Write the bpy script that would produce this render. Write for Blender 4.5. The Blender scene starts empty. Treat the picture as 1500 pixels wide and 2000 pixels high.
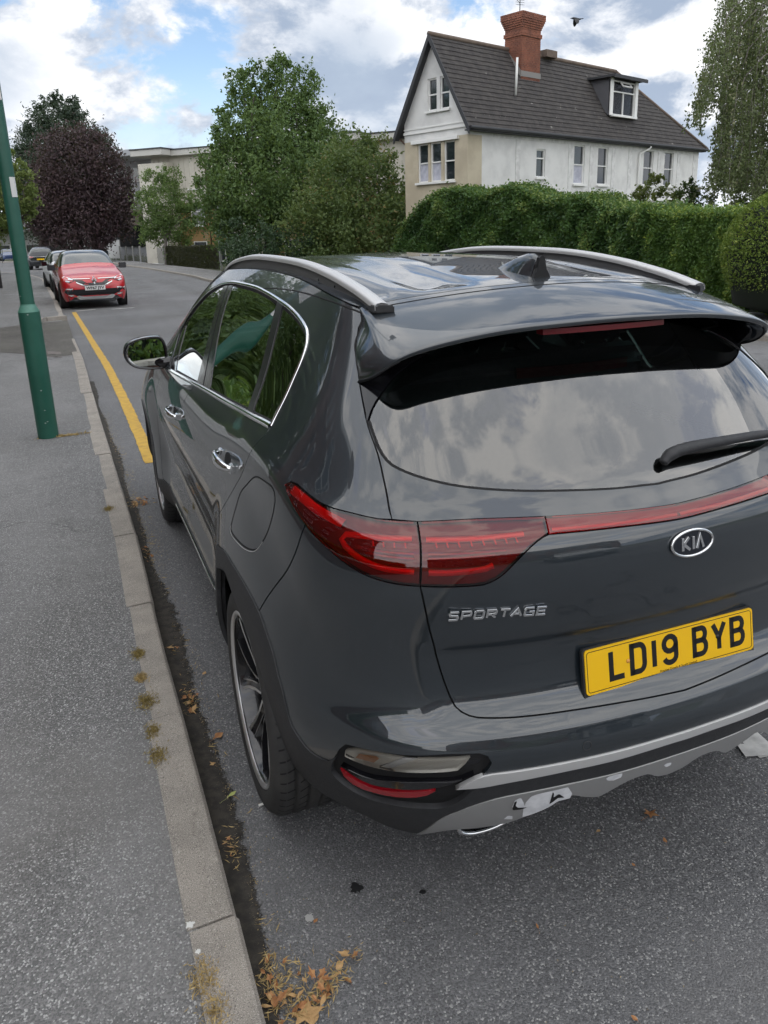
import bpy, bmesh, math, random
import numpy as np
from mathutils import Vector, Matrix
from mathutils.geometry import delaunay_2d_cdt
rad = math.radians
SC = bpy.context.scene
COL = SC.collection

# ------------------------------------------------------------------ camera, sky, sun, exposure
CAM = np.array([-1.269, -1.212, 1.748]); YAW, PITCH, ROLL, FPX = rad(21.504), rad(15.135), rad(-1.454), 1492.3
PPX, PPY = 750.0, 850.0
_f = np.array([math.sin(YAW)*math.cos(PITCH), math.cos(YAW)*math.cos(PITCH), -math.sin(PITCH)])
_r0 = np.array([math.cos(YAW), -math.sin(YAW), 0.0]); _u0 = np.cross(_r0, _f)
_r = _r0*math.cos(ROLL)+_u0*math.sin(ROLL); _u = -_r0*math.sin(ROLL)+_u0*math.cos(ROLL)
cam_data = bpy.data.cameras.new('camera'); cam = bpy.data.objects.new('camera', cam_data); COL.objects.link(cam)
cam.matrix_world = Matrix(((_r[0], _u[0], -_f[0], CAM[0]), (_r[1], _u[1], -_f[1], CAM[1]), (_r[2], _u[2], -_f[2], CAM[2]), (0, 0, 0, 1)))
cam_data.sensor_fit = 'VERTICAL'; cam_data.sensor_height = 36; cam_data.lens = 36*FPX/2000; cam_data.shift_y = -150/2000
cam_data.clip_start = .05; cam_data.clip_end = 900
SC.camera = cam
SC.view_settings.view_transform = 'Standard'; SC.view_settings.look = 'None'
SC.view_settings.exposure = 1.2; SC.view_settings.gamma = 1; SC.view_settings.use_curve_mapping = False
SC.render.engine = 'CYCLES'
SC.cycles.max_bounces = 7; SC.cycles.diffuse_bounces = 3; SC.cycles.glossy_bounces = 4; SC.cycles.transmission_bounces = 5
SC.cycles.transparent_max_bounces = 12; SC.cycles.caustics_reflective = False; SC.cycles.caustics_refractive = False
SC.cycles.use_adaptive_sampling = True; SC.cycles.adaptive_threshold = .03
SC.cycles.use_denoising = True
SC.cycles.sample_clamp_indirect = 4.0

SUN_EL, SUN_AZ = rad(58), rad(215)          # azimuth clockwise from +Y
world = bpy.data.worlds.new('World'); SC.world = world; world.use_nodes = True
wn = world.node_tree; wn.nodes.clear()
def N(nt, typ, **kw):
    n = nt.nodes.new(typ)
    for k, v in kw.items(): setattr(n, k, v)
    return n
def lk(nt, a, b): nt.links.new(a, b)
def math_(nt, op, a, b=None, c=None):
    n = N(nt, 'ShaderNodeMath', operation=op)
    for i, v in enumerate((a, b, c)):
        if v is None: continue
        if isinstance(v, (int, float)): n.inputs[i].default_value = v
        else: lk(nt, v, n.inputs[i])
    return n.outputs[0]
def mixc(nt, fac, a, b, mode='MIX'):
    n = N(nt, 'ShaderNodeMix', data_type='RGBA', blend_type=mode)
    for i, v in ((0, fac), (6, a), (7, b)):
        if isinstance(v, (int, float)): n.inputs[i].default_value = v
        elif isinstance(v, tuple): n.inputs[i].default_value = (*v[:3], 1)
        else: lk(nt, v, n.inputs[i])
    return n.outputs[2]
def maprange(nt, v, a, b, c=0.0, d=1.0, smooth=True):
    n = N(nt, 'ShaderNodeMapRange', interpolation_type='SMOOTHSTEP' if smooth else 'LINEAR')
    lk(nt, v, n.inputs[0])
    for i, x in zip((1, 2, 3, 4), (a, b, c, d)): n.inputs[i].default_value = x
    return n.outputs[0]
def noise(nt, vec, scale, detail=4, rough=.55, dist=0.0, dim='3D', w=None):
    n = N(nt, 'ShaderNodeTexNoise', noise_dimensions=dim)
    if vec is not None: lk(nt, vec, n.inputs['Vector'])
    n.inputs['Scale'].default_value = scale; n.inputs['Detail'].default_value = detail
    n.inputs['Roughness'].default_value = rough; n.inputs['Distortion'].default_value = dist
    if w is not None: n.inputs['W'].default_value = w
    return n.outputs[0]
def vmath(nt, op, a, b=None):
    n = N(nt, 'ShaderNodeVectorMath', operation=op)
    for i, v in enumerate((a, b)):
        if v is None: continue
        if isinstance(v, tuple): n.inputs[i].default_value = v
        elif isinstance(v, (int, float)): n.inputs['Scale'].default_value = v
        else: lk(nt, v, n.inputs[i])
    return n.outputs[0]
def build_sky():
    nt = wn
    out = N(nt, 'ShaderNodeOutputWorld'); bg1 = N(nt, 'ShaderNodeBackground'); bg2 = N(nt, 'ShaderNodeBackground'); mx = N(nt, 'ShaderNodeMixShader')
    sky = N(nt, 'ShaderNodeTexSky', sky_type='NISHITA', sun_disc=False)
    sky.sun_elevation = SUN_EL; sky.sun_rotation = SUN_AZ; sky.air_density = 1.0; sky.dust_density = .6; sky.ozone_density = 1.5
    lk(nt, sky.outputs[0], bg1.inputs[0]); bg1.inputs[1].default_value = .078
    tc = N(nt, 'ShaderNodeTexCoord'); vr = N(nt, 'ShaderNodeVectorRotate', rotation_type='Z_AXIS'); lk(nt, tc.outputs['Generated'], vr.inputs['Vector']); vr.inputs['Angle'].default_value = rad(-11); d = vr.outputs[0]
    sp = N(nt, 'ShaderNodeSeparateXYZ'); lk(nt, d, sp.inputs[0])
    cb = N(nt, 'ShaderNodeCombineXYZ')
    lk(nt, sp.outputs[0], cb.inputs[0]); lk(nt, sp.outputs[1], cb.inputs[1]); lk(nt, math_(nt, 'MULTIPLY', sp.outputs[2], 1.7), cb.inputs[2])
    p = vmath(nt, 'ADD', cb.outputs[0], SKY_OFF)
    def cover(q):
        big = noise(nt, q, 2.4, 2, .5, .4); mid = noise(nt, q, 6.5, 9, .60, .25)
        return math_(nt, 'ADD', math_(nt, 'MULTIPLY', big, .55), math_(nt, 'MULTIPLY', mid, .45))
    cov = cover(p); up = cover(vmath(nt, 'ADD', p, (.02, .04, .075)))
    mask = maprange(nt, cov, .405, .455)
    lit = maprange(nt, math_(nt, 'SUBTRACT', cov, up), -.05, .055)          # tops turned to the light, bellies in shade
    thick = maprange(nt, cov, .44, .62)
    body_ = mixc(nt, lit, (.27, .33, .43), (.78, .785, .80))
    c = mixc(nt, math_(nt, 'MULTIPLY', thick, maprange(nt, noise(nt, p, 1.7, 2, .5), .40, .64)), body_, (.33, .395, .49))
    c = mixc(nt, maprange(nt, cov, .40, .47, .55, 0.0), c, (.76, .77, .79))
    low = maprange(nt, sp.outputs[2], .0, .20, 1.0, 0.0)
    c = mixc(nt, math_(nt, 'MULTIPLY', low, .35), c, (.52, .58, .66))
    mask = math_(nt, 'MAXIMUM', mask, math_(nt, 'MULTIPLY', low, .8))
    lk(nt, c, bg2.inputs[0]); bg2.inputs[1].default_value = .66
    lk(nt, mask, mx.inputs[0]); lk(nt, bg1.outputs[0], mx.inputs[1]); lk(nt, bg2.outputs[0], mx.inputs[2]); lk(nt, mx.outputs[0], out.inputs[0])
SKY_OFF = (9.1, 0.4, 5.0)
build_sky()
sun_data = bpy.data.lights.new('sun', 'SUN'); sun = bpy.data.objects.new('sun', sun_data); COL.objects.link(sun)
sun_data.energy = 1.1; sun_data.angle = rad(150); sun_data.color = (1.0, .95, .87)
_sd = Vector((math.sin(SUN_AZ)*math.cos(SUN_EL), math.cos(SUN_AZ)*math.cos(SUN_EL), math.sin(SUN_EL)))
sun.rotation_euler = _sd.to_track_quat('Z', 'Y').to_euler(); sun.location = _sd*60

# ------------------------------------------------------------------ helpers
def ray(px, py): return _f+(px-PPX)/FPX*_r-(py-PPY)/FPX*_u
def ground(y, x=0.0):
    d = np.maximum(0.0, np.asarray(y, float)-4.0); return -.011*d*d/(d+3.0)
def on_ground(px, py, dz=0.0):
    d = ray(px, py); z = dz
    for _ in range(12):
        t = (z-CAM[2])/d[2]; P = CAM+d*t; z = float(ground(P[1]))+dz
    return P
def at_y(px, py, y): d = ray(px, py); return CAM+d*(y-CAM[1])/d[1]
def at_x(px, py, x): d = ray(px, py); return CAM+d*(x-CAM[0])/d[0]
def at_depth(px, py, D): return CAM+ray(px, py)*D
def tag(o, label=None, cat=None, group=None, kind=None):
    for k, v in (('label', label), ('category', cat), ('group', group), ('kind', kind)):
        if v: o[k] = v
    return o
def empty(name, loc=(0, 0, 0), rz=0.0, label=None, cat=None, group=None):
    o = bpy.data.objects.new(name, None); COL.objects.link(o); o.location = loc; o.rotation_euler = (0, 0, rz); o.empty_display_size = .2
    return tag(o, label, cat, group)
def mesh_obj(name, verts, faces, mat, parent=None, smooth=True, normals=None, mats=None, midx=None):
    me = bpy.data.meshes.new(name)
    v = np.asarray(verts, np.float64).reshape(-1, 3)
    if isinstance(faces, np.ndarray):
        nf, k = faces.shape
        me.vertices.add(len(v)); me.vertices.foreach_set('co', v.astype(np.float32).ravel())
        me.loops.add(nf*k); me.loops.foreach_set('vertex_index', faces.astype(np.int32).ravel())
        me.polygons.add(nf); me.polygons.foreach_set('loop_start', np.arange(nf, dtype=np.int32)*k)
        try: me.polygons.foreach_set('loop_total', np.full(nf, k, np.int32))
        except Exception: pass
        me.update(calc_edges=True); me.validate()
    else:
        me.from_pydata(v.tolist(), [], faces); me.update()
    me.polygons.foreach_set('use_smooth', [bool(smooth)]*len(me.polygons))
    for m in (mats or [mat]): me.materials.append(m)
    if midx is not None: me.polygons.foreach_set('material_index', np.asarray(midx, np.int32))
    if normals is not None and len(normals) == len(me.vertices): me.normals_split_custom_set_from_vertices(np.asarray(normals, float).tolist())
    o = bpy.data.objects.new(name, me); COL.objects.link(o)
    if parent is not None: o.parent = parent
    return o
class MB:
    """collects pieces and links them as ONE mesh object"""
    def __init__(s): s.v = []; s.f = []; s.m = []
    def add(s, v, f, m=0):
        b = len(s.v); s.v += [tuple(map(float, p)) for p in v]; s.f += [tuple(b+i for i in q) for q in f]; s.m += [m]*len(f); return s
    def box(s, c, d, rz=0.0, m=0, M=None):
        x, y, z = d[0]/2, d[1]/2, d[2]/2; ca, sa = math.cos(rz), math.sin(rz); P = []
        for sx, sy, sz in ((-1,-1,-1),(1,-1,-1),(1,1,-1),(-1,1,-1),(-1,-1,1),(1,-1,1),(1,1,1),(-1,1,1)):
            p = Vector((sx*x*ca-sy*y*sa+c[0], sx*x*sa+sy*y*ca+c[1], sz*z+c[2])); P.append(M @ p if M is not None else p)
        return s.add(P, [(3,2,1,0),(4,5,6,7),(0,1,5,4),(1,2,6,5),(2,3,7,6),(3,0,4,7)], m)
    def prism(s, poly, axis, a, b, m=0, M=None):
        """polygon (2D) extruded along axis 'x','y' or 'z' from a to b"""
        def P(p, t): 
            q = {'x': (t, p[0], p[1]), 'y': (p[0], t, p[1]), 'z': (p[0], p[1], t)}[axis]; q = Vector(q); return M @ q if M is not None else q
        n = len(poly); V = [P(p, a) for p in poly]+[P(p, b) for p in poly]
        return s.add(V, [tuple(range(n))[::-1], tuple(range(n, 2*n))]+[(i, (i+1) % n, n+(i+1) % n, n+i) for i in range(n)], m)
    def tube(s, pts, r, n=8, m=0, cap=True):
        pts = [Vector(p) for p in pts]; V = []; F = []
        rs = r if isinstance(r, (list, tuple)) else [r]*len(pts)
        prev = None
        for i, p in enumerate(pts):
            t = (pts[min(i+1, len(pts)-1)]-pts[max(i-1, 0)]).normalized()
            if prev is None: a = Vector((0, 0, 1)) if abs(t.z) < .9 else Vector((1, 0, 0)); e = t.cross(a).normalized()
            else: e = (prev-t*prev.dot(t)).normalized()
            prev = e; g = t.cross(e)
            for k in range(n): V.append(p+(e*math.cos(2*math.pi*k/n)+g*math.sin(2*math.pi*k/n))*rs[i])
        for i in range(len(pts)-1):
            for k in range(n): F.append((i*n+k, i*n+(k+1) % n, (i+1)*n+(k+1) % n, (i+1)*n+k))
        if cap: F += [tuple(range(n))[::-1], tuple(range((len(pts)-1)*n, len(pts)*n))]
        return s.add(V, F, m)
    def lathe(s, prof, n=32, M=None, m=0, closed=False):
        """profile (r, z) turned about z"""
        V = []; F = []; k = len(prof)
        for i in range(n):
            a = 2*math.pi*i/n
            for r, z in prof:
                p = Vector((r*math.cos(a), r*math.sin(a), z)); V.append(M @ p if M is not None else p)
        for i in range(n):
            j = (i+1) % n
            for q in range(k if closed else k-1): F.append((i*k+q, j*k+q, j*k+(q+1) % k, i*k+(q+1) % k))
        return s.add(V, F, m)
    def build(s, name, mat, parent=None, smooth=False, bevel=0.0, seg=2, auto=None):
        mats = mat if isinstance(mat, list) else [mat]
        o = mesh_obj(name, s.v, s.f, None, parent, smooth, mats=mats, midx=s.m)
        bm = bmesh.new(); bm.from_mesh(o.data); bmesh.ops.recalc_face_normals(bm, faces=bm.faces[:])
        if bevel > 0:
            bmesh.ops.bevel(bm, geom=[e for e in bm.edges if len(e.link_faces) == 2 and e.calc_face_angle(0) > .5], offset=bevel, segments=seg, affect='EDGES', clamp_overlap=True)
        if auto is not None:
            for e in bm.edges: e.smooth = not (len(e.link_faces) == 2 and e.calc_face_angle(0) > auto)
            for f in bm.faces: f.smooth = True
        bm.to_mesh(o.data); bm.free()
        return o
def rebase(o, loc):
    """moves an empty to its thing's base without moving the parts"""
    d = Vector(loc)-o.location; o.location = Vector(loc)
    for c in o.children: c.location = c.location-d
def copy_tree(o, parent=None):
    c = o.copy(); COL.objects.link(c)
    if parent is not None: c.parent = parent
    for ch in list(o.children): copy_tree(ch, c)
    return c

# ------------------------------------------------------------------ materials
MATS = {}
def pmat(name, color, rough=.5, metal=0.0, coat=0.0, coat_rough=.03, spec=.5):
    if name in MATS: return MATS[name]
    m = bpy.data.materials.new(name); m.use_nodes = True; b = m.node_tree.nodes['Principled BSDF']
    b.inputs['Base Color'].default_value = (*color, 1); b.inputs['Roughness'].default_value = rough; b.inputs['Metallic'].default_value = metal
    b.inputs['Coat Weight'].default_value = coat; b.inputs['Coat Roughness'].default_value = coat_rough; b.inputs['Specular IOR Level'].default_value = spec
    MATS[name] = m; return m
def bsdf(m): return m.node_tree.nodes['Principled BSDF']
def bump(m, h, strength=.3, dist=.01):
    nt = m.node_tree; b = N(nt, 'ShaderNodeBump'); b.inputs['Strength'].default_value = strength; b.inputs['Distance'].default_value = dist
    lk(nt, h, b.inputs['Height']); lk(nt, b.outputs[0], bsdf(m).inputs['Normal'])
def objcoord(nt): return N(nt, 'ShaderNodeTexCoord').outputs['Object']
def varied(name, ca, cb, scale, rough=.8, detail=5, bumps=0.0, bscale=None, lo=.35, hi=.65, metal=0.0, coat=0.0):
    m = pmat(name, ca, rough, metal, coat); nt = m.node_tree; co = objcoord(nt)
    n = noise(nt, co, scale, detail, .6); lk(nt, mixc(nt, maprange(nt, n, lo, hi), ca, cb), bsdf(m).inputs['Base Color'])
    if bumps: bump(m, noise(nt, co, bscale or scale*4, 4, .6), bumps, .01)
    return m
def glass_mat(name, tint, refl=1.0, ior=1.5, rough=0.0):
    m = bpy.data.materials.new(name); m.use_nodes = True; nt = m.node_tree; nt.nodes.clear()
    o = N(nt, 'ShaderNodeOutputMaterial'); mx = N(nt, 'ShaderNodeMixShader'); tr = N(nt, 'ShaderNodeBsdfTransparent'); gl = N(nt, 'ShaderNodeBsdfGlossy'); fr = N(nt, 'ShaderNodeFresnel')
    tr.inputs[0].default_value = (*tint, 1); gl.inputs[0].default_value = (1, 1, 1, 1); gl.inputs['Roughness'].default_value = rough; fr.inputs[0].default_value = ior
    lk(nt, math_(nt, 'MINIMUM', math_(nt, 'MULTIPLY', fr.outputs[0], refl), 1.0), mx.inputs[0]); lk(nt, tr.outputs[0], mx.inputs[1]); lk(nt, gl.outputs[0], mx.inputs[2]); lk(nt, mx.outputs[0], o.inputs[0])
    MATS[name] = m; return m

# ------------------------------------------------------------------ the grey car: one smooth surface S(u, v); every panel is cut from it
def pch(xs,ys,x):
    # natural cubic spline through keys (C2)
    xs=np.asarray(xs,float);ys=np.asarray(ys,float);n=len(xs);h=np.diff(xs)
    A=np.eye(n);b=np.zeros(n)
    for i in range(1,n-1):
        A[i,i-1]=h[i-1];A[i,i]=2*(h[i-1]+h[i]);A[i,i+1]=h[i]
        b[i]=6*((ys[i+1]-ys[i])/h[i]-(ys[i]-ys[i-1])/h[i-1])
    M=np.linalg.solve(A,b)
    x=np.clip(np.asarray(x,float),xs[0],xs[-1]);i=np.clip(np.searchsorted(xs,x)-1,0,n-2)
    a=xs[i+1]-x;c=x-xs[i]
    return (M[i]*a**3+M[i+1]*c**3)/(6*h[i])+(ys[i]/h[i]-M[i]*h[i]/6)*a+(ys[i+1]/h[i]-M[i+1]*h[i]/6)*c
def lin(xs,ys,x): return np.interp(x,xs,ys)
NR=15
# rear centre profile
RY=np.array([.20,.10,.045,.005,.012,.085,.100,.080,.085,.112,.20,.312,.425,.516,.615])
RZ=np.array([.19,.32,.45,.55,.625,.655,.80,.93,1.035,1.09,1.128,1.245,1.36,1.45,1.545])
RW=np.array([.78,.845,.868,.877,.882,.887,.890,.885,.877,.868,.845,.752,.685,.635,.588])
BF=np.array([1,1,1,1,1,.9,.9,.9,.9,.85,.75,.5,.43,.40,.38])
T=[0,.25,.48,.68,.80,.885,.95]; B=[0,.010,.036,.085,.145,.225,.335]
SX=np.array([.79,.882,.905,.902,.898,.903,.912,.908,.890,.858,.815,.755,.69,.635,.575])
SZ=np.array([.20,.29,.40,.51,.61,.71,.82,.93,1.02,1.085,1.135,1.26,1.40,1.495,1.562])
yA=RY+.50*BF
yB=np.array([4.10,4.15,4.18,4.18,4.15,4.12,4.08,4.0,3.85,3.62,3.40,3.18,2.98,2.84,2.72])
S=[0,.09,.18,.28,.4,.52,.64,.76,.88,1.0]
def net():
    cols=[]
    for t,b in zip(T,B):
        cols.append(np.stack([-t*RW,RY+b*BF,RZ+0*RW],-1))
    for s in S:
        y=yA+(yB-yA)*s
        pf=lin([.3,.6,.95,1.5,2.2,3.2,3.7,4.2],[.975,.988,1.0,.985,.992,1.012,1.015,.94],y)
        x=SX*pf
        z=SZ.copy()
        w=np.clip(1-s/.28,0,1); w=w*w*(3-2*w)
        z=z*(1-w)+RZ*w
        # shoulder kick at rear quarter
        k=np.array([0,0,0,0,0,0,.0,.25,.6,1,1,.6,.2,0,0])*.06
        z=z+k*np.exp(-((y-.75)/.45)**2)
        x=x*(1-w)+np.minimum(RW*.985,x+.01)*w
        z=z+np.array([0,0,0,0,0,0,0,0,0,0,0,.1,.35,.7,1])*.045*np.sin(np.pi*np.clip((y-.6)/2.2,0,1))
        # front fender: beltline rows drop
        d=np.clip((y-2.9)/1.2,0,1)
        z=z-d*np.array([0,0,0,0,0,0,.02,.06,.09,.08,.05,0,0,0,0])
        cols.append(np.stack([-x,y,z],-1))
    fr=cols[-1]
    FY=np.array([4.30,4.40,4.46,4.48,4.48,4.47,4.45,4.40,4.25,3.85,3.55,3.33,3.12,2.96,2.82])
    for t,b in [(.90,.30),(.72,.62),(.45,.88),(.2,.98),(0,1.0)]:
        x=fr[:,0]*t;y=fr[:,1]+(FY-fr[:,1])*b
        z=fr[:,2]+.03*(1-t)*np.array([0,0,0,0,0,0,0,0,.6,1,.6,.2,.3,.4,.5])
        cols.append(np.stack([x,y,z],-1))
    L=np.stack(cols)          # nc,NR,3 left half from rear centre to front centre
    Rr=L[::-1].copy();Rr[...,0]*=-1
    # full ring starting at rear centre going left, front centre, right, (periodic), drop duplicates
    return np.concatenate([L,Rr[1:-1]],0),len(L)
NET,NL=net()
NC=len(NET)
def bsp(t):
    return np.stack([(1-t)**3,3*t**3-6*t**2+4,-3*t**3+3*t**2+3*t+1,t**3],-1)/6
def dbsp(t):
    return np.stack([-3*(1-t)**2,9*t**2-12*t,-9*t**2+6*t+3,3*t**2],-1)/6
PAD=np.concatenate([2*NET[:,:1]-NET[:,1:2],NET,2*NET[:,-1:]-NET[:,-2:-1]],1)  # so ends interpolate
WY=(.885,3.53)
def sst(a,b,x):
    t=np.clip((x-a)/(b-a),0,1);return t*t*(3-2*t)
def S0(u,v):
    u=np.asarray(u,float);v=np.clip(np.asarray(v,float),0,NR-1-1e-6)
    iu=np.floor(u).astype(int);fu=u-iu;iv=np.floor(v).astype(int);fv=v-iv
    bu,bv=bsp(fu),bsp(fv)
    I=(iu[...,None]+np.arange(-1,3))%NC; J=iv[...,None]+np.arange(0,4)
    p=np.einsum('...i,...j,...ijk->...k',bu,bv,PAD[I[...,:,None],J[...,None,:]])
    side=sst(.70,.84,np.abs(p[...,0]))
    d=0
    for c in WY:
        r=np.hypot(p[...,1]-c,(p[...,2]-.36))
        d=d+.046*(1-sst(.40,.70,r))
    mid=sst(1.35,1.7,p[...,1])*(1-sst(2.75,3.1,p[...,1]))
    d=d-.016*np.exp(-((p[...,2]-.60-.05*(p[...,1]-2.2))/.11)**2)*mid+.010*np.exp(-((p[...,2]-.40)/.07)**2)*mid
    p[...,0]+=np.sign(p[...,0])*d*side
    rear=(1-sst(.56,.66,np.abs(p[...,0])))*(1-sst(.4,.8,p[...,1]))
    p[...,1]+=.012*(1-sst(.812,.850,p[...,2]))*sst(.645,.70,p[...,2])*rear
    rr=(1-sst(.40,.80,np.abs(p[...,0])))*(1-sst(.4,.8,p[...,1]))
    p[...,1]-=.011*np.exp(-((p[...,2]-.634)/.013)**2)*rr
    return p
def Sf(u,v,der=False):
    p=S0(u,v)
    if not der: return p
    h=.02
    su=(S0(np.asarray(u)+h,v)-S0(np.asarray(u)-h,v))/(2*h)
    va=np.clip(np.asarray(v,float)+h,0,NR-1.0001);vb=np.clip(np.asarray(v,float)-h,0,NR-1.0001)
    sv=(S0(u,va)-S0(u,vb))/(va-vb)[...,None]
    n=np.cross(sv,su);n/=np.linalg.norm(n,axis=-1,keepdims=True)+1e-12
    return p,n,su,sv
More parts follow.
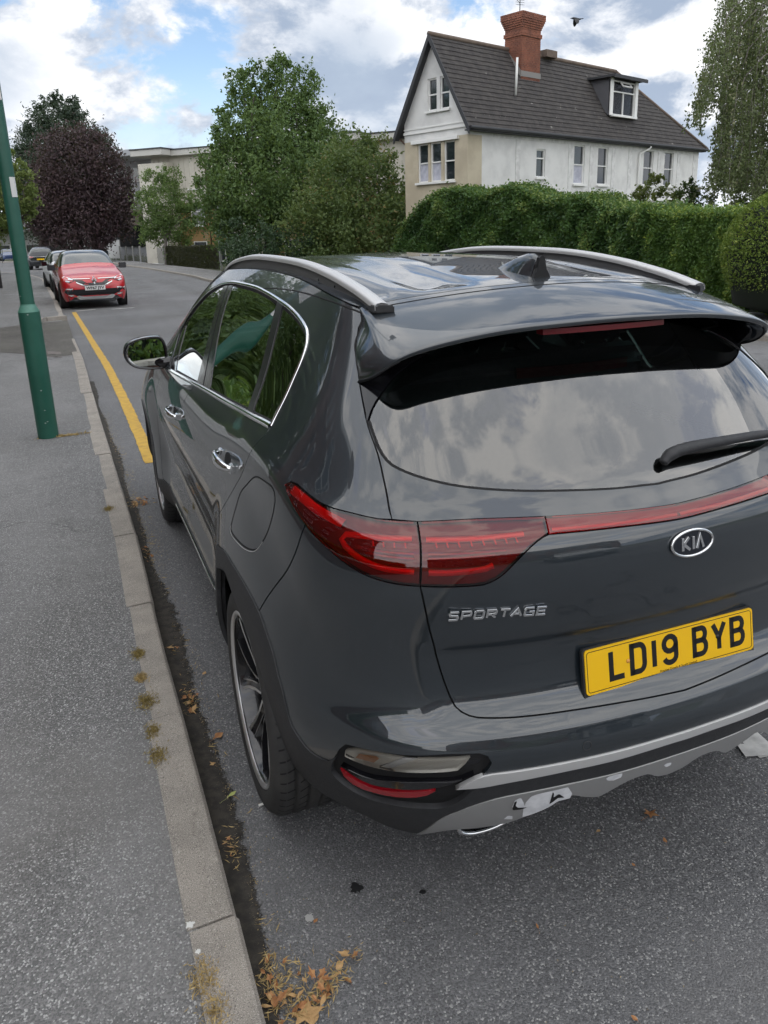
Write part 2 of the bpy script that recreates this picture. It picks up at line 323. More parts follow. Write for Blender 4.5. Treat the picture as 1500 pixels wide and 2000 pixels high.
UV = dict(
  dlo_low=[(13.75,8.93),(13.24,9.10),(11.61,9.72),(10.01,10.08),(8.88,10.20),(8.19,10.27)],
  dlo_rear=[(8.19,10.27),(8.28,10.72),(8.32,11.40),(8.28,11.99),(8.28,12.37),(8.37,12.63)],
  dlo_top=[(8.37,12.63),(8.52,12.77),(8.92,12.90),(9.55,12.99),(10.23,13.05),(11.04,13.14),(11.74,13.21),(12.74,13.24),(13.79,13.25),(14.56,13.08),(15.07,12.72),(15.32,12.30),(15.50,11.69),(15.43,10.99),(14.73,10.08),(13.75,8.93)],
  bseam=[(12.16,9.71),(11.92,8.40),(11.80,7.51),(11.58,6.43),(11.53,5.26),(11.72,4.00),(11.65,2.79),(11.59,2.47)],
  fdoor_front=[(13.75,8.93),(14.01,8.23),(14.10,7.50),(13.90,6.56),(13.71,5.48),(13.60,4.24),(13.36,3.14),(13.02,1.98)],
  rdoor_rear=[(8.19,10.27),(8.17,10.02),(8.30,9.25),(8.38,8.25),(8.62,7.44),(8.94,6.57),(9.16,6.05),(9.23,5.61),(9.17,5.22)],
  sill=[(13.03,1.94),(12.22,2.34),(11.59,2.47),(10.88,2.43),(10.22,2.33)],
  tg_up=[(5.41,13.87),(5.83,13.68),(6.05,13.45),(6.08,13.19),(6.01,12.84),(5.86,12.46),(5.59,12.00),(5.16,11.43),(4.58,10.90),(4.25,10.49),(4.04,10.11),(3.91,9.62)],
  tg_low=[(3.44,7.57),(3.36,7.18),(3.26,6.70),(3.12,6.19),(3.01,5.75),(2.92,5.38),(2.85,5.09),(2.76,4.95),(2.64,4.85),(2.48,4.80),(2.16,4.74),(1.85,4.71),(1.37,4.67),(0.90,4.62),(0.51,4.57),(0.03,4.51)],
  lamp_o_top=[(6.83,9.52),(6.63,9.66),(6.14,9.74),(5.69,9.74),(4.95,9.71),(4.36,9.63),(3.91,9.59),(3.40,9.56)],
  lamp_seam=[(3.40,9.56),(3.41,8.92),(3.43,8.11),(3.44,7.59)],
  lamp_o_bot=[(3.44,7.59),(3.84,7.62),(4.23,7.68),(4.67,7.80),(5.14,8.02),(5.60,8.32),(6.17,8.66),(6.57,8.87),(6.89,9.15),(6.95,9.28),(6.83,9.52)],
  lamp_i_top=[(3.40,9.56),(2.61,9.55),(2.10,9.49),(1.62,9.40)],
  lamp_i_bot=[(1.66,8.84),(1.85,8.57),(2.06,8.15),(2.25,7.78),(2.42,7.60),(2.57,7.55),(2.99,7.56),(3.44,7.59)],
  lamp_i_end=[(1.62,9.40),(1.66,8.84)],
  bar_top=[(1.62,9.40),(0.76,9.23),(0.10,9.14),(-0.16,9.14)],
  bar_bot=[(1.66,8.81),(0.85,8.70),(0.20,8.61),(-0.05,8.60)],
  glass_bot=[(5.13,11.46),(4.88,11.22),(4.56,10.96),(4.19,10.75),(3.75,10.61),(3.18,10.45),(2.65,10.30),(1.93,10.13),(1.26,10.00),(0.59,9.88),(0.17,9.84),(-0.39,9.82)],
  glass_side=[(5.13,11.46),(5.03,11.72),(4.72,12.02),(4.29,12.35),(3.80,12.61),(3.20,12.86)],
  pod=[(5.35,3.29),(5.50,3.00),(5.59,2.63),(5.63,2.23),(5.55,1.98),(5.21,1.74),(4.77,1.64),(4.17,1.69),(3.56,1.75),(3.21,1.81),(2.97,2.07),(2.83,2.41),(2.70,2.95),(2.59,3.32),(2.61,3.56),(2.73,3.70),(3.21,3.71),(3.78,3.60),(4.47,3.49),(5.35,3.29)],
  rev=[(5.39,3.08),(5.25,3.21),(4.69,3.39),(4.12,3.48),(3.49,3.57),(2.87,3.63),(2.87,3.55),(3.00,3.22),(3.12,3.12),(4.07,2.93),(4.50,2.85),(5.02,2.78),(5.42,2.82),(5.39,3.08)],
  refl=[(5.47,2.29),(5.22,2.10),(4.77,2.00),(4.18,2.12),(3.42,2.37),(3.61,2.10),(4.11,1.93),(4.62,1.85),(5.06,1.83),(5.35,2.01),(5.47,2.29)],
  chr_top=[(3.07,2.51),(2.70,2.95),(2.31,3.01),(1.67,3.04),(1.02,3.04),(0.35,3.07),(0.10,3.07)],
  chr_bot=[(3.07,2.51),(2.69,2.54),(2.29,2.64),(1.64,2.72),(0.99,2.72),(0.32,2.78),(0.06,2.77)],
  skid_top=[(3.71,0.34),(3.28,1.31),(2.92,1.72),(2.57,2.00),(2.24,2.13),(1.58,2.20),(0.91,2.18),(0.22,2.21),(-0.05,2.21)],
  skid_bot=[(3.71,0.34),(3.09,0.85),(2.54,0.93),(2.11,1.07),(1.86,1.33),(1.62,1.56),(1.41,1.72),(1.24,1.57),(1.00,1.39),(0.87,1.49),(0.65,1.73),(0.39,1.77),(0.20,1.54),(-0.01,1.46),(-0.22,1.58)],
  clad_bump=[(6.78,4.94),(6.74,4.42),(6.69,3.60),(6.58,2.97),(6.33,2.63),(6.10,2.45),(5.84,2.41),(5.60,2.47)],
  fuel=[(8.34,7.55),(8.16,7.93),(7.97,8.30),(7.81,8.47),(7.52,8.60),(7.28,8.66),(7.17,8.42),(7.21,7.94),(7.33,7.46),(7.43,7.12),(7.51,6.90),(7.62,6.74),(7.88,6.60),(8.31,6.53),(8.39,6.66),(8.38,7.12),(8.34,7.55)],
  bump_seam=[(7.24,5.79),(6.95,6.55),(6.45,7.58),(6.16,8.66)],
  body_seam=[(11.59,13.20),(10.26,13.43),(8.84,13.67),(7.85,13.80),(6.89,13.86),(5.84,13.81)],
  bp_l=[(12.12,9.65),(13.28,11.44),(14.28,13.20)],
  bp_r=[(11.52,9.84),(12.89,11.67),(13.71,13.34)],
  bar_l=[(9.36,10.19),(9.54,10.43),(10.18,12.68),(10.27,12.96)],
  bar_r=[(9.14,10.21),(9.37,10.47),(9.94,12.70),(9.98,12.93)],
  mir_tri=[(13.31,9.13),(14.29,10.12),(14.88,10.82),(15.10,11.09),(15.40,11.45)],
  arch_out=[(10.31,2.74),(10.34,3.12),(9.02,5.42),(8.52,5.87),(8.07,5.96),(7.62,5.95),(7.24,5.79),(7.04,5.56),(6.86,5.27),(6.78,4.94)],
  arch_in=[(9.12,4.47),(8.59,5.22),(8.33,5.08),(7.92,4.53),(7.59,3.74),(7.42,2.92),(7.17,2.44),(6.88,1.83),(6.79,1.34),(6.42,1.02),(6.14,0.82)],
  scr_a=[(2.03,1.55),(2.03,1.82),(1.98,2.03),(1.86,2.08),(1.72,2.09),(1.59,2.11),(1.52,2.12),(1.42,1.82),(1.42,1.65),(1.58,1.63),(1.64,1.51),(1.73,1.40),(1.88,1.28),(2.00,1.23),(2.03,1.55)],
  scr_b=[(2.20,1.71),(2.19,1.96),(2.12,2.03),(2.05,1.79),(2.02,1.64),(2.12,1.59),(2.20,1.71)],
  scr_c=[(1.02,2.10),(0.99,2.17),(0.88,2.17),(0.81,2.15),(0.80,1.99),(0.89,1.94),(0.98,2.00),(1.02,2.10)],
  scr_d=[(0.21,1.97),(0.18,2.02),(0.10,1.98),(0.09,1.87),(0.15,1.85),(0.21,1.97)],
  scr_e=[(2.26,1.26),(2.22,1.39),(2.15,1.34),(2.13,1.20),(2.26,1.26)],
  crk_a=[(1.69,1.60),(1.71,2.06),(1.68,1.97),(1.67,1.83),(1.61,1.93),(1.51,1.74),(1.60,1.78),(1.66,1.64),(1.69,1.60)],
  crk_b=[(2.19,1.67),(2.19,1.91),(2.16,1.94),(2.16,1.76),(2.12,1.67),(1.99,1.63),(2.06,1.58),(2.18,1.60),(2.19,1.67)],
  wing_bot=[(5.72,12.29),(4.93,12.50),(4.24,12.67),(3.20,12.86)],
)
def yz2uv(y, z, u0=9.0, v0=7.0):
    u, v = u0, v0
    for _ in range(30):
        h = .02; p = S0(u, v); a = (S0(u+h, v)-p)/h; b = (S0(u, v+h)-p)/h
        A = np.array([[a[1], b[1]], [a[2], b[2]]]); d = np.array([y-p[1], z-p[2]])
        try: s = np.linalg.solve(A, d)
        except np.linalg.LinAlgError: break
        u += float(np.clip(s[0], -.6, .6)); v = float(np.clip(v+np.clip(s[1], -.6, .6), 0.02, NR-1.02))
    return (u, v)
def crom(pts, n=8):
    P = np.asarray(pts, float)
    if len(P) < 3: return np.array([P[0]+(P[-1]-P[0])*t for t in np.linspace(0, 1, n+1)])
    closed = np.allclose(P[0], P[-1])
    Q = np.vstack([P[-2] if closed else 2*P[0]-P[1], P, P[1] if closed else 2*P[-1]-P[-2]])
    out = []
    for i in range(1, len(Q)-2):
        for k in range(n):
            t = k/n; a, b, c, d = Q[i-1:i+3]
            out.append(.5*((2*b)+(-a+c)*t+(2*a-5*b+4*c-d)*t*t+(-a+3*b-3*c+d)*t**3))
    out.append(P[-1]); return np.array(out)
def resamp(pts, step, smooth=True):
    q = crom(pts) if smooth else np.asarray(pts, float)
    if not smooth: q = np.vstack([np.linspace(q[i], q[i+1], 9)[:-1] for i in range(len(q)-1)]+[q[-1:]])
    p = S0(q[:, 0], q[:, 1]); L = np.concatenate([[0], np.cumsum(np.linalg.norm(np.diff(p, axis=0), axis=1))])
    n = max(1, int(math.ceil(L[-1]/step))); t = np.linspace(0, L[-1], n+1)
    return np.stack([np.interp(t, L, q[:, 0]), np.interp(t, L, q[:, 1])], -1)
def loop(*pls, step=.03, mirror=False):
    out = []
    for pl in pls:
        sm = True
        if isinstance(pl, tuple) and pl and pl[0] == 'straight': pl, sm = pl[1], False
        r = resamp(pl, step, sm)
        if out and np.hypot(*(r[0]-out[-1])) < .12: r = r[1:]
        out += list(r)
    if mirror:
        m = [np.array((-a, b)) for a, b in out[::-1]]
        if abs(out[-1][0]) < .15: out[-1] = np.array((0., out[-1][1])); m = m[1:]
        if abs(out[0][0]) < .15: out[0] = np.array((0., out[0][1])); m = m[:-1]
        out = out+m
    o = [out[0]]
    for q in out[1:]:
        if np.hypot(*(q-o[-1])) > 1e-3: o.append(q)
    if np.hypot(*(o[0]-o[-1])) < 1e-2: o.pop()
    return np.array(o)
def inside(poly, pts):
    x, y = pts[:, 0], pts[:, 1]; r = np.zeros(len(pts), bool); n = len(poly); j = n-1
    for i in range(n):
        xi, yi = poly[i]; xj, yj = poly[j]
        with np.errstate(divide='ignore', invalid='ignore'):
            c = ((yi > y) != (yj > y)) & (x < (xj-xi)*(y-yi)/(yj-yi+1e-30)+xi)
        r ^= c; j = i
    return r
def seg_dist(poly, pts):
    d = np.full(len(pts), 1e9)
    for i in range(len(poly)):
        a, b = poly[i], poly[(i+1) % len(poly)]; ab = b-a; t = np.clip(((pts-a)@ab)/(ab@ab+1e-12), 0, 1)
        d = np.minimum(d, np.linalg.norm(pts-(a+t[:, None]*ab), axis=1))
    return d
SHELL = [[], []]
def panel_data(poly, gap=.0022, depth=.014, off=0.0, grid=.03, inset=None):
    _, _, su, sv = Sf(poly[:, 0], poly[:, 1], True)
    sc = np.array([np.median(np.linalg.norm(su, axis=1)), np.median(np.linalg.norm(sv, axis=1))]); sc = np.maximum(sc, .03)
    q = poly*sc
    area = .5*np.sum(q[:, 0]*np.roll(q[:, 1], -1)-np.roll(q[:, 0], -1)*q[:, 1])
    if area < 0: q = q[::-1].copy(); poly = poly[::-1].copy(); su = su[::-1]; sv = sv[::-1]
    # inward normals, in the surface's own metric
    t = np.roll(q, -1, 0)-np.roll(q, 1, 0); t /= np.linalg.norm(t, axis=1)[:, None]+1e-9
    nin = np.stack([-t[:, 1], t[:, 0]], -1)
    loc = np.stack([np.linalg.norm(su, axis=1), np.linalg.norm(sv, axis=1)], -1)
    g = inset if inset is not None else gap
    q = q+nin*g*(sc/np.maximum(loc, .02))
    lo, hi = q.min(0), q.max(0)
    xs = np.arange(lo[0]+grid*.5, hi[0], grid); ys = np.arange(lo[1]+grid*.5, hi[1], grid)
    G = np.array([(x+(grid*.5 if k % 2 else 0), y) for k, y in enumerate(ys) for x in xs]) if len(xs) and len(ys) else np.zeros((0, 2))
    if len(G): G = G[inside(q, G)]
    if len(G): G = G[seg_dist(q, G) > grid*.42]
    nb = len(q); V = np.vstack([q, G]) if len(G) else q
    res = delaunay_2d_cdt([Vector(p) for p in V], [(i, (i+1) % nb) for i in range(nb)], [], 0, 1e-6)
    vv = np.array([tuple(p) for p in res[0]]); tr = [f for f in res[2] if len(f) == 3]
    tr = np.array(tr); cen = vv[tr].mean(1); tr = tr[inside(q, cen)]
    uv = vv/sc
    p, n, _, _ = Sf(uv[:, 0], uv[:, 1], True)
    P = p+n*off
    nrm = np.cross(P[tr[:, 1]]-P[tr[:, 0]], P[tr[:, 2]]-P[tr[:, 0]]); flip = (nrm*n[tr[:, 0]]).sum(1) < 0
    tr[flip] = tr[flip][:, ::-1]
    verts = [P]; norms = [n]; faces = [tuple(map(int, f)) for f in tr]
    if depth:
        bq = q/sc; bp_, bn, bsu, bsv = Sf(bq[:, 0], bq[:, 1], True)
        tt = np.roll(bp_, -1, 0)-np.roll(bp_, 1, 0); tt /= np.linalg.norm(tt, axis=1)[:, None]+1e-9
        outw = np.cross(tt, bn)
        cenn = bp_.mean(0); 
        # make sure it points away from the inside (against the inset direction)
        inn3 = bsu*(nin[:, :1]/np.maximum(loc[:, :1], .02))+bsv*(nin[:, 1:]/np.maximum(loc[:, 1:], .02))
        sgn = np.sign((outw*inn3).sum(1)); outw = -outw*np.where(sgn == 0, 1, sgn)[:, None]
        b0 = len(P); A = bp_+bn*off; B = A-bn*depth
        verts += [A, B]; norms += [outw*.8+bn*.2, outw]
        flipc = None
        for i in range(nb):
            j = (i+1) % nb; f = (b0+i, b0+j, b0+nb+j, b0+nb+i)
            if flipc is None:
                fn = np.cross(A[j]-A[i], B[i]-A[i]); flipc = fn@outw[i] > 0
            faces.append(f if flipc else f[::-1])
    return np.vstack(verts), faces, np.vstack(norms)
CARMIR = {}
def panel(name, poly, mat, parent, gap=.0022, depth=.014, off=0.0, grid=.03, both=True, shell=True, label=None):
    v, f, n = panel_data(poly, gap, depth, off, grid)
    parents = parent if isinstance(parent, (list, tuple)) else (parent, parent)
    o = mesh_obj(name, v, f, mat, parents[0], True, n); res = [o]
    if label: o['label'] = label
    if both:
        v2 = v*np.array([-1, 1, 1]); n2 = n*np.array([-1, 1, 1]); res.append(mesh_obj(name, v2, [q[::-1] for q in f], mat, parents[1], True, n2))
    if shell:
        sv_, sf, sn = panel_data(poly, gap=-.010, depth=0, off=-.011, grid=max(grid, .045))
        for s in ((1, -1) if both else (1,)):
            b = sum(len(x) for x in SHELL[0]); SHELL[0].append(sv_*np.array([s, 1, 1])); SHELL[1] += [tuple(b+i for i in (q if s > 0 else q[::-1])) for q in sf]
    return res
def ribbon_data(pl, width, off=.001, high=.002, n=6, step=.02, smooth=True, close=False):
    """half-round trim strip along a line on the body"""
    q = resamp(pl, step, smooth); p, nn, _, _ = Sf(q[:, 0], q[:, 1], True)
    t = np.gradient(p, axis=0); t /= np.linalg.norm(t, axis=1)[:, None]; s = np.cross(nn, t)
    V = []; 
    for k in range(n+1):
        a = math.pi*k/n; V.append(p+s*(math.cos(a)*width/2)+nn*(off+math.sin(a)*high))
    V = np.stack(V, 1).reshape(-1, 3); m = len(p); F = [(i*(n+1)+k, (i+1)*(n+1)+k, (i+1)*(n+1)+k+1, i*(n+1)+k+1) for i in range(m-1) for k in range(n)]
    return V, F
def ribbon(name, pls, width, mat, parent, off=.001, high=.002, both=True, n=6, step=.02, smooth=True, join=False, label=None):
    res = []
    for s in ((1, -1) if both else (1,)):
        mb = MB()
        for pl in pls:
            V, F = ribbon_data(pl, width, off, high, n, step, smooth); mb.add(V*np.array([s, 1, 1]), F if s < 0 else [f[::-1] for f in F])
        o = mb.build(name, mat, parent[0 if s > 0 else 1] if isinstance(parent, (list, tuple)) else parent, True)
        if label: o['label'] = label
        res.append(o)
    return res
def grid_patch(name, ctrl, nu, nv, mat, parent, mirror=False, solid=0.0):
    """smooth sheet through a net of points (m, n, 3)"""
    c = np.asarray(ctrl, float); m, n = c.shape[:2]
    a = np.stack([np.stack([pch(np.arange(m), c[:, j, k], np.linspace(0, m-1, nu)) for k in range(3)], -1) for j in range(n)], 1)
    b = np.stack([np.stack([pch(np.arange(n), a[i, :, k], np.linspace(0, n-1, nv)) for k in range(3)], -1) for i in range(nu)], 0)
    F = [(i*nv+j, (i+1)*nv+j, (i+1)*nv+j+1, i*nv+j+1) for i in range(nu-1) for j in range(nv-1)]
    return b.reshape(-1, 3), F

M_PAINT = pmat('car_paint_grey', (.026, .031, .038), .38, .35, 1.0, .012); bsdf(M_PAINT).inputs['Coat IOR'].default_value = 1.75
nt = M_PAINT.node_tree
_w = N(nt, 'ShaderNodeTexNoise'); lk(nt, objcoord(nt), _w.inputs['Vector']); _w.inputs['Scale'].default_value = 900; _w.inputs['Detail'].default_value = 0
lk(nt, mixc(nt, _w.outputs[0], (.010, .0155, .021), (.024, .033, .042)), bsdf(M_PAINT).inputs['Base Color'])
M_BLACK = pmat('black_gloss', (.006, .006, .008), .12, 0, .6, .03)
M_VOID = pmat('black_gap', (.004, .004, .005), .8)
M_PLASTIC = varied('black_plastic', (.022, .023, .026), (.030, .031, .034), 60, .55, 3, .15, 900)
M_RUBBER = varied('rubber', (.028, .028, .029), (.042, .041, .040), 9, .7, 4, .1, 300)
M_CHROME = pmat('chrome', (.82, .83, .84), .09, 1.0)
M_SATIN = pmat('satin_silver', (.62, .62, .62), .42, .4)
M_SILVER = pmat('silver_plastic', (.36, .36, .36), .42, .35, .15, .2)
M_SCRAPE = varied('scraped_primer', (.80, .81, .84), (.66, .67, .70), 30, .6)
M_ALLOY = pmat('machined_alloy', (.80, .80, .81), .34, .9, .4, .05)
M_ALLOYDK = pmat('dark_alloy', (.022, .022, .025), .2, .4, .8, .05)
M_GLASS = glass_mat('car_glass', (.66, .80, .76), 2.0, 1.6)
M_GLASSDK = glass_mat('privacy_glass', (.46, .64, .59), 2.4, 1.65)
M_LENS = glass_mat('red_lens', (.86, .06, .075), 1.5, 1.55)
M_CLEAR = glass_mat('clear_lens', (.80, .80, .80), 1.0, 1.5)
M_REDREF = pmat('red_reflector', (.34, .006, .014), .25, 0, .5, .05)
M_REDBRT = pmat('red_guide', (.80, .02, .03), .3, .2, .5, .05)
M_REDDK = pmat('dark_red_bowl', (.16, .008, .014), .3, .3)
M_LAMPIN = pmat('lamp_bowl', (.66, .63, .56), .3, .35)
M_SEAT = varied('seat_cloth', (.012, .012, .014), (.02, .02, .022), 60, .8)
M_TRIM = pmat('cabin_trim', (.02, .02, .022), .6)
M_LINER = pmat('roof_lining', (.20, .20, .20), .9)
M_YELLOW = pmat('plate_yellow', (.86, .50, .004), .35, 0, .3, .05)
M_INK = pmat('plate_black', (.008, .008, .009), .4)
M_WHITEP = pmat('plate_white', (.75, .75, .73), .35)

car = empty('parked_car', (0, 0, 0), 0, 'large grey family SUV parked at the kerb in front, yellow rear number plate', 'car')
U = UV
R_ = lambda l: l[::-1]
yz = lambda *pts, u0=9.0, v0=6.0: [yz2uv(y, z, u0, v0) for y, z in pts]
def build_body():
    P = {}
    # outlines that the photograph hides, given on the side elevation
    fdf = yz((2.80, 1.070), (2.97, 1.02), (3.05, .95), (3.075, .85), (3.06, .70), (3.02, .55), (2.99, .435), u0=13.5, v0=7)
    fdf[0] = U['dlo_low'][0]
    sill = yz((2.99, .435), (2.6, .435), (2.27, .435), (1.8, .432), (1.352, .43), u0=11, v0=2.4)
    b_low = U['bseam'][:6]+[sill[2]]
    arch_f = yz((1.245, .715), (1.30, .63), (1.338, .53), (1.352, .43), u0=9.3, v0=4)
    rd_rear = U['rdoor_rear'][:-2]+[arch_f[0]]
    doorlow_r = [U['bseam'][0]]+U['dlo_low'][2:]
    doorlow_f = U['dlo_low'][:2]+[U['bseam'][0]]
    # ---- doors
    rd = panel('rear_door', loop(doorlow_r, rd_rear, arch_f, R_(sill[2:]), R_(b_low)), M_PAINT, car)
    fd = panel('front_door', loop(doorlow_f, b_low, R_(sill[:3]), R_(fdf)), M_PAINT, car)
    # ---- rear wing with the roof side and windscreen pillar
    pillar = [(13.75, 8.93), (15.2, 9.1), (16.6, 9.9), (17.15, 11), (17.2, 12), (17.15, 13), (16.9, 13.95)]
    roofedge = [(16.9, 13.95), (14, 13.97), (11, 13.97), (8.2, 13.97), (6.6, 13.96), U['tg_up'][0]]
    tip = R_(U['lamp_o_bot'])[:5]
    ao = U['arch_out']
    wing = loop(R_(rd_rear), U['dlo_rear'], U['dlo_top'][:-1]+[(13.75, 8.93)], pillar, roofedge, U['tg_up'], R_(U['lamp_o_top'][:7]), tip, R_(U['bump_seam']), R_(ao[2:7])+[arch_f[0]])
    qp = panel('rear_wing', wing, M_PAINT, car, grid=.026)
    # ---- front wing
    frarch = [(3.53+.425*math.cos(rad(a)), .36+.425*math.sin(rad(a))) for a in range(175, 0, -25)]
    fa = yz(*frarch, u0=14.5, v0=4)
    fw = loop(R_(fdf), pillar[:3], ('straight', [pillar[2], (18.6, 9.4), (18.6, 4.2)]), ('straight', [(18.6, 4.2), fa[-1]]), R_(fa), ('straight', [fa[0], fdf[-1]]))
    panel('front_wing', fw, M_PAINT, car)
    # ---- front end
    panel('bonnet', loop(('straight', [(18.6, 9.4), (16.6, 9.9), (17.4, 10.1), (21, 10.25)]), ('straight', [(21, 10.25), (21, 7.6)]), ('straight', [(21, 7.6), (18.6, 7.6), (18.6, 9.4)])), M_PAINT, car, grid=.06)
    panel('front_bumper', loop(('straight', [(18.6, 7.6), (21, 7.6), (21, .2), (16.4, .2)]), ('straight', [(16.4, .2), fa[-1], (18.6, 4.2), (18.6, 7.6)])), M_PAINT, car, grid=.06)
    ws = loop(pillar[2:], ('straight', [(16.9, 13.95), (19, 13.95), (21, 13.95)]), ('straight', [(21, 13.95), (21, 10.25), (17.4, 10.1), (16.6, 9.9)]))
    panel('windscreen', ws, M_GLASS, car, gap=.004, off=-.004, depth=.004, grid=.06, shell=False)
    # ---- tailgate: strip under the window and the main skin
    gb = U['glass_bot']; gb0 = gb[:-1]+[(0.0, gb[-1][1])]
    up = loop(U['tg_up'][7:], R_(U['lamp_o_top'][6:7]+[]) if False else [U['tg_up'][-1], U['lamp_o_top'][-1]], U['lamp_i_top'], U['bar_top'][:-1]+[(0.0, U['bar_top'][-1][1])], step=.02)
    upm = np.vstack([up, [(-a, b) for a, b in up[::-1][1:]], ])
    gl = loop(R_(gb0), step=.02)                       # centre -> left
    glm = np.vstack([[(-a, b) for a, b in gl[::-1][:-1]], gl])   # right -> left
    poly = np.vstack([upm, glm]); poly = poly[np.concatenate([[True], np.hypot(*np.diff(poly, axis=0).T) > 5e-3])]
    panel('tailgate_ledge', poly, M_PAINT, car, both=False, grid=.018)
    low = loop(R_(U['bar_bot'][:-1]+[(0.0, U['bar_bot'][-1][1])]), U['lamp_i_bot'], U['tg_low'][:-1]+[(0.0, U['tg_low'][-1][1])], step=.018, mirror=True)
    tgate = panel('tailgate', low, M_PAINT, car, both=False, grid=.016)[0]
    # ---- rear window and its gloss black flanks
    side = R_(U['glass_side'])
    rg = loop([(0.0, 13.35), (2.0, 13.2), (3.46, 12.94)], side, gb0, step=.02, mirror=True)
    rw = panel('rear_window', rg, M_GLASSDK, car, gap=.003, off=-.003, depth=.005, grid=.03, both=False, shell=False)[0]
    panel('pillar_garnish', loop(U['tg_up'][4:8], U['glass_side'], ('straight', [U['glass_side'][-1], U['tg_up'][4]])), M_BLACK, car, grid=.02)
    ribbon('window_seal', [gb0], .012, M_VOID, rw, off=-.003, high=.003)
    # ---- bumper
    pod = U['pod']
    bt = U['chr_top']; bt0 = bt[1:-1]+[(0.0, bt[-1][1])]
    bl = loop(U['bump_seam'], R_(U['lamp_o_bot'])[5:] if False else U['lamp_o_bot'][0:7][::-1], U['tg_low'][:-1]+[(0.0, U['tg_low'][-1][1])], step=.02)
    bb = loop(R_(bt0), pod[12:16], pod[15:20], pod[1:3], R_(U['clad_bump']), R_(ao[6:]), step=.02)
    half = np.vstack([bl, bb]); keep = np.concatenate([[True], np.hypot(*np.diff(half, axis=0).T) > 5e-3]); half = half[keep]
    # split on the centre line, then mirror
    k = len(bl)-1
    ring = np.vstack([half[k+1:], half[:k+1]])       # centre bottom ... round the left ... centre top
    ring[0, 0] = 0; ring[-1, 0] = 0
    full = np.vstack([ring, [(-a, b) for a, b in ring[::-1][1:-1]]])
    bump = panel('rear_bumper', full, M_PAINT, car, both=False, grid=.02)[0]
    # ---- black lower cladding with the wheel-arch lip
    ai = U['arch_in']
    inn = yz((1.262, .56), (1.276, .42), (1.27, .31), (1.25, .21), u0=9.2, v0=3)
    outb = yz((1.352, .22), (1.358, .32), u0=9.6, v0=2)+R_(arch_f)[0:3]
    cl_top = loop(pod[2:12], [pod[11], U['chr_bot'][1]], U['chr_bot'][1:-1]+[(0.0, U['chr_bot'][-1][1])], step=.02)
    cl_bot = loop(R_(U['skid_top'][:-1]+[(0.0, U['skid_top'][-1][1])]), ('straight', [U['skid_top'][0], (4.4, .34), (5.3, .52), ai[-1]]), R_(ai), inn, ('straight', [inn[-1], outb[0]]), outb, [outb[-1], arch_f[0], ao[2]], ao[2:], U['clad_bump'], step=.02)
    cl_bot = cl_bot[:-1]
    ring = np.vstack([cl_bot, cl_top]); ring = ring[np.concatenate([[True], np.hypot(*np.diff(ring, axis=0).T) > 6e-3])]
    ring[0, 0] = 0; ring[-1, 0] = 0
    panel('lower_cladding', np.vstack([ring, [(-a, b) for a, b in ring[::-1][1:-1]]]), M_PLASTIC, car, both=False, off=.003, gap=.001, depth=.03, grid=.022)
    panel('pod_surround', loop(pod), M_BLACK, car, off=-.012, gap=0, depth=.004, grid=.03)
    panel('reversing_lamp', loop(U['rev']), M_CLEAR, car, off=-.001, gap=.002, depth=.010, grid=.02, shell=False)
    panel('lamp_bowl', loop(U['rev']), M_LAMPIN, car, off=-.010, gap=.002, depth=0, grid=.02, shell=False)
    panel('lamp_divider', loop(('straight', [(4.0, 3.46), (3.72, 3.5), (4.35, 2.92), (4.62, 2.86), (4.0, 3.46)])), pmat('ribbed_clear', (.75, .75, .74), .25, .4), car, off=-.006, gap=0, depth=.004, grid=.02, shell=False)
    panel('indicator', loop(('straight', [(5.1, 3.05), (4.55, 3.25), (4.75, 2.92), (5.2, 2.85), (5.1, 3.05)])), pmat('amber', (.55, .25, .12), .3, .2), car, off=-.0075, gap=0, depth=.0, grid=.02, shell=False)
    panel('reflector', loop(U['refl']), M_REDREF, car, off=-.003, gap=0, depth=.01, grid=.02, shell=False)
    panel('pod_blade', loop([(5.45, 2.45), (4.9, 2.38), (4.3, 2.55), (3.6, 2.72), (3.05, 2.80), (2.80, 3.05), (3.2, 2.66), (3.7, 2.42), (4.3, 2.28), (4.9, 2.2), (5.45, 2.45)]), M_BLACK, car, off=.002, gap=0, depth=.014, grid=.02, shell=False)
    cs = loop(U['chr_top'][:1]+U['chr_top'][1:-1]+[(0.0, U['chr_top'][-1][1])], step=.02); cs2 = loop(R_(U['chr_bot'][:-1]+[(0.0, U['chr_bot'][-1][1])]), step=.02)
    ring = np.vstack([cs2[:-1], cs]); ring[0, 0] = 0; ring[-1, 0] = 0
    panel('chrome_strip', np.vstack([ring, [(-a, b) for a, b in ring[::-1][1:-1]]]), M_SATIN, car, both=False, off=.004, gap=.0005, depth=.012, grid=.02, shell=False)
    st = loop(U['skid_top'][:-1]+[(0.0, U['skid_top'][-1][1])], step=.02); sb = loop(R_(U['skid_bot'][:-2]+[(0.0, U['skid_bot'][-2][1])]), step=.02)
    ring = np.vstack([sb[:-1], st]); ring[0, 0] = 0; ring[-1, 0] = 0
    skid = panel('skid_plate', np.vstack([ring, [(-a, b) for a, b in ring[::-1][1:-1]]]), M_SILVER, car, both=False, off=.005, gap=.0008, depth=.03, grid=.02)[0]
    for k in ('scr_a', 'scr_b', 'scr_c', 'scr_d', 'scr_e'):
        panel('paint_scrape', loop(('straight', U[k]), step=.006), M_SCRAPE, skid, both=False, off=.0062, gap=0, depth=0, grid=.01, shell=False)
    for k in ('crk_a', 'crk_b'):
        panel('crack', loop(('straight', U[k]), step=.006), M_VOID, skid, both=False, off=.0072, gap=0, depth=0, grid=.01, shell=False)
    # ---- sill
    fr_in = yz((3.09, .42), (3.10, .30), (3.12, .20), u0=13.5, v0=2)
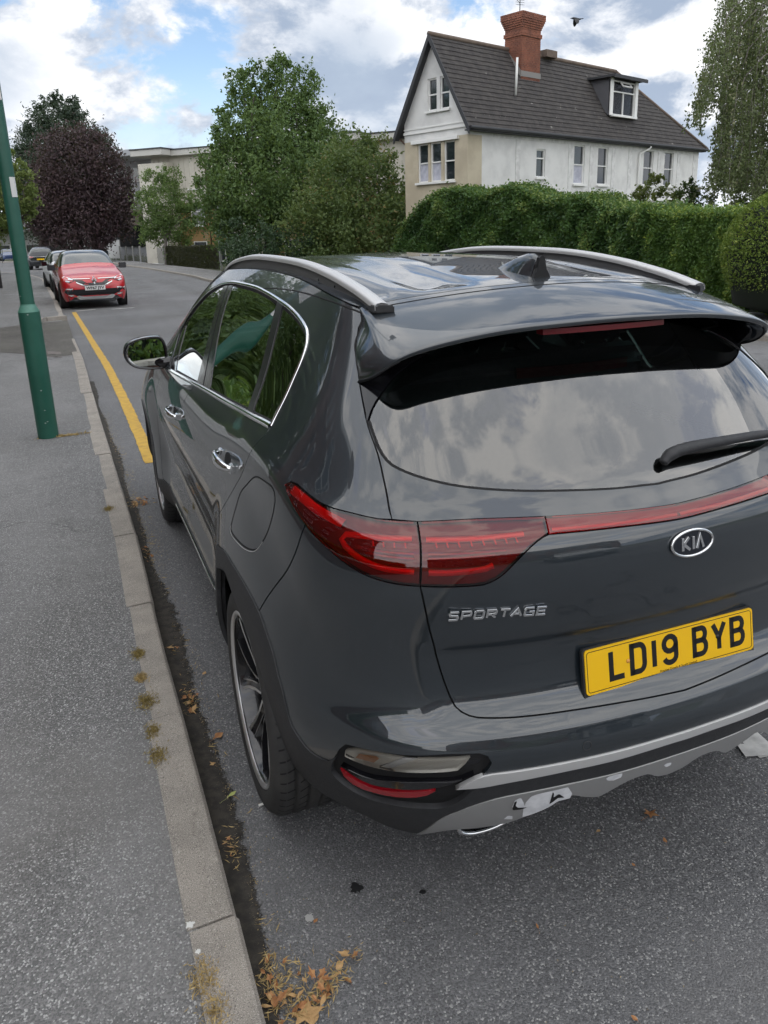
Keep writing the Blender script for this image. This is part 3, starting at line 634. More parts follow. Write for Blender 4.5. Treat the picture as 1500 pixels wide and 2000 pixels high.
    panel('sill_cladding', loop(R_(sill[:-1])[0:0]+sill, ('straight', [sill[-1], outb[1], outb[0]]), ('straight', [outb[0], (11, .05), (13, .05), fr_in[-1]]), ('straight', [fr_in[-1], fr_in[0], sill[0]])), M_PLASTIC, car, off=.003, depth=.03, grid=.04)
    ribbon('sill_trim', [[(a, b-.18) for a, b in sill[1:]]], .016, M_CHROME, car, off=.004, high=.004)
    # front wheel-arch lip
    fo = [(3.53+.425*math.cos(rad(a)), .36+.425*math.sin(rad(a))) for a in range(185, -6, -10)]; fi = [(3.53+.380*math.cos(rad(a)), .36+.380*math.sin(rad(a))) for a in range(185, -6, -10)]
    fo = yz(*fo, u0=14.5, v0=4); fi = yz(*fi, u0=14.5, v0=4)
    panel('wheel_arch_lip', loop(fo, [fo[-1], fi[-1]], R_(fi), [fi[0], fo[0]]), M_PLASTIC, car, off=.004, gap=.001, depth=.03, shell=False)
    # ---- side windows
    low, top = U['dlo_low'], U['dlo_top']
    g1 = loop(low[:2]+[U['bp_l'][0]], U['bp_l'], [U['bp_l'][-1]]+top[9:])
    g2 = loop([U['bp_r'][0]]+low[3:4]+[U['bar_l'][0]], U['bar_l'], [U['bar_l'][-1]]+top[5:8]+[U['bp_r'][-1]], R_(U['bp_r']))
    g3 = loop([U['bar_r'][0]]+low[5:], U['dlo_rear'], top[:5]+[U['bar_r'][-1]], R_(U['bar_r']))
    panel('front_window', g1, M_GLASS, fd, gap=.016, off=-.006, depth=.004, grid=.04, shell=False)
    panel('rear_window', g2, M_GLASSDK, rd, gap=.014, off=-.006, depth=.004, grid=.04, shell=False)
    panel('quarter_window', g3, M_GLASSDK, rd, gap=.014, off=-.006, depth=.004, grid=.04, shell=False)
    panel('window_pillar', loop(U['bp_l'], ('straight', [U['bp_l'][-1], U['bp_r'][-1]]), R_(U['bp_r']), ('straight', [U['bp_r'][0], U['bp_l'][0]])), pmat('pillar_film', (.035, .033, .038), .22, 0, .3), car, gap=-.012, off=-.004, depth=.01, grid=.04, shell=False)
    bseam2 = [tuple((np.array(a)+np.array(b))/2) for a, b in zip(U['bp_l'], U['bp_r'])]
    ribbon('pillar_gap', [bseam2], .007, M_VOID, car, off=-.0035, high=.0008)
    panel('window_bar', loop(U['bar_l'], ('straight', [U['bar_l'][-1], U['bar_r'][-1]]), R_(U['bar_r']), ('straight', [U['bar_r'][0], U['bar_l'][0]])), pmat('bar_black', (.02, .02, .022), .3), rd, gap=-.008, off=-.003, depth=.008, grid=.03, shell=False)
    panel('mirror_sail', loop(('straight', [low[0], low[1], U['mir_tri'][0]]), U['mir_tri'], ('straight', [U['mir_tri'][-1], top[-4], top[-2], low[0]])), M_BLACK, fd, gap=.010, off=-.003, depth=.006, grid=.03, shell=False)
    whole = low+U['dlo_rear'][1:]
    ribbon('window_seal', [low, U['dlo_rear'], top], .038, M_VOID, car, off=-.007, high=.004)
    ribbon('window_trim', [low], .020, M_CHROME, car, off=.002, high=.006)
    ribbon('window_trim', [U['dlo_rear']+top[1:14]], .015, M_CHROME, car, off=.001, high=.004)
    # ---- grooves
    ribbon('body_seam', [U['body_seam']+[U['tg_up'][2]]], .005, M_VOID, car, off=.0004, high=.0006)
    flap = ribbon('fuel_flap', [U['fuel']], .0045, M_VOID, qp[0], off=.0004, high=.0006, both=False, step=.012)
    ribbon('fuel_flap_edge', [[(a+.012, b-.05) for a, b in U['fuel'][9:15]]], .003, M_ALLOY, flap[0], off=.0006, high=.0006, both=False, step=.012)
    # ---- tail lamps
    lo_ = loop(U['lamp_o_top'], U['lamp_seam'], U['lamp_o_bot'], step=.012); li_ = loop(U['lamp_i_top'], U['lamp_i_end'], U['lamp_i_bot'], R_(U['lamp_seam']), step=.012)
    tl = []
    for nm, lp in (('outer', lo_), ('inner', li_)):
        lens = panel('tail_lamp', lp, M_LENS, car, gap=.0022, off=.003, depth=.022, grid=.018)
        panel('lamp_bowl', lp, M_REDDK, lens, gap=.003, off=-.008, depth=0, grid=.02, shell=False)
        tl.append(lens)
    # bright C-shaped guides, one turning through both halves, and the row of small diodes
    seam = U['lamp_seam']
    cg_o = [(3.55, 9.05), (4.2, 9.02), (4.9, 9.0), (5.15, 8.85), (5.12, 8.55), (4.75, 8.2), (4.2, 7.98), (3.55, 7.92)]
    cg_i = [(3.30, 9.0), (2.6, 8.95), (1.95, 8.95)]; cg_j = [(3.30, 7.90), (2.9, 7.88), (2.5, 7.92), (2.38, 8.0)]
    ribbon('light_guide', [cg_o], .015, M_REDBRT, tl[0], off=-.005, high=.004)
    ribbon('light_guide', [cg_i, cg_j], .015, M_REDBRT, tl[1], off=-.005, high=.004)
    ribbon('light_guide', [[(6.75, 9.35), (6.2, 9.5), (5.6, 9.48), (5.1, 9.35)]], .022, M_REDBRT, tl[0], off=-.005, high=.003)
    ribbon('reflector_band', [[(3.3, 8.45), (2.9, 8.43), (2.2, 8.42)], [(3.3, 8.30), (2.9, 8.29), (2.35, 8.30)]], .010, pmat('red_mid', (.30, .008, .014), .2, .4), tl[1], off=-.006, high=.003)
    ribbon('reflector_band', [[(3.55, 8.47), (4.2, 8.49), (4.8, 8.55)], [(3.55, 8.30), (4.2, 8.34), (4.6, 8.40)]], .010, MATS['red_mid'], tl[0], off=-.006, high=.003)
    dio = [[(a, 8.86), (a-.01, 8.66)] for a in (3.15, 2.98, 2.81, 2.64, 2.48, 2.33, 2.19, 2.06)]
    ribbon('diode', dio, .005, M_REDBRT, tl[1], off=-.004, high=.003, n=3)
    ribbon('diode', [[(a, 8.86), (a-.01, 8.66)] for a in (3.7, 3.92, 4.15, 4.38)], .005, M_REDBRT, tl[0], off=-.004, high=.003, n=3)
    barp = loop(U['bar_top'][:-1]+[(0.0, U['bar_top'][-1][1])], step=.02); barq = loop(R_(U['bar_bot'][:-1]+[(0.0, U['bar_bot'][-1][1])]), step=.02)
    ring = np.vstack([barq[:-1], barq[-1:], barp]); ring[0, 0] = 0; ring[-1, 0] = 0
    full = np.vstack([ring, [(-a, b) for a, b in ring[::-1][1:-1]]])
    lb = panel('light_bar', full, M_LENS, car, both=False, gap=.0015, off=.004, depth=.016, grid=.015)[0]
    panel('bar_bowl', full, M_REDREF, lb, both=False, gap=.002, off=-.004, depth=0, grid=.02, shell=False)
    midl = [(a, (b+c)/2-.05) for (a, b), (_, c) in zip(U['bar_top'][1:], U['bar_bot'][1:])]
    ribbon('light_guide', [[(1.6, 8.98), (.85, 8.85), (0.02, 8.78)]], .010, M_REDBRT, lb, off=-.003, high=.003)
    return dict(rear_door=rd, front_door=fd, wing=qp, tailgate=tgate, bumper=bump, skid=skid, rear_window=rw)
PAN = build_body()
# dark backing that closes the shut lines
mesh_obj('inner_shell', np.vstack(SHELL[0]), SHELL[1], M_VOID, car, True)

# ---- roof, spoiler and the bolt-on pieces
def roof_edge():
    u = np.linspace(6.05, 17.15, 60); p = S0(u, np.full_like(u, 13.99)); return p
def build_roof():
    E = roof_edge(); T = np.linspace(-1, 1, 61); V = []
    for i, e in enumerate(E):
        s = i/(len(E)-1); xe, ye, ze = abs(e[0]), e[1], e[2]
        a = (1-sst(0, .22, s)); b = sst(.8, 1, s)
        for t in T:
            k = 1-t*t; x = t*xe; y = ye-.085*k*a+.13*k*b; z = ze+.046*k
            ax = abs(x); ends = sst(.03, .10, s)*(1-sst(.88, .96, s))
            z += ends*(-.007*sst(.205, .245, ax)*(1-sst(.36, .395, ax))+.003*math.exp(-((ax-.44)/.03)**2)-.012*sst(.455, .47, ax)*(1-sst(.505, .52, ax)))
            V.append((x, y, z))
    n = len(T); F = [(i*n+j, i*n+j+1, (i+1)*n+j+1, (i+1)*n+j) for i in range(len(E)-1) for j in range(n-1)]
    o = mesh_obj('roof_panel', V, F, M_PAINT, car, True)
    mb = MB()
    for s in (-1, 1): mb.tube([(s*.412, y, float(np.interp(y, E[:, 1], E[:, 2]))+.0145) for y in np.linspace(.74, 2.6, 24)], .004, 6)
    mb.build('roof_moulding', M_VOID, o, True)
    V2 = [(x, y, z-.05) for x, y, z in V]; mesh_obj('roof_lining', V2, [f[::-1] for f in F], M_LINER, car, True)
    return E
RE = build_roof()
def roof_z(x, y):
    xe = np.interp(y, RE[:, 1], -RE[:, 0]); return float(np.interp(y, RE[:, 1], RE[:, 2])+.046*(1-(x/xe)**2))
def build_spoiler():
    # front edge follows the roof's rear edge and the flank seam; the lip follows the photograph
    e0 = RE[0]; seam = []
    for x in (0, -.15, -.30, -.44, -.53): t = x/abs(e0[0]); k = 1-t*t; seam.append((x, e0[1]-.085*k-.006, e0[2]+.046*k))
    flank = [(e0[0]-.001, e0[1]+.004, e0[2]-.004)]+[tuple(S0(u_, v_)+np.array([-.002, -.004, 0])) for u_, v_ in (U['tg_up'][1], U['tg_up'][3], U['tg_up'][4])]
    seam = seam+flank; tipP = S0(*U['tg_up'][5]); tipP = (tipP[0]-.002, tipP[1]-.008, 1.394); seam.append(tipP)
    lip = [(0, .396, 1.515), (-.15, .397, 1.513), (-.30, .401, 1.507), (-.44, .410, 1.491), (-.53, .422, 1.473), (-.575, .434, 1.457), (-.600, .452, 1.440), (-.617, .482, 1.419), (-.627, .525, 1.401), (-.6335, .566, 1.390)]
    tuck = [(0, .60, 1.500), (-.15, .60, 1.499), (-.30, .598, 1.494), (-.44, .592, 1.480), (-.53, .585, 1.455), (-.575, .58, 1.438), (-.590, .575, 1.422), (-.600, .572, 1.405), (-.608, .570, 1.393), (-.618, .575, 1.385)]
    st = []
    for i in range(10):
        a, l, t = map(np.array, (seam[i], lip[i], tuck[i])); k = i/9; bulge = np.array([-.010*min(1, k*1.4), 0, .008*(1-k*.6)])*(1 if i < 9 else 0)
        out_ = (l-a)/(np.linalg.norm(l-a)+1e-6)
        st.append([a, a+(l-a)*.30+bulge*.9, a+(l-a)*.62+bulge, a+(l-a)*.88+bulge*.55, l, l+out_*.003+np.array([0, 0, -.006]), l+np.array([.002, .008, -.014]), l*.6+t*.4+np.array([0, 0, -.004]), t])
    st = np.array(st)[::-1]; m = st[::-1][1:].copy(); m[..., 0] *= -1
    c = np.concatenate([st, m])
    V, F = grid_patch('s', c, 133, 37, None, None)
    o = mesh_obj('rear_spoiler', V, [f[::-1] for f in F], M_PAINT, car, True)
    under = np.stack([c[:, 7]+[0, 0, -.003], c[:, 8]+[0, -.002, -.003], c[:, 8]+[0, .05, .02]], 1)
    V, F = grid_patch('u', under, 81, 9, None, None); mesh_obj('spoiler_lining', V, F, M_BLACK, o, True)
    mb = MB(); L = np.linspace(-.19, .19, 11)
    pr = [(x, .412+.04*(x/.4)**2, 1.492-.02*(x/.3)**2) for x in L]
    mb2 = MB()
    mb2.prism([(p[0], p[1]) for p in pr]+[(p[0], p[1]+.03) for p in pr[::-1]], 'z', 1.480, 1.494)
    mb2.build('high_brake_light', pmat('dim_red', (.13, .006, .010), .25, 0, .4), o)
    # fold line parallel to the seam
    n_ = len(c); ev = lambda q, n, cut: np.stack([pch(np.arange(len(q)), q[:, k], np.linspace(cut, len(q)-1-cut, n)) for k in range(3)], -1)
    mb3 = MB(); q = c[4:-4, 0]*.62+c[4:-4, 1]*.38; mb3.tube([tuple(p) for p in ev(q, 80, .3)+np.array([0, 0, .0004])], .0016, 5); mb3.build('spoiler_seam', M_VOID, o, True)
    mb4 = MB(); mb4.tube([tuple(p) for p in ev(c[:, 0], 140, 0)+np.array([0, .003, -.0025])], .0034, 6); mb4.build('shut_line', M_VOID, o, True)
    mb5 = MB(); mb5.tube([tuple(p) for p in ev(c[:5, 6], 40, 0)]+[], .003, 6); mb5.tube([tuple(p) for p in ev(c[-5:, 6], 40, 0)], .003, 6); mb5.build('spoiler_gap', M_VOID, o, True)
    return o
spoiler = build_spoiler()
def build_rails():
    ys = [.655, .70, .80, .92, 1.05, 1.3, 1.6, 2.0, 2.3, 2.5, 2.66, 2.76, 2.80]
    zt = [1.556, 1.567, 1.588, 1.607, 1.624, 1.645, 1.653, 1.652, 1.636, 1.617, 1.592, 1.568, 1.556]
    t = np.linspace(0, 12, 70); Y = pch(range(13), ys, t); Z = pch(range(13), zt, t)
    for s in (-1, 1):
        V = []; W = []
        for y, z in zip(Y, Z):
            x = .530+.010*math.sin(math.pi*(y-.65)/2.15); w = .020; zb = min(z-.012, float(np.interp(y, RE[:, 1], RE[:, 2]))-.012)
            for dx, dz in ((-w, -.014), (-w*1.02, -.004), (-w*.75, .003), (0, .006), (w*.75, .003), (w*1.02, -.004), (w, -.014)): V.append((s*(x+dx), y, z+dz))
            W += [(s*(x+w*.55), y, z-.012), (s*(x+w*.75), y, zb), (s*(x-w*.75), y, zb), (s*(x-w*.55), y, z-.012)]
        F = [(i*7+j, i*7+j+1, (i+1)*7+j+1, (i+1)*7+j) for i in range(len(Y)-1) for j in range(6)]+[tuple(range(7)), tuple(range((len(Y)-1)*7, len(Y)*7))]
        r = mesh_obj('roof_rail', V, F if s < 0 else [f[::-1] for f in F], M_SATIN, car, True)
        F = [(i*4+j, i*4+j+1, (i+1)*4+j+1, (i+1)*4+j) for i in range(len(Y)-1) for j in range(3)]
        mesh_obj('rail_web', W, F, pmat('rail_grey', (.13, .13, .135), .5, .2), r, False)
        mb = MB(); mb.prism([(s*.505, .628), (s*.556, .660), (s*.552, .70), (s*.508, .70)], 'z', 1.535, 1.5555); mb.build('rail_foot', M_PLASTIC, r, bevel=.003)
        mb = MB(); mb.tube([(s*.55, .98, 1.585), (s*.552, .98, 1.585)], .004, 6); mb.tube([(s*.55, 1.14, 1.597), (s*.552, 1.14, 1.597)], .004, 6); mb.build('screw_hole', M_VOID, r)
build_rails()
def build_fin():
    zb = roof_z(0, .80)
    prof = [(.727, .0), (.742, .066), (.762, .072), (.80, .066), (.86, .048), (.92, .024), (.975, .0)]
    V = []; 
    for y, h in prof:
        wb = .030*(1-((y-.73)/.25)**2)**.5 if y < .97 else .004
        if y == .727: wb = .036
        for k in range(9):
            a = -1+k/4; h2 = h*(1-abs(a)**1.6) if h else 0; x = math.copysign(abs(a)**.75, a)*wb*(1-.45*(h2/.08)) if h else a*wb
            V.append((x, y, roof_z(x, y)-.001+h2))
    F = [(i*9+j, i*9+j+1, (i+1)*9+j+1, (i+1)*9+j) for i in range(len(prof)-1) for j in range(8)]+[tuple(range(9))]
    o = mesh_obj('aerial_fin', V, F, None, car, True, mats=[M_PAINT, M_BLACK], midx=[1 if i < 8 else 0 for i in range(len(F)-1)]+[1])
    zr = roof_z(0, .73); mb = MB(); mb.prism([(-.033, zr), (.033, zr), (.026, zr+.012), (.014, zr+.034), (.009, zr+.062), (.004, zr+.068), (-.004, zr+.068), (-.009, zr+.062), (-.014, zr+.034), (-.026, zr+.012)], 'y', .7225, .738); mb.build('fin_back', pmat('fin_black', (.004, .004, .005), .6), o)
    mb = MB(); mb.prism([(-.038, .722), (.038, .722), (.03, .86), (0, .985), (-.03, .86)], 'z', roof_z(0, .8)-.006, roof_z(0, .73)-.0005); mb.build('fin_base', M_PLASTIC, o, bevel=.002)
    return o
build_fin()

def text_mesh(name, body, size, mat, parent, M, extrude=.001, shear=0.0, spacing=1.0, align='CENTER', bold=0.0, sx=1.0):
    c = bpy.data.curves.new(name, 'FONT'); c.body = body; c.size = size; c.extrude = extrude; c.shear = shear; c.space_character = spacing; c.align_x = align; c.align_y = 'CENTER'; c.offset = bold; c.resolution_u = 3
    t = bpy.data.objects.new(name, c); COL.objects.link(t); bpy.context.view_layer.update()
    me = bpy.data.meshes.new_from_object(t.evaluated_get(bpy.context.evaluated_depsgraph_get())); bpy.data.objects.remove(t); bpy.data.curves.remove(c)
    me.name = name; me.transform(M @ Matrix.Diagonal((sx, 1, 1, 1))); me.materials.clear(); me.materials.append(mat)
    o = bpy.data.objects.new(name, me); COL.objects.link(o); o.parent = parent; return o
def frame_at(u, v, off=0.0, roll=0.0):
    """local frame lying on the body: x to the reader's right, y up, z out"""
    p, n, su, sv = Sf(u, v, True); n = Vector(n); z = n; x = Vector((0, 0, 1)).cross(z).normalized(); y = z.cross(x)
    M = Matrix((x, y, z)).transposed().to_4x4(); M.translation = Vector(p)+n*off; return M @ Matrix.Rotation(roll, 4, 'Z')
def stroke(mb, pts, w, z0, z1, M, closed=False, m=0):
    """flat pen stroke of constant width, mitred"""
    P = [np.array(p, float) for p in pts]; n = len(P); L = []; Rr = []
    for i in range(n):
        a = P[i-1] if (i > 0 or closed) else None; b = P[(i+1) % n] if (i < n-1 or closed) else None
        d1 = (P[i]-a)/np.linalg.norm(P[i]-a) if a is not None else None; d2 = (b-P[i])/np.linalg.norm(b-P[i]) if b is not None else None
        if d1 is None: d1 = d2
        if d2 is None: d2 = d1
        t = d1+d2; t /= np.linalg.norm(t); nn = np.array([-t[1], t[0]]); k = 1/max(.45, nn@np.array([-d1[1], d1[0]]))
        L.append(P[i]+nn*w/2*k); Rr.append(P[i]-nn*w/2*k)
    V = [M @ Vector((*p, z1)) for p in L+Rr]+[M @ Vector((*p, z0)) for p in L+Rr]; F = []; e = n if closed else n-1
    for i in range(e):
        j = (i+1) % n; F += [(i, n+i, n+j, j), (i, j, 2*n+j, 2*n+i), (n+i, 3*n+i, 3*n+j, n+j)]
    if not closed: F += [(0, 2*n, 3*n, n), (n-1, 2*n-1, 4*n-1, 3*n-1)]
    mb.add(V, F, m)
def arc(cx, cy, rx, ry, a0, a1, n=7): return [(cx+rx*math.cos(rad(a0+(a1-a0)*i/n)), cy+ry*math.sin(rad(a0+(a1-a0)*i/n))) for i in range(n+1)]
def plate_glyph(ch, W, H):
    if ch == 'L': return [([(0, H), (0, 0), (W, 0)], False)]
    if ch == 'D': return [([(0, 0), (0, H)]+[(W*.55, H)]+arc(W*.6, H*.72, W*.4, H*.28, 80, 0)+arc(W*.6, H*.28, W*.4, H*.28, 0, -80)+[(W*.55, 0)], True), ([(-.06*W, H), (.2*W, H)], False), ([(-.06*W, 0), (.2*W, 0)], False)]
    if ch == '1': return [([(W*.5, H+.0), (W*.5, 0)], False)]
    if ch == '9': return [(arc(W*.5, H*.72, W*.5, H*.28, 0, 345, 14), True), ([(W, H*.72), (W, H*.26)]+arc(W*.5, H*.24, W*.5, H*.24, 0, -165, 9)[1:], False)]
    if ch == 'B': return [([(0, 0), (0, H)]+[(W*.6, H)]+arc(W*.62, H*.77, W*.33, H*.23, 80, -75)+arc(W*.62, H*.27, W*.38, H*.27, 75, -85)+[(W*.6, 0)], True), ([(0, H*.53), (W*.7, H*.53)], False), ([(-.06*W, H), (.2*W, H)], False), ([(-.06*W, 0), (.2*W, 0)], False)]
    if ch == 'Y': return [([(0, H), (W*.5, H*.45), (W, H)], False), ([(W*.5, H*.47), (W*.5, 0)], False)]
    return []
def rounded_rect(w, h, r, n=5):
    out = []
    for cx, cy, a in ((w/2-r, h/2-r, 0), (-w/2+r, h/2-r, 90), (-w/2+r, -h/2+r, 180), (w/2-r, -h/2+r, 270)): out += arc(cx, cy, r, r, a, a+90, n)
    return out
def place_px(px, py):
    """uv of the body point the photograph shows at this pixel (Newton from the rear centre)"""
    best = None
    for v in np.linspace(4.9, 9.3, 45):
        for u in np.linspace(-1.5, 3.2, 48):
            p = S0(u, v); d = p-CAM; z = d@_f; e = (PPX+FPX*(d@_r)/z-px)**2+(PPY-FPX*(d@_u)/z-py)**2
            if best is None or e < best[0]: best = (e, u, v)
    return best[1], best[2]
def build_badges():
    tg = PAN['tailgate']
    # number plate: its own plane, a few millimetres proud of the skin
    ang = .174; Mp = Matrix.Translation((0, .096, .724)) @ Matrix.Rotation(math.pi/2-ang, 4, 'X')
    mb = MB(); mb.prism(rounded_rect(.53, .128, .008), 'z', -.012, -.002, M=Mp @ Matrix.Translation((0, -.006, 0)))
    holder = mb.build('plate_holder', M_PLASTIC, tg, bevel=.001)
    mb = MB(); mb.prism(rounded_rect(.52, .111, .010), 'z', -.002, .001, M=Mp); plate = mb.build('number_plate', M_YELLOW, holder)
    mb = MB(); stroke(mb, rounded_rect(.508, .099, .007), .0016, .0008, .0014, Mp, True)
    x = -.186; H, W, w = .066, .037, .0135
    for ch in 'LD19 BYB':
        if ch == ' ': x += .034; continue
        cw = .012 if ch == '1' else W
        for pts, cl in plate_glyph(ch, cw, H): stroke(mb, [(x+p[0], p[1]-H/2+.004) for p in pts], w, .0008, .0016, Mp, cl)
        x += cw+w+.0105
    mb.build('plate_lettering', M_INK, holder)
    text_mesh('plate_small_print', 'Prestige Diesels & Sports Limited', .0085, M_INK, holder, Mp @ Matrix.Translation((0.015, -.0455, .0012)), .0002)
    text_mesh('dealer_print', 'www.prestigedieselsportsmouth.co.uk 02392 177424', .0105, M_WHITEP, holder, Mp @ Matrix.Translation((0.03, -.0632, -.0012)), .0002, spacing=1.05)
    mb = MB(); mb.lathe([(0, .0032), (.004, .003), (.0055, .001)], 12, Mp @ Matrix.Translation((-.137, .004, .001))); mb.build('plate_screw', pmat('amber_cap', (.65, .30, .05), .4), holder, True)
    mb = MB(); mb.lathe([(0, .0032), (.004, .003), (.0055, .001)], 12, Mp @ Matrix.Translation((.141, .004, .001))); mb.build('plate_screw', M_INK, holder, True)
    # oval badge
    u, v = place_px(1345, 1058); M = frame_at(u, v, .001)
    mb = MB(); n = 40
    ov = [(.062*math.cos(2*math.pi*i/n), .0315*math.sin(2*math.pi*i/n)) for i in range(n)]
    mb.prism([(a*.93, b*.90) for a, b in ov], 'z', -.004, .003, M=M); oval = mb.build('oval_badge', pmat('badge_navy', (.006, .009, .016), .2, 0, .5), tg)
    mb = MB(); mb.tube([M @ Vector((a, b, .003)) for a, b in ov+ov[:1]], .0036, 8, cap=False); mb.build('badge_rim', M_CHROME, oval, True)
    mb = MB(); h = .0155
    for pts in ([(-.030, h), (-.030, -h)], [(-.0115, h), (-.027, 0), (-.0085, -h)], [(0.002, h), (0.002, -h)], [(.013, -h), (.0225, h), (.0325, -h)]): stroke(mb, pts, .0072, .002, .0058, M)
    mb.build('badge_letters', M_CHROME, oval, bevel=.0006)
    # model name
    ul, vl = place_px(880, 1206); ur, vr = place_px(1079, 1195)
    pa = Vector(S0(ul, vl)); pb = Vector(S0(ur, vr)); u, v = place_px(980, 1202); M = frame_at(u, v, .0006)
    wd = (pb-pa).length; xax = (pb-pa).normalized(); zax = M.col[2].to_3d(); yax = zax.cross(xax).normalized(); zax = xax.cross(yax)
    M2 = Matrix((xax, yax, zax)).transposed().to_4x4(); M2.translation = M.translation
    H = .0185; w = .0052; cw = wd/8.15; mb = MB(); x = -wd/2+.004; cl = cw*.70
    G = {'S': [[(1, 1), (.1, 1), (0, .8), (.1, .56), (.9, .5), (1, .3), (.9, 0), (0, 0)]], 'P': [[(0, 0), (0, 1), (.9, 1), (1, .8), (.95, .5), (.1, .42)]], 'O': [[(.1, 1), (.9, 1), (1, .85), (1, .15), (.9, 0), (.1, 0), (0, .15), (0, .85), (.1, 1.)]],
         'R': [[(0, 0), (0, 1), (.9, 1), (1, .8), (.95, .52), (.1, .42)], [(.45, .45), (1, 0)]], 'T': [[(0, 1), (1.1, 1)], [(.5, 1), (.5, 0)]], 'A': [[(-.1, 0), (.55, 1), (1.05, 0)], [(.2, .32), (.9, .32)]],
         'G': [[(1, 1), (.1, 1), (0, .8), (0, .15), (.1, 0), (1, 0), (1, .48), (.5, .48)]], 'E': [[(1, 1), (0, 1), (0, 0), (1, 0)], [(0, .5), (.9, .5)]]}
    for i, ch in enumerate('SPORTAGE'):
        for pts in G[ch]: stroke(mb, [(x+i*cw+p[0]*cl+.25*p[1]*H*.5, (p[1]-.5)*H) for p in pts], w, 0, .0035, M2)
    mb.build('model_name', M_CHROME, tg, bevel=.0006)
build_badges()
def build_small():
    # parking sensor ring
    bp = PAN['bumper']
    for px, py in ((1146, 1458),):
        u, v = min(((u, v) for u in np.linspace(.8, 2.2, 40) for v in np.linspace(2.8, 4.4, 30)), key=lambda q: (lambda d: (PPX+FPX*(d@_r)/(d@_f)-px)**2+(PPY-FPX*(d@_u)/(d@_f)-py)**2)(S0(*q)-CAM))
        for s in (1, -1):
            M = frame_at(s*u, v, .0003); mb = MB(); mb.lathe([(.0098, .0), (.0104, .0008), (.0114, .0008), (.012, 0)], 24, M); mb.build('parking_sensor', M_PLASTIC, bp, True)
    # wiper
    mb = MB()
    def gp(px, py, off): 
        best = min(((u, v) for u in np.linspace(-3.2, 0.2, 60) for v in np.linspace(9.6, 11.6, 40)), key=lambda q: (lambda d: (PPX+FPX*(d@_r)/(d@_f)-px)**2+(PPY-FPX*(d@_u)/(d@_f)-py)**2)(S0(*q)-CAM))
        p, n, _, _ = Sf(best[0], best[1], True); return Vector(p)+Vector(n)*off
    arm = [gp(1288, 908, .010), gp(1300, 898, .020), gp(1330, 886, .028), gp(1400, 871, .030), gp(1500, 855, .026)]
    d = (arm[-1]-arm[-2]).normalized(); arm.append(arm[-1]+d*.16-Vector((0, -.01, .02)))
    P = np.array([tuple(a) for a in arm]); t = np.linspace(0, 5, 30); Q = np.stack([pch(range(6), P[:, k], t) for k in range(3)], -1)
    mb.tube([tuple(q) for q in Q], list(np.interp(t, [0, .5, 1, 2, 4, 5], [.011, .013, .0165, .0155, .011, .007])), 10)
    w = mb.build('rear_wiper', M_PLASTIC, car, True)
    mb = MB(); a = Vector(Q[11]); b = Vector(Q[-1]); off = Vector((0, .012, -.016))
    mb.tube([a+off, b+off+(b-a)*.15], .006, 6); mb.build('wiper_blade', M_RUBBER, w, True)
    # tail pipe finisher
    M = Matrix.Translation((-.452, .215, .292)) @ Matrix.Rotation(rad(90), 4, 'X') @ Matrix.Scale(.36, 4, (0, 1, 0))
    mb = MB(); mb.lathe([(.082, -.10), (.086, .0), (.090, .012), (.084, .016), (.077, .008), (.074, -.10)], 36, M); p = mb.build('exhaust_trim', M_CHROME, PAN['skid'], True)
    mb = MB(); mb.lathe([(0, -.05), (.075, -.05)], 24, M); mb.build('exhaust_mouth', M_VOID, p)
    # door handles
    for (px, py), door in (((445, 899), PAN['rear_door']), ((341, 806), PAN['front_door'])):
        u, v = min(((u, v) for u in np.linspace(7, 14.5, 90) for v in np.linspace(6.2, 9.2, 50)), key=lambda q: (lambda d: (PPX+FPX*(d@_r)/(d@_f)-px)**2+(PPY-FPX*(d@_u)/(d@_f)-py)**2)(S0(*q)-CAM))
        p, n, _, _ = Sf(u, v, True); n = Vector(n); 
        for s, dr in ((1, door[0]), (-1, door[1])):
            nn = Vector((n.x*s, n.y, n.z)); yv = Vector((0, 1, 0)); yv = (yv-nn*yv.dot(nn)).normalized(); up = nn.cross(yv) if s < 0 else yv.cross(nn); up = up if up.z > 0 else -up
            M = Matrix((yv, up, nn)).transposed().to_4x4(); M.translation = Vector((p[0]*s, p[1], p[2]))
            mb = MB(); V = []; K = 17
            for i in range(K):
                t = -1+2*i/(K-1); x = t*.108; hh = .0175*(1-.55*abs(t)**3); zz = .010+.030*(1-t*t)**.6; th = .008
                for k in range(8):
                    a = 2*math.pi*k/8; V.append(M @ Vector((x, hh*math.cos(a), zz+th*math.sin(a)*(1+.2*math.cos(a)))))
            F = [(i*8+k, i*8+(k+1) % 8, (i+1)*8+(k+1) % 8, (i+1)*8+k) for i in range(K-1) for k in range(8)]+[tuple(range(8))[::-1], tuple(range((K-1)*8, K*8))]
            mb.add(V, F); h = mb.build('door_handle', M_CHROME, dr, True)
            mb = MB(); prof = [(.045*math.cos(a), .026*math.sin(a)) for a in np.linspace(0, 2*math.pi, 17)[:-1]]
            mb.prism(prof, 'z', -.002, .0012, M=M); mb.build('handle_cup', M_VOID, h)
            mb = MB(); mb.box((-.098, 0, .006), (.035, .03, .014), M=M); mb.box((.098, 0, .006), (.035, .028, .014), M=M); mb.build('handle_foot', M_CHROME, h, bevel=.003)
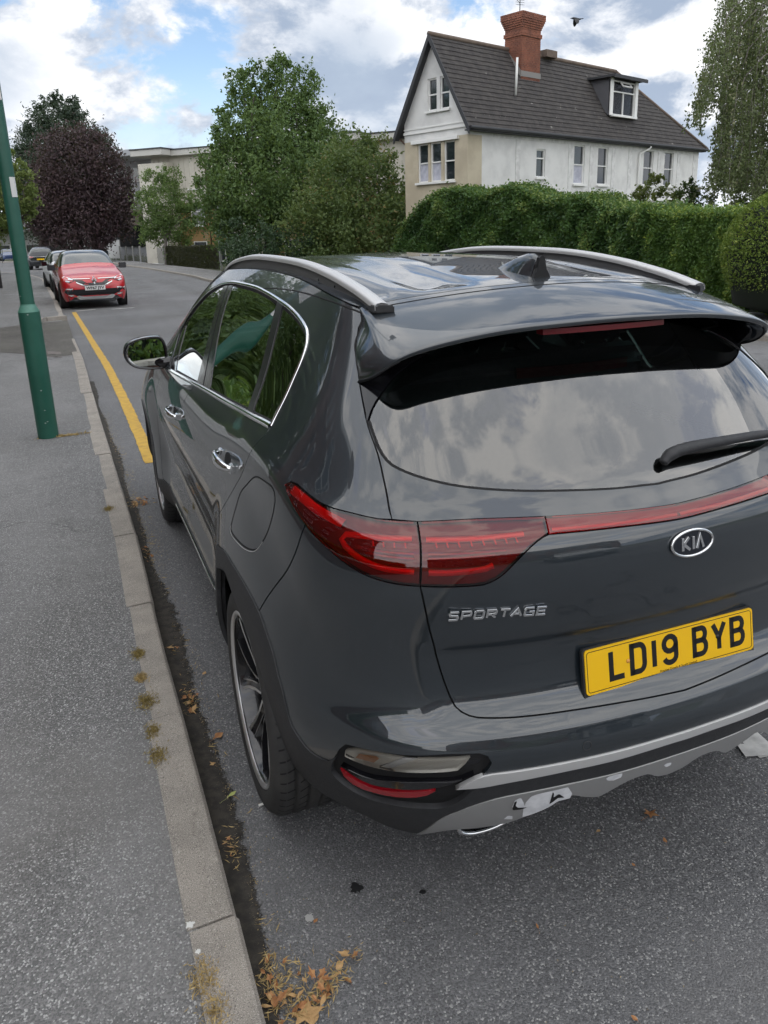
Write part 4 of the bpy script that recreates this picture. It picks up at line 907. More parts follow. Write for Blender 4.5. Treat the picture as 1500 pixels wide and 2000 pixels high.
    # door mirrors
    for s in (-1, 1):
        def T(x, y, z): return Vector((s*x, y, z))
        # outline of the housing seen from behind: outer end rounded, inner end squarer
        out = [(.862, 1.070), (.93, 1.058), (1.01, 1.070), (1.053, 1.105), (1.064, 1.150), (1.045, 1.192), (.985, 1.218), (.91, 1.226), (.868, 1.215), (.852, 1.150)]
        o2 = crom(np.array(out+out[:1]), 4)[:-1]; c = o2.mean(0); V = []; K = len(o2); lv = [(1.0, 2.965, 0), (1.03, 2.985, 0), (1.03, 3.03, 0), (.93, 3.09, 0), (.70, 3.13, 0), (.3, 3.15, 0)]
        for sc, y, _ in lv:
            for q in o2: V.append(T(c[0]+(q[0]-c[0])*sc, y+(q[0]-.85)*.16, c[1]+(q[1]-c[1])*sc))
        F = [(i*K+k, i*K+(k+1) % K, (i+1)*K+(k+1) % K, (i+1)*K+k) for i in range(len(lv)-1) for k in range(K)]+[tuple(range((len(lv)-1)*K, len(lv)*K))]
        mb = MB(); mb.add(V, F); hs = mb.build('door_mirror', M_PAINT, car, True)
        V = [T(c[0]+(q[0]-c[0])*sc, 2.962+(q[0]-.85)*.16+dy, c[1]+(q[1]-c[1])*sc) for sc, dy in ((1.035, .010), (1.03, -.006), (.93, .000), (.88, .016), (.87, .045)) for q in o2]
        F = [(i*K+k, i*K+(k+1) % K, (i+1)*K+(k+1) % K, (i+1)*K+k) for i in range(4) for k in range(K)]
        mb = MB(); mb.add(V, F); mb.build('mirror_surround', M_BLACK, hs, True)
        V = [T(c[0]+(q[0]-c[0])*.885, 2.992+(q[0]-c[0])*.27+(q[1]-c[1])*.045, c[1]+(q[1]-c[1])*.885) for q in o2]
        mb = MB(); mb.add(V, [tuple(range(K))]); g = mb.build('mirror_glass', pmat('mirror_silver', (.75, .78, .78), .01, 1.0), hs)
        mb = MB(); mb.tube([T(.83, 2.93, 1.095), T(.88, 2.97, 1.09), T(.93, 3.03, 1.085)], [.030, .026, .024], 10); mb.build('mirror_stalk', M_BLACK, hs, True)
build_small()
# ---- wheels
def build_wheel(name, loc, side):
    w = empty(name, loc, 0); w.parent = car
    s = -1 if side == 'L' else 1
    M = Matrix.Rotation(rad(90)*s, 4, 'Y')            # lathe axis z -> outward
    rt, rr = .352, .268
    mb = MB(); prof = [(rr-.004, -.112), (.292, -.122), (.318, -.119), (.336, -.106), (rt-.003, -.088)]
    xs = np.linspace(-.082, .082, 34)
    for x in xs: prof.append((rt-(.010 if min(abs(abs(x)-.020), abs(abs(x)-.058)) < .0062 else 0)-.003*(abs(x)/.082)**3, x))
    prof += [(rt-.003, .088), (.337, .106), (.328, .115), (.318, .1195), (.305, .1215), (.294, .1215), (.280, .1195), (rr-.004, .112)]
    mb.lathe(prof, 96, M); t = mb.build('tyre', M_RUBBER, w, True)
    mb = MB()                                             # cross grooves of the tread, over the shoulder
    def tr_(x): return float(np.interp(abs(x), [0, .04, .082, .088, .106, .112], [rt, rt-.0004, rt-.003, rt-.003, .337, .329]))+.0009
    for k in range(58):
        a = 2*math.pi*k/58
        for xa, xb, da in ((-.110, -.066, .05), (-.051, -.027, .045), (.027, .051, -.045), (.066, .110, -.05)):
            V = []
            for q_ in np.linspace(0, 1, 6):
                xx = xa+(xb-xa)*q_; aa = a+da*q_
                for d in (-.008, .008): V.append(M @ Vector((tr_(xx)*math.cos(aa+d), tr_(xx)*math.sin(aa+d), xx)))
            mb.add(V, [(2*i, 2*i+1, 2*i+3, 2*i+2) for i in range(5)])
    mb.build('tread_sipes', M_VOID, t)
    mb = MB(); mb.lathe([(.266, .108), (.270, .113), (.266, .1165), (.258, .114), (.252, .100), (.247, .02), (.247, -.10)], 72, M, 0); rim = mb.build('rim', M_ALLOYDK, w, True)
    mb = MB(); mb.lathe([(.2705, .1125), (.2665, .1176), (.2575, .1150), (.2545, .108)], 72, M); mb.build('rim_edge', M_ALLOY, rim, True)
    # five split spokes: dark sides, machined faces
    mbd, mbf = MB(), MB()
    def zf(r): return .098-.030*(max(0.0, .25-r)/.2)**1.5
    for k in range(5):
        a0 = 2*math.pi*(k+.32)/5; ca, sa = math.cos(a0), math.sin(a0)
        def pt(r, o, z): return M @ Vector((r*ca-o*sa, r*sa+o*ca, z))
        # each spoke: two arms that part towards the rim round a dark pocket; bright machined edge on every arm
        for sg in (-1, 1):
            inn = [(.050, .004), (.095, .006), (.145, .018), (.195, .036), (.252, .060)]; outn = [(.050, .026), (.095, .030), (.145, .046), (.195, .072), (.252, .104)]
            V = []
            for (r, o), (r2, o2_) in zip(inn, outn):
                z = zf(r); V += [pt(r, sg*o, z-.010), pt(r2, sg*o2_, z), pt(r, sg*o, z-.05), pt(r2, sg*o2_, z-.05)]
            F = []
            for i in range(4): b = i*4; F += [(b, b+1, b+5, b+4), (b, b+4, b+6, b+2), (b+1, b+3, b+7, b+5)]
            mbd.add(V, F)
            V2 = []
            for (r, o), (r2, o2_) in zip(inn, outn):
                z = zf(r)+.0012; e = (o2_-o); V2 += [pt(r2, sg*(o2_+.0003), z), pt(r2, sg*(o2_-e*.34), z-.002)]
            mbf.add(V2, [(2*i, 2*i+1, 2*i+3, 2*i+2) for i in range(4)])
            V3 = [pt(r, sg*(o+q), zf(r)-.0085) for (r, o) in inn[1:] for q in (0.0, .005)]; mbf.add(V3, [(2*i, 2*i+1, 2*i+3, 2*i+2) for i in range(3)])
    mbd.lathe([(.0, .052), (.060, .056), (.062, .02)], 24, M)
    sp = mbd.build('spokes', M_ALLOYDK, rim, False); mbf.build('spoke_faces', M_ALLOY, rim, False)
    mb = MB(); mb.lathe([(0, .066), (.026, .066), (.029, .063), (.030, .05)], 24, M); mb.build('hub_cap', M_ALLOYDK, w)
    mb = MB()
    for k in range(5):
        a = 2*math.pi*(k+.82)/5; mb.lathe([(0, .066), (.009, .065), (.010, .05)], 8, M @ Matrix.Translation((.054*math.cos(a), .054*math.sin(a), 0)))
    mb.build('wheel_nuts', M_CHROME, w)
    mb = MB(); mb.lathe([(.03, .015), (.15, .015), (.15, -.005), (.03, -.005)], 36, M); mb.build('brake_disc', pmat('steel', (.25, .24, .23), .4, .8), w, True)
for nm, x, y, sd in (('wheel', -.800, .885, 'L'), ('wheel', -.800, 3.53, 'L'), ('wheel', .800, .885, 'R'), ('wheel', .800, 3.53, 'R')): build_wheel(nm, (x, y, .352), sd)
# ---- dark wheel housings, floor pan and the cabin
def build_inside():
    mb = MB()
    for y in (.885, 3.53):
        for s in (-1, 1):
            V = []; n = 20
            for i in range(n+1):
                a = math.pi*(.02+.90*i/n); r = .43
                for x in (.88, .50): V.append((s*x, y+r*math.cos(a), .36+r*math.sin(a)))
            mb.add(V, [(2*i, 2*i+1, 2*i+3, 2*i+2) for i in range(n)])
            mb.add([(s*.50, y+.45*math.cos(a), .36+.45*math.sin(a)) for a in np.linspace(0, 2*math.pi, 25)[:-1]], [tuple(range(24))])
    mb.build('wheel_housings', M_VOID, car)
    mb = MB(); mb.box((0, 2.2, .34), (1.50, 3.4, .04)); mb.build('floor_pan', M_VOID, car)
    cab = MB(); cab.box((0, 1.9, .55), (1.46, 2.9, .05)); cab.box((0, 3.05, .98), (1.40, .40, .22)); cab.box((0, .55, .86), (1.1, .5, .03))
    for s in (-1, 1): cab.box((s*.79, 1.9, .80), (.05, 2.4, .46))
    cab.build('cabin_tub', M_TRIM, car, bevel=.03)
    def seat(x, y, wd, hd=True):
        mb = MB(); mb.box((x, y+.12, .72), (wd, .50, .16)); 
        M = Matrix.Translation((x, y-.12, .76)) @ Matrix.Rotation(rad(14), 4, 'X'); mb.box((0, -.02, .28), (wd, .13, .62), M=M); st = mb.build('seat', M_SEAT, car, bevel=.045, seg=3, auto=.6)
        return st, M
    def rest(st, M, dx):
        mb = MB(); mb.box((dx, -.01, .70), (.27, .09, .17), M=M); h = mb.build('headrest', M_SEAT, st, bevel=.035, seg=3, auto=.7)
        mb = MB()
        for q in (-.05, .05): mb.tube([M @ Vector((dx+q, -.015, .55)), M @ Vector((dx+q, -.015, .64))], .006, 6)
        mb.build('headrest_posts', M_CHROME, h, True)
    for x in (-.36, .36): s_, M = seat(x, 2.25, .52); rest(s_, M, 0)
    s_, M = seat(0, 1.30, 1.26)
    for dx in (-.42, 0, .42): rest(s_, M, dx)
    mb = MB(); M = Matrix.Translation((.36, 2.78, 1.0)) @ Matrix.Rotation(rad(65), 4, 'X')
    mb.tube([M @ Vector((.18*math.cos(a), .18*math.sin(a), 0)) for a in np.linspace(0, 2*math.pi, 25)], .015, 8, cap=False); mb.box((0, 0, .0), (.34, .07, .04), M=M); mb.build('steering_wheel', M_TRIM, car, True)
build_inside()

# ------------------------------------------------------------------ ground: road, kerb, pavements
def ground_mat(name, base, dark, chip, chip_amt, scale=190, patch=.7, rough=.92, warm=None):
    m = pmat(name, base, rough, 0, 0, .03, .35); nt = m.node_tree; co = objcoord(nt)
    vo = N(nt, 'ShaderNodeTexVoronoi', feature='F1'); lk(nt, co, vo.inputs['Vector']); vo.inputs['Scale'].default_value = scale
    ws = N(nt, 'ShaderNodeSeparateColor'); lk(nt, vo.outputs['Color'], ws.inputs[0])
    big = noise(nt, co, patch, 5, .6); mid = noise(nt, co, 9, 4, .6); fine = noise(nt, co, scale*1.3, 2, .6)
    c = mixc(nt, maprange(nt, ws.outputs[0], .15, .9), dark, base)
    c = mixc(nt, maprange(nt, ws.outputs[1], 1-chip_amt, 1.0), c, chip)
    c = mixc(nt, math_(nt, 'MULTIPLY', maprange(nt, big, .42, .68), .45), c, tuple(x*1.35 for x in base))
    c = mixc(nt, math_(nt, 'MULTIPLY', maprange(nt, mid, .5, .75), .35), c, tuple(x*.6 for x in base))
    if warm: c = mixc(nt, math_(nt, 'MULTIPLY', maprange(nt, noise(nt, co, .45, 4, .6), .5, .7), .4), c, warm)
    st_ = N(nt, 'ShaderNodeMapping'); lk(nt, co, st_.inputs[0]); st_.inputs['Scale'].default_value = (1.1, .05, 1); c = mixc(nt, math_(nt, 'MULTIPLY', maprange(nt, noise(nt, st_.outputs[0], 1.0, 3, .5), .40, .64), .30), c, tuple(x*1.25 for x in base))
    vc = N(nt, 'ShaderNodeTexVoronoi', feature='DISTANCE_TO_EDGE'); dv = N(nt, 'ShaderNodeVectorMath', operation='ADD'); nz = N(nt, 'ShaderNodeTexNoise'); lk(nt, co, nz.inputs['Vector']); nz.inputs['Scale'].default_value = 2.2; nz.inputs['Detail'].default_value = 6; lk(nt, co, dv.inputs[0]); lk(nt, nz.outputs['Color'], dv.inputs[1]); lk(nt, dv.outputs[0], vc.inputs['Vector']); vc.inputs['Scale'].default_value = .32
    crk = math_(nt, 'MULTIPLY', maprange(nt, vc.outputs['Distance'], .0, .006, 1.0, 0.0), maprange(nt, noise(nt, co, .35, 2, .5), .48, .62)); c = mixc(nt, math_(nt, 'MULTIPLY', crk, .7), c, (.025, .024, .023))
    spots = maprange(nt, noise(nt, co, 1.6, 2, .5), .72, .78); c = mixc(nt, math_(nt, 'MULTIPLY', spots, .45), c, (.035, .034, .034))
    lk(nt, c, bsdf(m).inputs['Base Color'])
    h = math_(nt, 'ADD', math_(nt, 'MULTIPLY', vo.outputs['Distance'], -1.0), math_(nt, 'MULTIPLY', fine, .6)); bump(m, h, .75, .004)
    return m
M_ROAD = ground_mat('road_tarmac', (.168, .169, .174), (.080, .081, .085), (.40, .40, .39), .16, 230, .5, .88, (.105, .098, .088))
M_PAVE = ground_mat('pavement_tarmac', (.205, .203, .202), (.100, .100, .101), (.50, .50, .49), .20, 230, .8, .9, (.135, .125, .112))
M_PATCH = ground_mat('patched_tarmac', (.125, .118, .108), (.05, .047, .042), (.3, .29, .27), .12, 220, 1.5, .95, (.10, .10, .075))
M_KERB = varied('kerb_concrete', (.36, .325, .285), (.26, .238, .21), 7, .9, 8, .5, 260, .3, .7)
_nt = M_KERB.node_tree; _sp = noise(_nt, objcoord(_nt), 380, 2, .5)
_old = bsdf(M_KERB).inputs['Base Color'].links[0].from_socket
_st = maprange(_nt, noise(_nt, objcoord(_nt), 26, 4, .7), .60, .74)
lk(_nt, mixc(_nt, math_(_nt, 'MULTIPLY', _st, .5), mixc(_nt, maprange(_nt, _sp, .56, .72), mixc(_nt, maprange(_nt, _sp, .30, .44), (.09, .085, .08), _old), (.56, .53, .48)), (.13, .12, .11)), bsdf(M_KERB).inputs['Base Color'])
M_DIRT = varied('gutter_silt', (.026, .024, .021), (.055, .048, .040), 30, .95, 5, .4, 300)
def _ragged(m):
    nt = m.node_tree; out = nt.nodes['Material Output']; tr = N(nt, 'ShaderNodeBsdfTransparent'); mx = N(nt, 'ShaderNodeMixShader'); tc = N(nt, 'ShaderNodeTexCoord'); sp = N(nt, 'ShaderNodeSeparateXYZ'); lk(nt, tc.outputs['UV'], sp.inputs[0])
    n = math_(nt, 'ADD', math_(nt, 'MULTIPLY', noise(nt, tc.outputs['Object'], 150, 3, .6), .7), math_(nt, 'MULTIPLY', noise(nt, tc.outputs['Object'], 14, 4, .6), .9))
    f = maprange(nt, math_(nt, 'SUBTRACT', math_(nt, 'ADD', n, .05), sp.outputs[0]), -.05, .14)
    lk(nt, f, mx.inputs[0]); lk(nt, tr.outputs[0], mx.inputs[1]); lk(nt, bsdf(m).outputs[0], mx.inputs[2]); lk(nt, mx.outputs[0], out.inputs[0])
_ragged(M_DIRT)
M_LINEY = varied('worn_yellow_paint', (.58, .36, .055), (.44, .27, .055), 16, .8, 8, .2, 250, .35, .7)
M_LINEW = varied('worn_white_paint', (.62, .62, .60), (.40, .40, .39), 14, .8, 8, .2, 250, .4, .75)
def sheet(name, L, R, mat, zl, zr=None, nx=4, kind='structure', parent=None):
    """strip between two polylines given as (x, y); follows the fall of the road"""
    zr = zl if zr is None else zr; V = []; n = len(L)
    for a, b in zip(L, R):
        for k in range(nx+1):
            t = k/nx; x = a[0]+(b[0]-a[0])*t; y = a[1]+(b[1]-a[1])*t; V.append((x, y, float(ground(y))+zl+(zr-zl)*t))
    F = [(i*(nx+1)+k, i*(nx+1)+k+1, (i+1)*(nx+1)+k+1, (i+1)*(nx+1)+k) for i in range(n-1) for k in range(nx)]
    o = mesh_obj(name, V, F, mat, parent, False)
    uv = o.data.uv_layers.new(name='UVMap'); vi = np.empty(len(o.data.loops), np.int32); o.data.loops.foreach_get('vertex_index', vi)
    uv.data.foreach_set('uv', np.stack([(vi % (nx+1))/nx, (vi//(nx+1))*.035], -1).astype(np.float32).ravel())
    if kind: o['kind'] = kind
    return o
# road-side edge of the kerb, from near to far, then bending left
_kp = [(523, 2000), (445, 1700), (375, 1440), (320, 1250), (268, 1040), (224, 900), (198, 820), (180, 758), (164, 700), (148, 666), (136, 636), (125, 616), (112, 586), (98, 562), (86, 544)]
KR = [on_ground(a, b, .105)[:2] for a, b in _kp]
KR = [(-1.075, -14), (-1.07, -6), (-1.068, -2)]+[tuple(p) for p in KR]
_l = KR[-1]; KR += [(_l[0]-.9, _l[1]+7), (_l[0]-3.2, _l[1]+16), (_l[0]-7.5, _l[1]+27), (_l[0]-14, _l[1]+38), (_l[0]-24, _l[1]+50)]
_kk = np.array(KR); _t = np.concatenate([[0], np.cumsum(np.linalg.norm(np.diff(_kk, axis=0), axis=1))])
def kerb_at(s, off=0.0):
    """point on the kerb's road-side edge at arc length s, shifted left by off"""
    x, y = np.interp(s, _t, _kk[:, 0]), np.interp(s, _t, _kk[:, 1]); e = .4
    dx, dy = np.interp(s+e, _t, _kk[:, 0])-np.interp(s-e, _t, _kk[:, 0]), np.interp(s+e, _t, _kk[:, 1])-np.interp(s-e, _t, _kk[:, 1]); l = math.hypot(dx, dy)+1e-9
    return np.array([x-dy/l*off, y+dx/l*off])
def s_of_y(y): return float(np.interp(y, _kk[:, 1], _t))
S_END = _t[-1]-1
SS = np.concatenate([np.arange(0, 50, 1.0), np.arange(50, S_END, 3.0)])
gy = np.concatenate([np.arange(-40, 80, 4), np.arange(80, 420, 30)])
V = [(x, y, float(ground(y))-.03) for y in gy for x in (-260, -60, -15, 0, 15, 60, 260)]
terrain = mesh_obj('ground', V, [(i*7+j, i*7+j+1, (i+1)*7+j+1, (i+1)*7+j) for i in range(len(gy)-1) for j in range(6)], varied('rough_grass', (.05, .065, .03), (.08, .085, .045), .6, .95, 8), None, False); terrain['kind'] = 'structure'
# far side of the road: kerb on the right, curving away to the left
OP = [(8.2, -16), (8.2, 0), (8.2, 14), (8.0, 21), (7.4, 27)]+[tuple(on_ground(a, b)[:2]) for a, b in ((430, 553), (372, 541), (300, 528), (240, 519), (200, 513))]
OP = [p for i, p in enumerate(OP) if i == 0 or p[1] > OP[i-1][1]+1]
_l = OP[-1]; OP += [(_l[0]-5, _l[1]+14), (_l[0]-14, _l[1]+26), (_l[0]-30, _l[1]+40)]
_ok = crom(np.array(OP), 6); _ot = np.concatenate([[0], np.cumsum(np.linalg.norm(np.diff(_ok, axis=0), axis=1))])
def opp_at(s, off=0.0):
    x, y = np.interp(s, _ot, _ok[:, 0]), np.interp(s, _ot, _ok[:, 1]); e = .5
    dx, dy = np.interp(s+e, _ot, _ok[:, 0])-np.interp(s-e, _ot, _ok[:, 0]), np.interp(s+e, _ot, _ok[:, 1])-np.interp(s-e, _ot, _ok[:, 1]); l = math.hypot(dx, dy)+1e-9
    return np.array([x+dy/l*off, y-dx/l*off])
tt = np.linspace(0, 1, 110)
sheet('road', [kerb_at(t*S_END) for t in tt], [opp_at(t*(_ot[-1]-1)) for t in tt], M_ROAD, 0.0, nx=10)
S_DROP0, S_DROP1 = s_of_y(KR[13][1]) , s_of_y(KR[14][1])
pave = sheet('pavement', [kerb_at(s, 3.4 if s < 60 else 3.0) for s in SS], [kerb_at(s, .100) for s in SS], M_PAVE, .100, nx=3)
OS = np.linspace(0, _ot[-1]-1, 60)
sheet('far_pavement', [opp_at(s, .13) for s in OS], [opp_at(s, 2.3) for s in OS], M_PAVE, .10)
# kerb stones, one by one as far as they can be told apart
kerb = empty('kerb'); kerb['kind'] = 'structure'
def kerb_piece(s0, s1, name, at=kerb_at, par=None, n=2, w=.125, jit=0.0, h=.106):
    V = []; F = []
    prof = [(0.0, -.04), (0.004, h-.016), (.014, h-.002), (.022, h), (w, h-.004), (w, -.04)]
    for k in range(n+1):
        s = s0+(s1-s0)*k/n
        for o, z in prof: p = at(s, o+jit); V.append((p[0], p[1], float(ground(p[1]))+z))
    m = len(prof)
    F = [(i*m+j, (i+1)*m+j, (i+1)*m+j+1, i*m+j+1) for i in range(n) for j in range(m-1)]+[tuple(range(m)), tuple(range(n*m, (n+1)*m))[::-1]]
    return mesh_obj(name, V, F, M_KERB, par, False)
random.seed(4)
_js = s_of_y(float(on_ground(462, 1786, .105)[1])); s = _js-.915*8
S_FAR = s_of_y(24)
while s < S_FAR:
    y0 = float(kerb_at(s+.45)[1])
    if not (KR[12][1]+.6 < y0 < KR[13][1]+1.7):      # the dropped length at the crossover
        kerb_piece(s+.004, s+.911, 'kerb_stone', par=kerb, jit=random.uniform(-.004, .004), h=.106+random.uniform(-.004, .003))
    else:
        kerb_piece(s+.004, s+.911, 'kerb_stone', par=kerb, h=.03)
    s += .915
o = kerb_piece(S_FAR+.3, S_END, 'kerb_run', par=kerb, n=60)
okerb = empty('far_kerb'); okerb['kind'] = 'structure'
kerb_piece(0, _ot[-1]-1, 'kerb_run', at=lambda s, o=0: opp_at(s, o), par=okerb, n=90)
# raised corner of the next pavement and the cracked crossover strip
def gp(px, py, dz): return on_ground(px, py, dz)
def flat_poly(name, pts, mat, dz, kind=None):
    V = [tuple(gp(a, b, dz)) for a, b in pts]; o = mesh_obj(name, V, [tuple(range(len(V)))], mat, None, False)
    if o.data.polygons[0].normal.z < 0: o.data.flip_normals()
    if kind: o['kind'] = kind
    return o
flat_poly('crossover', [(0, 640), (60, 632), (132, 626), (140, 650), (152, 692), (110, 697), (60, 692), (0, 688)], M_PATCH, .104, 'structure')
for a, b in (((80, 631), (92, 628)), ((93, 628), (132, 624))):
    p, q = gp(*a, .10), gp(*b, .10); d = (q-p)[:2]; l = np.linalg.norm(d); nrm = np.array([-d[1], d[0]])/l*.16
    mb = MB(); mb.prism([(p[0], p[1]), (q[0], q[1]), (q[0]+nrm[0], q[1]+nrm[1]), (p[0]+nrm[0], p[1]+nrm[1])], 'z', float(p[2])-.06, float(p[2])+.085); mb.build('kerb_stone', M_KERB, kerb, bevel=.012)
# yellow line, bay marks
def paint_strip(name, c, w, mat, dz=.004, rag=.006, label=None, cat=None):
    """painted line along world points with slightly ragged edges"""
    P = np.array([tuple(p[:2]) for p in c]); L = np.concatenate([[0], np.cumsum(np.linalg.norm(np.diff(P, axis=0), axis=1))]); n = max(2, int(L[-1]/.06)); n = min(n, 500)
    t = np.linspace(0, L[-1], n); X = np.stack([np.interp(t, L, P[:, 0]), np.interp(t, L, P[:, 1])], -1); D = np.gradient(X, axis=0); D /= np.linalg.norm(D, axis=1)[:, None]; Nn = np.stack([-D[:, 1], D[:, 0]], -1)
    rs = np.random.RandomState(3); V = []
    for i in range(n):
        for s in (1, -1): q = X[i]+Nn[i]*s*(w/2+rs.uniform(-rag, rag)); V.append((q[0], q[1], float(ground(q[1]))+dz))
    return mesh_obj(name, V, [(2*i+1, 2*i+3, 2*i+2, 2*i) for i in range(n-1)], mat, None, False)
yl = [(on_ground(a, b)+on_ground(c, d))/2 for (a, b), (c, d) in (((139, 610), (150, 610)), ((167, 660), (184, 660)), ((200, 720), (225, 720)), ((232, 785), (256, 785)), ((268, 865), (291, 865)))]
dlt = yl[-1]-yl[-2]; yl = yl+[yl[-1]+dlt*.35]
o = paint_strip('yellow_line', yl, .105, M_LINEY); o['kind'] = 'structure'
w1 = [on_ground(147, 608), on_ground(186, 604.5)]; w2 = [on_ground(218, 604), on_ground(262, 601)]
for c in (w1, w2): o = paint_strip('bay_marking', c, .10, M_LINEW); o['kind'] = 'structure'
o = paint_strip('bay_marking', [on_ground(1440, 1418), on_ground(1462, 1438), on_ground(1505, 1478)], .085, M_LINEW); o['kind'] = 'structure'
o = paint_strip('bay_marking', [on_ground(1446, 1468), on_ground(1505, 1466)], .06, M_LINEW, dz=.008, rag=.012); o['kind'] = 'structure'
for c in ([(300, 549), (345, 552)], [(340, 546), (375, 549)]): o = paint_strip('worn_marking', [on_ground(*c[0]), on_ground(*c[1])], .45, varied('ghost_paint', (.17, .17, .17), (.10, .10, .105), 2.5, .9), rag=.1); o['kind'] = 'structure'
# gutter silt along the kerb foot
rs = np.random.RandomState(8); L_, R2 = [], []
s = s_of_y(-1.5)
while s < s_of_y(9):
    y = kerb_at(s)[1]; k = 1.0 if y < 4 else .75
    wgt = (.085+.022*math.sin(s*1.7)+.015*math.sin(s*4.3+1))*k
    L_.append(kerb_at(s, .002)); R2.append(kerb_at(s, -max(.02, wgt))); s += .035
sheet('gutter_silt', L_, R2, M_DIRT, .012, .003, nx=2)

# ------------------------------------------------------------------ buildings
M_RENDER = varied('white_roughcast', (.74, .74, .725), (.60, .60, .59), 1.3, .9, 6, .9, 26, .35, .75)
M_CREAM = varied('cream_render', (.56, .50, .38), (.46, .40, .30), .9, .9, 6, .25, 30)
M_TRIMW = pmat('white_joinery', (.80, .80, .78), .5)
M_TILE = varied('brown_roof_tile', (.040, .036, .036), (.068, .062, .058), 3.2, .85, 8, .5, 40, .35, .7)
_nt = M_TILE.node_tree; _o = bsdf(M_TILE).inputs['Base Color'].links[0].from_socket
lk(_nt, mixc(_nt, maprange(_nt, noise(_nt, objcoord(_nt), 2.6, 3, .5), .70, .75), mixc(_nt, maprange(_nt, noise(_nt, objcoord(_nt), 14, 2, .5), .68, .76), _o, (.13, .125, .115)), (.26, .25, .23)), bsdf(M_TILE).inputs['Base Color'])
M_BARGE = pmat('dark_bargeboard', (.035, .037, .042), .6)
M_BRICK = None
def brick_mat(name, a, b, mortar, sx=1.0):
    m = pmat(name, a, .9); nt = m.node_tree; br = N(nt, 'ShaderNodeTexBrick'); tc = N(nt, 'ShaderNodeTexCoord')
    br.inputs['Color1'].default_value = (*a, 1); br.inputs['Color2'].default_value = (*b, 1); br.inputs['Mortar'].default_value = (*mortar, 1)
    br.inputs['Scale'].default_value = 1.0; br.inputs['Brick Width'].default_value = .225; br.inputs['Row Height'].default_value = .075; br.inputs['Mortar Size'].default_value = .008; br.inputs['Bias'].default_value = -.1
    sp = N(nt, 'ShaderNodeSeparateXYZ'); lk(nt, tc.outputs['Object'], sp.inputs[0]); cb = N(nt, 'ShaderNodeCombineXYZ')
    lk(nt, math_(nt, 'ADD', sp.outputs[0], sp.outputs[1]), cb.inputs[0]); lk(nt, sp.outputs[2], cb.inputs[1]); lk(nt, cb.outputs[0], br.inputs['Vector'])
    lk(nt, mixc(nt, math_(nt, 'MULTIPLY', maprange(nt, noise(nt, tc.outputs['Object'], 1.4, 6, .6), .35, .7), .5), br.outputs[0], tuple(x*.62 for x in a)), bsdf(m).inputs['Base Color']); return m
M_REDBRICK = brick_mat('red_brick', (.30, .095, .055), (.22, .075, .048), (.26, .22, .18))
M_YBRICK = brick_mat('yellow_brick', (.44, .27, .10), (.36, .22, .085), (.34, .27, .18))
M_DKBRICK = brick_mat('brown_brick', (.16, .075, .055), (.12, .06, .048), (.14, .11, .09))
M_PANE = pmat('window_pane', (.018, .024, .03), .06, 0, .4, .02, .8)
M_CURTAIN = varied('net_curtain', (.50, .51, .58), (.38, .39, .47), 6, .9)
M_CLADW = varied('pale_cladding', (.58, .55, .48), (.50, .47, .41), 1.2, .7)
class Local:
    """a wall's own frame: x along the wall, y outwards, z up"""
    def __init__(s, origin, ang): s.M = Matrix.Translation(origin) @ Matrix.Rotation(ang, 4, 'Z')
    def __call__(s, x, y, z): return s.M @ Vector((x, y, z))
def window(parent, W, x, z, w, h, kind='sash', depth=.11, curtain=0.0, lights=2, name='window'):
    """framed window set into a wall frame W (front of wall at y=0, outward is -y)"""
    mb = MB(); f = .055; M0 = W.M; M = M0 @ Matrix.Translation((0, depth, 0))
    for c, d in (((x, -.01, z+h/2-f/2), (w, .09, f)), ((x, -.01, z-h/2+f/2), (w, .09, f)), ((x-w/2+f/2, -.012, z), (f, .085, h-2*f)), ((x+w/2-f/2, -.012, z), (f, .085, h-2*f))): mb.box(c, d, M=M)
    if kind == 'sash': mb.box((x, -.015, z), (w-2*f, .08, f*.9), M=M)
    if kind == 'casement':
        mb.box((x, -.015, z+h*.18), (w-2*f, .08, f), M=M)
        for k in range(1, lights): mb.box((x-w/2+w*k/lights, -.013, z-h*.16 if lights == 2 else z), (f, .08, h*.68), M=M)
    o = mb.build(name, M_TRIMW, parent)
    mb = MB(); mb.box((x, .02, z), (w-f, .02, h-f), M=M); mb.build('pane', M_PANE, o)
    if curtain:
        mb = MB(); mb.box((x, .006, z-h/2+h*curtain/2+.03), (w-2.2*f, .008, h*curtain-.06), M=M); mb.build('curtain', M_CURTAIN, o)
    mb = MB(); mb.box((x, -.02, z-h/2-.045), (w+.16, .20, .088), M=M0); mb.build('sill', M_TRIMW, o)
    return o
def open_wall(mb, M, x0, x1, z0, z1, holes, deep=.16, y=0.0):
    """wall face with rectangular openings and their reveals; outward is -y"""
    hs = [(x-w/2, x+w/2, z-h/2, z+h/2) for x, z, w, h in holes]
    xs = sorted({x0, x1, *[a for h in hs for a in h[:2]]}); zs = sorted({z0, z1, *[a for h in hs for a in h[2:]]})
    for i in range(len(xs)-1):
        for k in range(len(zs)-1):
            cx, cz = (xs[i]+xs[i+1])/2, (zs[k]+zs[k+1])/2
            if any(a < cx < b and c < cz < d for a, b, c, d in hs): continue
            mb.add([M @ Vector(p) for p in ((xs[i], y, zs[k]), (xs[i+1], y, zs[k]), (xs[i+1], y, zs[k+1]), (xs[i], y, zs[k+1]))], [(0, 1, 2, 3)])
    for a, b, c, d in hs:
        r = [(a, c), (b, c), (b, d), (a, d)]
        mb.add([M @ Vector((p[0], y, p[1])) for p in r]+[M @ Vector((p[0], y+deep, p[1])) for p in r], [(0, 4, 5, 1), (1, 5, 6, 2), (2, 6, 7, 3), (3, 7, 4, 0), (4, 7, 6, 5)])
